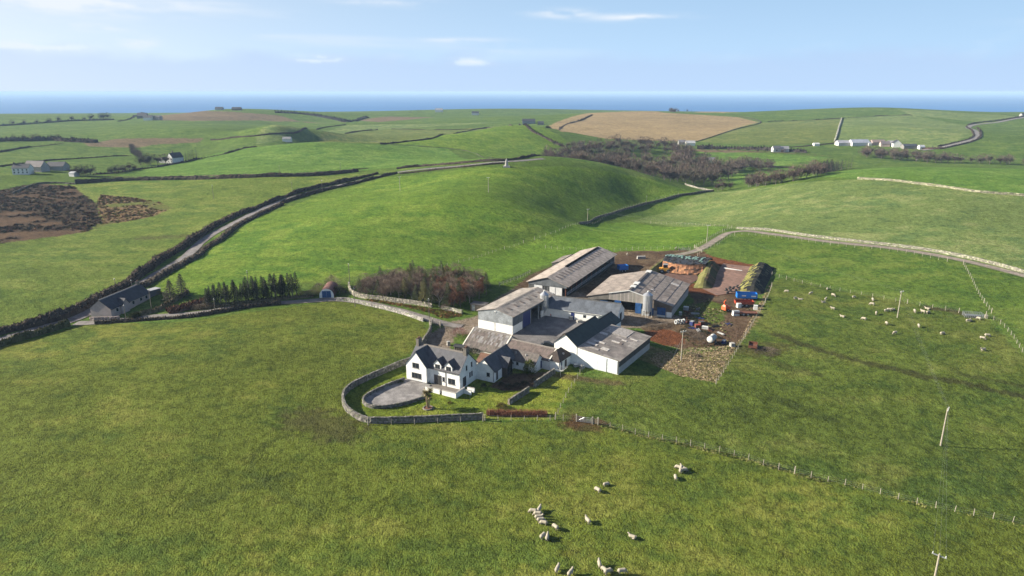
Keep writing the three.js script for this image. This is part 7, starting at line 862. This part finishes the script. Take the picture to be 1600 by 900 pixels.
{ const p = [124.0,-177.6], g = thing('sheep_feeder', 'galvanised sheep creep feeder with hurdle panels in the fence corner', 'feeder', [p[0], ground(...p), p[1]], -0.25); for (const [z, x0] of [[0, 0], [-2.4, 0.2]]) part(g, 'hurdle', MAT.metal, (b) => { for (const y of [0.2, 0.45, 0.7, 0.95, 1.15]) b.rod([x0, y, z], [x0 + 4.6, y, z], 0.03, 0.03, 4); for (let x = 0; x <= 4.6; x += 0.46) b.rod([x0 + x, 0, z], [x0 + x, 1.2, z], 0.025, 0.025, 4); }); for (const x of [0.1, 4.7]) part(g, 'hurdle', MAT.metal, (b) => { for (const y of [0.2, 0.5, 0.8, 1.1]) b.rod([x, y, -0.05], [x, y, -2.35], 0.03, 0.03, 4); }); part(g, 'trough', MAT.metal, (b) => b.box(0.6, 4.2, 0.3, 0.6, -1.5, -0.9)); part(g, 'wooden_end', postMat, (b) => b.box(4.9, 5.5, 0, 1.1, -0.6, 0.1)); }
{ const p = [-3.3,-418.1], g = thing('stone_cairn', 'grey stone monument cairn on the crest of the knoll', 'monument', [p[0], ground(...p), p[1]]); part(g, 'base', MAT.concrete, (b) => { b.prism([[-2.2, -0.6, -2.2], [2.2, -0.6, -2.2], [2.2, -0.6, 2.2], [-2.2, -0.6, 2.2]], [[-1.9, 0.5, -1.9], [1.9, 0.5, -1.9], [1.9, 0.5, 1.9], [-1.9, 0.5, 1.9]]); }); part(g, 'shaft', MAT.concrete, (b) => b.rod([0, 0.5, 0], [0, 3.9, 0], 1.15, 0.6, 9)); part(g, 'cap', MAT.concrete, (b) => b.rod([0, 3.9, 0], [0, 4.9, 0], 0.62, 0.15, 9)); }
// ---------- poles ----------
const poleProto = (() => { const g = new THREE.Group(); g.name = 'electricity_pole'; part(g, 'pole_shaft', postMat, (b) => b.rod([0, -0.4, 0], [0, 7.7, 0], 0.15, 0.10, 8)); part(g, 'crossarm', MAT.metal, (b) => b.box(-0.8, 0.8, 7.35, 7.47, 0.08, 0.18)); for (const x of [-0.7, 0, 0.7]) part(g, 'insulator', MAT.white, (b) => b.rod([x, 7.47, 0.13], [x, 7.72, 0.13], 0.06, 0.05, 6)); return g; })();
const thinPole = (() => { const g = new THREE.Group(); g.name = 'telegraph_pole'; part(g, 'pole_shaft', MAT.wood, (b) => b.rod([0, -0.4, 0], [0, 6.2, 0], 0.12, 0.08, 7)); part(g, 'pole_cap', MAT.metal, (b) => b.rod([0, 6.2, 0], [0, 6.3, 0], 0.11, 0.06, 7)); part(g, 'bracket', MAT.metal, (b) => b.box(-0.3, 0.3, 5.8, 5.88, -0.04, 0.04)); return g; })();
function pole(proto, xz, turn, label, s = 1) { const c = proto.clone(); c.name = numbered(proto.name); c.position.set(xz[0], ground(...xz), xz[1]); c.rotation.y = turn; c.scale.y = s; tag(c, label, 'pole', 'overhead line poles'); scene.add(c); return c; }
const P1 = pole(poleProto, [40.5,-152.5], 0.4, 'wooden electricity pole in the dead weeds of the junk yard'), P2 = pole(poleProto, [106.7,-179.5], 0.5, 'wooden electricity pole among the grazing sheep'), P3 = pole(poleProto, [79.1,-113.1], 0.9, 'pale electricity pole standing alone in the rough field'), P4 = pole(poleProto, [52.3,-71.3], 2.4, 'electricity pole top with pale crossarm below the front fence'), P5 = pole(poleProto, [82.6,-283.8], 0.5, 'electricity pole at the bend of the farm track'), P6 = pole(poleProto, [39.4,-351.9], 0.4, 'electricity pole on the knoll wall'), P7 = pole(poleProto, [-12.0,-347.1], 0.1, 'electricity pole high on the knoll below the cairn'), P8 = pole(poleProto, [-62.2,-379.5], 0.1, 'electricity pole on the western shoulder of the knoll');
for (const [xz, l, s] of [[[-53.9,-218.5], 'telegraph pole at the end of the copse', 1], [[-82.4,-205.4], 'telegraph pole behind the conifer row', 1.3], [[-46.9,-194.6], 'telegraph pole beside the lane bend', 0.95], [[-23.0,-180.1], 'telegraph pole at the head of the lane', 1.1], [[-129.1,-213.9], 'telegraph pole on the road bank west of the cottage', 0.55], [[-123.4,-213.3], 'telegraph pole on the road verge by the cottage', 0.5], [[-108.0,-195.0], 'telegraph pole in the cottage garden hedge', 1.0], [[-110.4,-185.3], 'telegraph pole by the lane in front of the cottage', 0.75], [[-86.7,-189.9], 'telegraph pole by the lane below the conifers', 0.7], [[-128.3,-398.8], 'telegraph pole in the field beside the climbing road', 1.1], [[-111.3,-401.0], 'telegraph pole on the climbing road hedge', 1.1], [[-171.7,-392.0], 'telegraph pole in the western field', 1.3], [[83.8,-423.7], 'telegraph pole behind the knoll wall', 0.8], [[-294.8,-513.1], 'telegraph pole by the upper lane trees', 0.9], [[-158.1,-468.4], 'telegraph pole behind the upper lane hedge', 0.8], [[-118.6,-476.5], 'telegraph pole near the top of the upper lane', 0.9]]) pole(thinPole, xz, 0.3, l, s);
function lineWire(label, A, C, n = 3) { const g = thing('overhead_wire', label, 'wire', [0, 0, 0], 0, 'overhead wires'); const loc = (P, i) => P.localToWorld(V3((i - 1) * 0.7, 7.7, 0.13)); A.updateMatrixWorld(true); C.updateMatrixWorld(true); for (let i = 0; i < n; i++) { const a = loc(A, i), c = loc(C, i), L = a.distanceTo(c), pts = Array.from({ length: 13 }, (_, k) => { const t = k / 12, p = a.clone().lerp(c, t); p.y -= 4 * t * (1 - t) * L * 0.012; return p; }); part(g, 'conductor', wireMat, (b) => { for (let k = 0; k < 12; k++) b.rod(pts[k].toArray(), pts[k + 1].toArray(), 0.004, 0.004, 3); }); } }
lineWire('overhead wires from the track bend pole to the sheep field pole', P5, P2); lineWire('overhead wires from the knoll wall pole to the track bend pole', P6, P5); lineWire('overhead wires from the sheep field pole to the rough field pole', P2, P3); lineWire('overhead wires from the rough field pole to the front pole', P3, P4);
part(P1, 'stay_wire', wireMat, (b) => b.rod([0, 6, 0], [-4.5, 0, 1.5], 0.02, 0.02, 4));
// ---------- sheep ----------
const { MarchingCubes } = await import('three/addons/objects/MarchingCubes.js');
function sheepGeo(pose) {
  const J = pose === 'lying' ? [[-0.42, 0.33, 0, 0.28], [0.32, 0.34, 0, 0.26], [0.5, 0.55, 0.05, 0.13], [0.66, 0.66, 0.1, 0.11], [0.82, 0.6, 0.12, 0.07]] : pose === 'graze' ? [[-0.42, 0.62, 0, 0.28], [0.3, 0.61, 0, 0.25], [0.52, 0.5, 0, 0.14], [0.68, 0.24, 0.02, 0.1], [0.76, 0.1, 0.03, 0.065]] : [[-0.42, 0.62, 0, 0.28], [0.3, 0.63, 0, 0.26], [0.5, 0.82, 0, 0.14], [0.62, 0.95, 0.02, 0.11], [0.8, 0.88, 0.03, 0.07]];
  const bones = [[0, 1], [1, 2], [2, 3], [3, 4]].map(([a, b]) => [J[a], J[b]]), hx = J[3]; for (const s of [-1, 1]) bones.push([[hx[0] - 0.02, hx[1] + 0.04, hx[2] + s * 0.06, 0.035], [hx[0] - 0.04, hx[1] + 0.02, hx[2] + s * 0.17, 0.02]]);
  if (pose !== 'lying') for (const [x, s] of [[0.3, 1], [0.34, -1], [-0.45, 1], [-0.4, -1]]) { bones.push([[x, 0.5, s * 0.14, 0.09], [x + (x > 0 ? 0.02 : -0.04), 0.25, s * 0.14, 0.05]], [[x + (x > 0 ? 0.02 : -0.04), 0.25, s * 0.14, 0.05], [x, 0.03, s * 0.14, 0.042]]); } else bones.push([[0.3, 0.12, 0.2, 0.08], [0.55, 0.07, 0.22, 0.05]], [[-0.4, 0.14, -0.22, 0.1], [-0.1, 0.07, -0.28, 0.05]]);
  bones.push([[-0.66, 0.66, 0, 0.06], [-0.74, 0.5, 0, 0.04]]);
  const n = 44, mc = new MarchingCubes(n, new THREE.MeshBasicMaterial(), false, false, 20000); mc.isolation = 0; const S = 0.95, cx = 0.05, cy = 0.5;
  for (let k = 0; k < n; k++) for (let j = 0; j < n; j++) for (let i = 0; i < n; i++) { const x = (i - n / 2) / (n / 2) * S + cx, y = (j - n / 2) / (n / 2) * S + cy, z = (k - n / 2) / (n / 2) * S; let d = 9; for (const [a, b] of bones) { const dx = b[0] - a[0], dy = b[1] - a[1], dz = b[2] - a[2], t = clamp(((x - a[0]) * dx + (y - a[1]) * dy + (z - a[2]) * dz) / (dx * dx + dy * dy + dz * dz)), q = Math.hypot(x - a[0] - dx * t, y - a[1] - dy * t, z - a[2] - dz * t) - (a[3] + (b[3] - a[3]) * t), h = clamp(0.5 + 0.5 * (d - q) / 0.06); d = d * (1 - h) + q * h - 0.06 * h * (1 - h); } mc.field[i + j * n + k * n * n] = -d; }
  mc.update(); const P = mc.positionArray.slice(0, mc.count * 3), N = mc.normalArray.slice(0, mc.count * 3), K = new Float32Array(mc.count * 3);
  for (let v = 0; v < mc.count; v++) { const x = P[v * 3] = P[v * 3] * S + cx, y = P[v * 3 + 1] = P[v * 3 + 1] * S + cy; P[v * 3 + 2] *= S; const bare = x > 0.6 || (y < 0.3 && pose !== 'lying'), s = 0.9 + 0.2 * vn(x * 9, y * 9 + P[v * 3 + 2] * 7); K.set(bare ? [0.24 * s, 0.205 * s, 0.165 * s] : [0.31 * s, 0.275 * s, 0.21 * s], v * 3); }
  const g = new THREE.BufferGeometry(); g.setAttribute('position', new THREE.BufferAttribute(P, 3)); g.setAttribute('normal', new THREE.BufferAttribute(N, 3)); g.setAttribute('color', new THREE.BufferAttribute(K, 3)); return g;
}
const sheepG = { graze: sheepGeo('graze'), stand: sheepGeo('stand'), lying: sheepGeo('lying') }, sheepMat = vmat(0.95);
const flock = (list, group, where) => list.forEach(([xz, pose, turn], i) => { const s = mesh('sheep', sheepG[pose], sheepMat); s.position.set(xz[0], ground(...xz) - 0.02, xz[1]); s.rotation.y = turn ?? rnd() * 6.28; s.scale.setScalar(rr(0.9, 1.05)); tag(s, { graze: 'cream sheep grazing head down ', stand: 'cream sheep standing head up ', lying: 'cream sheep lying down ' }[pose] + where, 'sheep', group); });
const PO = ['graze', 'graze', 'stand', 'graze', 'lying'];
flock([[[3.2,-91.5], 'graze', 2.9], [[4.2,-91.9], 'stand', 1.2], [[3.9,-90.8], 'graze', 3.0], [[4.1,-89.9], 'stand', 0.1], [[4.4,-89.2], 'graze', 0.2], [[4.7,-88.5], 'graze', 2.8], [[6.4,-87.5], 'graze', 2.2], [[4.5,-85.2], 'graze', 1.0], [[5.1,-84.9], 'stand', 1.4], [[11.4,-89.2], 'stand', 2.0], [[17.5,-85.6], 'lying', 2.6], [[13.9,-97.7], 'graze', 2.2], [[15.6,-99.4], 'graze', 0.4], [[28.7,-104.8], 'graze', 2.5], [[28.9,-103.8], 'stand', 1.2], [[29.5,-103.8], 'graze', 0.3], [[29.4,-104.5], 'stand', 2.0], [[27.5,-101.6], 'graze', 1.5], [[11.9,-79.0], 'stand', 1.6], [[12.4,-77.8], 'graze', 2.2], [[12.9,-77.4], 'graze', 0.5], [[14.8,-77.5], 'graze', 0.2], [[6.1,-77.8], 'stand', 1.2], [[7.8,-77.0], 'stand', 1.0]], 'sheep in the front pasture', 'in the front pasture below the farmhouse');
const RIGHT = [[87.1,-207.9],[86.6,-199.9],[87.9,-199.1],[93.4,-204.6],[100.2,-208.5],[99.0,-201.5],[95.1,-198.0],[93.3,-195.5],[103.9,-198.6],[107.9,-195.3],[105.5,-191.1],[92.9,-188.5],[92.5,-181.6],[96.9,-178.5],[102.6,-182.9],[106.4,-184.8],[107.6,-185.3],[109.0,-185.7],[100.9,-174.2],[99.1,-166.7],[113.6,-183.3],[115.4,-182.5],[118.3,-185.4],[116.5,-181.8],[107.9,-171.3],[110.3,-164.9],[122.6,-174.0],[123.7,-174.5],[126.4,-175.5],[118.1,-161.1],[120.4,-162.8],[113.2,-153.6]];
flock(RIGHT.map((p, i) => [p, PO[(i * 7) % 5]]), 'sheep in the field beside the junk yard', 'in the field beyond the junk yard fence');
flock([[[46.3,-267.5], 'stand'], [[67.5,-274.9], 'stand']], 'sheep by the paddock', 'by the paddock behind the cattle shed');
renderer.render(scene, camera);
